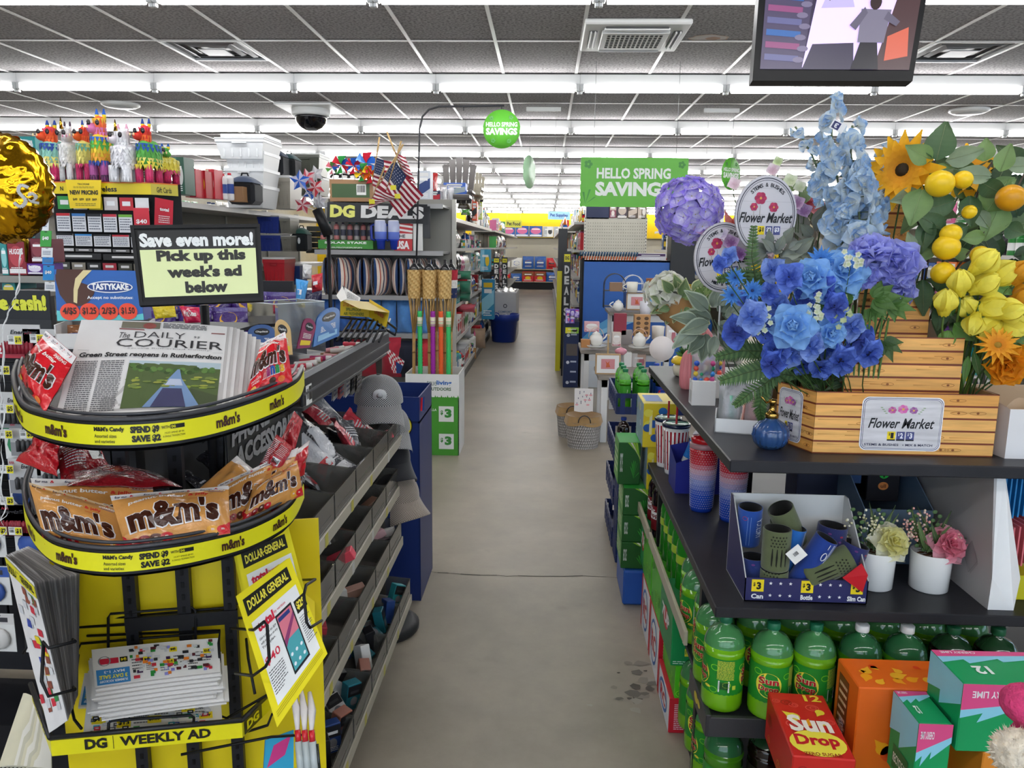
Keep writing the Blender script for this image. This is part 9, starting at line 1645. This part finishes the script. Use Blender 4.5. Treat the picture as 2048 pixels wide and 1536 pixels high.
def spout(t,r,h):m=MB();m.tube([V(r*.8,0,h*.4),V(r*1.3,0,h*.6),V(r*1.5,0,h*.8)],r*.12,'ecebe8',6);m.build('spout','gloss',t);m=MB();m.tube([V(r*1.1*cos(a),0,h*.55+r*1.5*sin(a))for a in[k*pi/10 for k in range(11)]],r*.05,'d8b0a0',5);m.build('hoop_handle','satin',t)
vase('mug','cream mug with heart print on the tall gift table, left','mug',(1248,558,1271,579),7.75,MUG,'e4e0d4',handle=-1);vase('mug','pale speckled tall mug right of the framed print','mug',(1275,596,1298,624),7.7,MUG,'d8d6de',handle=1);vase('teapot','round white teapot on the wire rack by the tall table','teapot',(1222,594,1243,617),7.8,POT,'ecebe8',handle=-1);vase('teapot','white teapot on saucer, left on the middle table','teapot',(1176,658,1204,688),7.1,POT,'eeece6',extra=spout);vase('teapot','white teapot with a pink hoop handle, right on the middle table','teapot',(1262,658,1290,688),7.1,POT,'eeece6',extra=spout)
for i,x in enumerate((1190,1276)):vase('saucer',f'white plate under the {["left", "right"][i]} teapot','plate',(x-22,685,x+22,692),7.1,[(.5,0),(.95,.6),(1,1),(.9,.9),(0,.5)],'dcdcd8')
vase('watering_can','terracotta watering can with white script on the tall table','watering can',(1286,550,1318,584),7.95,[(.85,0),(1,.05),(.95,.95),(1,1),(.9,1),(.85,.1),(0,.08)],'b0704a','matte',1);vase('canister','cream canister at the right of the middle table','canister',(1300,645,1326,672),7.5,MUG,'e8e2da');vase('candlestick','gold candlestick between the teapots','candlestick',(1208,664,1220,726),6.9,[(.9,0),(1,.04),(.3,.1),(.25,.5),(.4,.55),(.2,.6),(.2,.92),(.45,.95),(.3,1)],'c8a878','satin');vase('cake_stand','pink lidded glass dish on the low table','dish',(1228,688,1252,704),6.7,[(.6,0),(1,.3),(1,.6),(.6,.8),(.1,.9),(.1,1)],'d890a0')
def frame_(lab,rc,Y):
    def mk_(w,d,h):m=MB();m.box((0,0,h/2),(w,.02,h),'b89870',b=.003);S=lambda u,v,q=0:V(u,-.01-q,v);m.drect(S,-w*.44,h*.07,w*.44,h*.93,'f0eeec',.001);m.drect(S,-w*.27,h*.27,w*.27,h*.75,'d08a90',.002);m.dpoly(S,[(-w*.08,h*.34),(w*.1,h*.36),(w*.04,h*.55),(w*.07,h*.66),(-w*.02,h*.56),(-w*.1,h*.66),(-w*.06,h*.5)],'c8603a',.003);return m.build('framed_print','satin',None,(0,0,0))
    pb(lab,'picture frame',rc,Y,mk_)
frame_('pink framed deer print on the tall gift table',(1250,580,1293,616),7.82);frame_('pink framed deer print leaning on the low gift table',(1191,706,1242,748),6.45)
def wire_arch(lab,x0,x1,y0,y1,Y,c):
    a,b=P(x0,y1,Y),P(x1,y1,Y);h=P(x0,y0,Y).z-a.z;cx=(a.x+b.x)/2;r=(b.x-a.x)/2;m=MB()
    for dy in(0,.12):m.tube([V(a.x,Y+dy,a.z),V(a.x,Y+dy,a.z+h-r)]+[V(cx-r*cos(t_),Y+dy,a.z+h-r+r*sin(t_))for t_ in[k*pi/10 for k in range(11)]]+[V(b.x,Y+dy,a.z)],.004,c,5)
    for f in(0.05,.5):m.bx(a.x,b.x,Y,Y+.12,a.z+h*f,a.z+h*f+.008,c)
    tag(m.build('wire_shelf','satin'),lab,'wire rack')
wire_arch('black arched wire shelf on the tall gift table',1204,1246,543,612,7.85,'3a3a3e');wire_arch('white arched wire stand behind the cream mug',1242,1282,545,580,7.9,'dcdce0')
m=MB();c=P(1322,690,6.9);M=Matrix.Translation(c)@Matrix.Rotation(pi/2-.2,4,'X');m.lathe([(.0,-.006),(.11,-.006),(.11,.006),(0,.007)],'e4dcda',32,M);tag(m.build('serving_board','satin'),'round white marbled board leaning at the right of the gift tables','board')
pb('honey wood organiser with round holes on the middle table','organiser',(1266,624,1298,668),7.3,lambda w,d,h:mk_box('wood_organiser',w,.1,h,'b88a5a',lambda m,S,w,h:[m.dell(S,s*w*.25,h*(.18+.22*k),w*.14,h*.08,'5a4028',.001)for s in(-1,1)for k in range(4)])())
for i,(rc,c,n_)in enumerate((((1160,676,1178,692),'b07a48','brown printed gift box left of the teapot'),((1222,660,1240,688),'d8ccc4','cream gift box between the teapots'),((1240,655,1262,684),'9a9494','grey wrapped gift cluster'),((1330,640,1350,690),'e8dcd8','pale gift bag'),((1215,560,1240,578),'8a6a50','small brown figure on the wire shelf'),((1166,640,1196,660),'d8a8b0','pink framed card behind the teapot'),((1246,700,1262,735),'ecebe8','white folded tag'),((1262,700,1290,735),'d8b8a8','peach gift box'),((1225,622,1250,665),'8f3040','maroon heart cushion under the tall table'))):pb(f'{n_} on the gift tables','gift',rc,7.05+.1*(i%3),simple('box' if i%2 else 'plain',c,'e8e0dc','b8707a',i),.08)
# lined baskets on the floor
def basket(lab,x,y,r,h):
    t=thing('woven_basket',lab,'basket',(x,y,0));m=MB();n=44
    for j in range(9):
        z0,z1=h*.82*j/9,h*.82*(j+1)/9
        for i in range(n):
            for s in(1,-1):a=(i+.5*(j%2))*2*pi/n;b=a+s*2*pi/n*.5;r0=r*(.8+.2*z0/h)+.003*s;r1=r*(.8+.2*z1/h)-.003*s;w_=.05;m.add([(x+r0*cos(a-w_),y+r0*sin(a-w_),z0),(x+r0*cos(a+w_),y+r0*sin(a+w_),z0),(x+r1*cos(b+w_),y+r1*sin(b+w_),z1),(x+r1*cos(b-w_),y+r1*sin(b-w_),z1)],[(0,1,2,3)],'b4b0ac' if s>0 else '9a9692')
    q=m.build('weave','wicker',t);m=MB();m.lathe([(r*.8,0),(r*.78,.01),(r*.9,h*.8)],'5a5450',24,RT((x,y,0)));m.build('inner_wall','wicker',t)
    m=MB();m.grid(lambda u,v:V(x+(r*(1.0+.03*sin(u*44))*(1.03-.1*v))*cos(u*2*pi),y+r*(1.0-.1*v)*sin(u*2*pi),h*(.78+.22*v)-.02*(1-v)*abs(sin(u*13))),60,5,'a8875a');m.grid(lambda u,v:V(x+r*(.93-.93*v)*cos(-u*2*pi),y+r*(.93-.93*v)*sin(-u*2*pi),h*(1-.25*v)),30,4,'8a6c46');m.build('liner','fabric',t);m=MB();m.tube([V(x+.05*cos(a),y-r-.005,h*.86+.06*sin(a))for a in[k*pi/8 for k in range(9)]],.005,'4a4a4c',5);m.build('handle','steel',t)
basket('near woven grey basket with tan liner holding a card',.335,6.4,.155,.27);basket('rear woven grey basket half behind the near one',.25,6.76,.14,.27)
pb('white card with pink butterflies standing in the near basket','card',(1150,777,1188,836),6.45,lambda w,d,h:mk_box('butterfly_card',w,.01,h,'f0ecea',lambda m,S,w,h:[m.dell(S,w*.8*(((k*7)%11)/11-.45),h*(.45+.5*((k*5)%9)/9),w*(.09 if k%3==0 else .02),h*.03,'e8a8b0' if k%3==0 else '5a5a78',.001+.0001*k,8)for k in range(18)])())
# bottle crates
def crate():
    m=MB();w,d,h=.42,.5,.11
    for sx,sy,ww,dd in((0,-d/2,w,.008),(0,d/2,w,.008),(-w/2,0,.008,d),(w/2,0,.008,d)):m.box((sx,sy,.02),(ww,dd,.04),'22305c');m.box((sx,sy,h-.01),(ww,dd,.025),'22305c')
    for i in range(7):[m.box((-w/2+.03+i*(w-.06)/6,s*d/2,h/2),(.025,.012,h),'26356a')for s in(-1,1)];[m.box((s*w/2,-d/2+.03+i*(d-.06)/6,h/2),(.012,.025,h),'26356a')for s in(-1,1)]
    m.box((0,0,.005),(w,d,.01),'1c2850');return m.build('bottle_crate','plastic',None,(0,0,0))
dew=mk_bottle('soda_bottle',.034,.225,'5ec82a','1f7a4c','3f9a2a','liquid',.35,(.25,.6),lambda m,S,H:m.dpoly(S,[(-.02,.01),(.02,.03),(.025,.06),(-.02,.04)],'e8e8d0',.001),n=16,shoulder=.6,fill=.78,topc='8ad87a');pepb=mk_bottle('soda_bottle',.034,.225,'1a0d0c','2444a8','1c3c9c','liquid',.35,(.25,.6),lambda m,S,H:(m.dell(S,0,H*.5,.024,.026,'c8202c',.001),m.drect(S,-.024,H*.4,.024,H*.6,'f0f0f0',.0014,3),m.dtext(S,'PEPSI',-.021,H*.44,.021,H*.57,'16285a',.04,0,.002)),n=16,shoulder=.6,fill=.8,topc='3a2a24')
redb=mk_bottle('soda_bottle',.034,.225,'2a0f0c','a81c28','8f2430','liquid',.35,(.25,.6),n=16,shoulder=.6,fill=.8,topc='4a2420')
for k,z in enumerate((.02,.26,.5,.765)):
    place('crate',crate,(.60,4.36,z),0,f'navy plastic bottle crate, {["bottom", "second", "third", "top"][k]} of the aisle stack','crate')
    for r_ in range(3 if k==3 else 1):
        for i in range(4):
            kind=('dew',dew,'green')if(k==3 and i<2)else('pepb',pepb,'dark cola')if(k==3 or i<2)else('redb',redb,'maroon labelled');place(kind[0],kind[1],(.435+i*.098,4.17+r_*.11,z+.012),R.uniform(-.4,.4),f'{kind[2]} bottle in the {["bottom", "second", "third", "top"][k]} crate, {["front", "second", "third"][r_]} row, {["first", "second", "third", "fourth"][i]} from the aisle','bottle')
for k in range(4):place('crate',crate,(.60,3.98 if k else 3.98,.02+.12*k),0,f'empty navy crate low by the aisle before the bottles, {["bottom", "second", "third", "top"][k]}','crate',scale=(.98,.35,1))
# ================= hanging signs, monitor =================
def leafprint(m,S,pts,c='3f8a34'):
    for u,v,s in pts:[m.dell(S,u+s*.6*cos(a),v+s*.6*sin(a),s*.4,s*.4,c,.002,8)for a in[k*1.257 for k in range(5)]]
Y=6.5;t=thing('spring_banner','green hanging banner reading HELLO SPRING SAVINGS above the pegboard','banner',(.68,Y,1.96));a,b=P(1151,410,Y),P(1364,410,Y);h=P(1151,311,Y).z-a.z;w=b.x-a.x;m=MB();m.bx(a.x,b.x,Y,Y+.006,a.z,a.z+h,'62b23a');S=frame((a.x,Y,a.z),(1,0,0),(0,0,1));m.dtext(S,'HELLO SPRING',w*.15,h*.57,w*.84,h*.79,'eef2ea',.035,0,.002);m.dtext(S,'SAVINGS',w*.14,h*.22,w*.84,h*.51,'eef2ea',.05,0,.002);leafprint(m,S,((w*.07,h*.86,.035),(w*.94,h*.86,.03)));[m.dpoly(S,[(w*.05,h*.05),(w*x,h*y),(w*(x+.02),h*y)],'3f8a34',.002)for x,y in((.02,.3),(.08,.35),(.13,.2))];m.build('banner_print','card',t);m=MB();[m.tube([V(x,Y,a.z+h),V(x,Y,HC)],.0015,'8a8a8a',4)for x in(a.x+.1,b.x-.1)];m.build('hanging_wire','steel',t)
def disc_sign(lab,px,py,r,Y,yaw=0,txt=True,c='5cae38',wire=True):
    c0=P(px,py,Y);t=thing('round_sign',lab,'sign',c0,0,None,world=False);M=RZ(yaw);m=MB();m.lathe([(0,0),(r,0),(r,.006),(0,.006)],c,40,M@Matrix.Rotation(pi/2,4,'X'));S=lambda u,v,q=0:M@V(u,-.0065-q,v)
    if txt:m.dtext(S,'HELLO SPRING',-r*.84,r*.12,r*.84,r*.36,'eef2ea',.03,0,.001);m.dtext(S,'SAVINGS',-r*.84,-r*.3,r*.84,r*.06,'eef2ea',.05,0,.001);leafprint(m,S,((-r*.55,r*.55,r*.13),(r*.5,r*.6,r*.13),(-r*.45,-r*.6,r*.13),(r*.4,-r*.62,r*.13)))
    m.build('sign_disc','card',t)
    if wire:m=MB();m.tube([V(0,0,r),V(0,0,HC-c0.z)],.0015,'8a8a8a',4);m.build('hanging_wire','steel',t)
disc_sign('round green HELLO SPRING SAVINGS sign hanging from the curved arm',991,259,.172,7.5,wire=False);disc_sign('pale green round sign turned nearly edge on down the aisle',1048,343,.21,10.5,1.2,False,'a8d0a8');disc_sign('round green savings sign near the purple hydrangea',1451,337,.165,8.6,.75)
m=MB();m.tube([P(x,y,7.5)for x,y in((827,760),(827,420),(827,330),(827,262),(832,238),(845,223),(865,217),(920,215),(995,212))],.009,'2a2a2e',8);m.tube([P(990,212,7.5),P(990,219,7.5)],.004,'2a2a2e',6);m.tube([P(914,215,7.5),P(914,224,7.5)],.004,'2a2a2e',6);tag(m.build('sign_arm','black'),'thin black curved arm carrying the round green sign','sign holder')
for i,(x,y)in enumerate(((1074,218),(1430,212))):c=PZ(x,y,HC-.04);m=MB();m.box((c.x,c.y,HC-.035),(.36,.03,.04),'e0e0de',b=.004);[m.tube([V(c.x+s*.13,c.y,HC-.05),V(c.x+s*.13,c.y,HC-.62)],.0012,'9a9a9a',4)for s in(-1,1)];tag(m.build('ceiling_hanger','satin'),f'white ceiling hanger bar with two wires, {["over the aisle", "over the green banner"][i]}','hanger')
c=PZ(1375,318,HC-.1);m=MB();m.lathe([(.06,0),(.06,-.06),(.04,-.12),(0,-.14)],'1c1c20',14,RT((c.x,min(c.y,12),HC)));tag(m.build('small_camera','gloss'),'small black ceiling camera right of the green banner','security camera')
t=thing('monitor','black framed monitor hung from the ceiling showing a security camera view','monitor',(1.0,3.0,2.235));q=[P(1501,-56,3.08),P(1838,-50,3.08),P(1810,143,3.0),P(1490,150,3.0)];S=quad(*q);m=MB();m.grid(lambda u,v:S(u,v),1,1,'101012');m.grid(lambda u,v:S(1-u,v,-.05),1,1,'161618')
for a_,b_ in(((0,0),(1,0)),((1,0),(1,1)),((1,1),(0,1)),((0,1),(0,0))):m.add([S(*a_,-.05),S(*b_,-.05),S(*b_,0),S(*a_,0)],[(0,1,2,3)],'161618')
m.build('monitor_case','black',t);m=MB();m.tube([V(1.0,3.08,2.5),V(1.0,3.08,HC)],.02,'1c1c1e',10);m.build('ceiling_mount','black',t)
m=MB();d=lambda pts,c,q_=.002:m.dpoly(S,pts,c,q_);m.drect(S,.04,.11,.965,.97,'2a2436',.001);d([(.3,.13),(.86,.13),(.86,.97),(.36,.97)],'b8a4e0');d([(.3,.11),(.62,.11),(.6,.38),(.35,.36)],'2c2838',.003);d([(.04,.11),(.3,.11),(.33,.97),(.04,.97)],'3a3448',.003);d([(.38,.72),(.58,.74),(.56,.84),(.4,.82)],'8f86a8',.003);[d([(.06,.2+.12*k),(.27,.18+.12*k),(.27,.24+.12*k),(.06,.26+.12*k)],['4a4a6a','6a3a5a','2a4a7a'][k%3],.004)for k in range(6)];[m.dell(S,.27+.02*(k%2),.2+.11*k,.035,.03,'5a5468',.005,10)for k in range(6)]
d([(.74,.11),(.965,.11),(.965,.97),(.84,.97)],'3a2a2c',.003);d([(.8,.2),(.94,.25),(.92,.55),(.8,.45)],'9a4a3a',.004);d([(.6,.11),(.77,.11),(.74,.4),(.64,.4)],'17151c',.006);d([(.62,.38),(.78,.38),(.8,.72),(.62,.72)],'5a5664',.007);d([(.56,.55),(.6,.5),(.66,.68),(.64,.74)],'4a4654',.008);d([(.78,.7),(.86,.6),(.84,.55),(.76,.62)],'4a4654',.008);m.dell(S,.7,.79,.035,.08,'2a2022',.009,14);m.build('screen_image','screen',t)
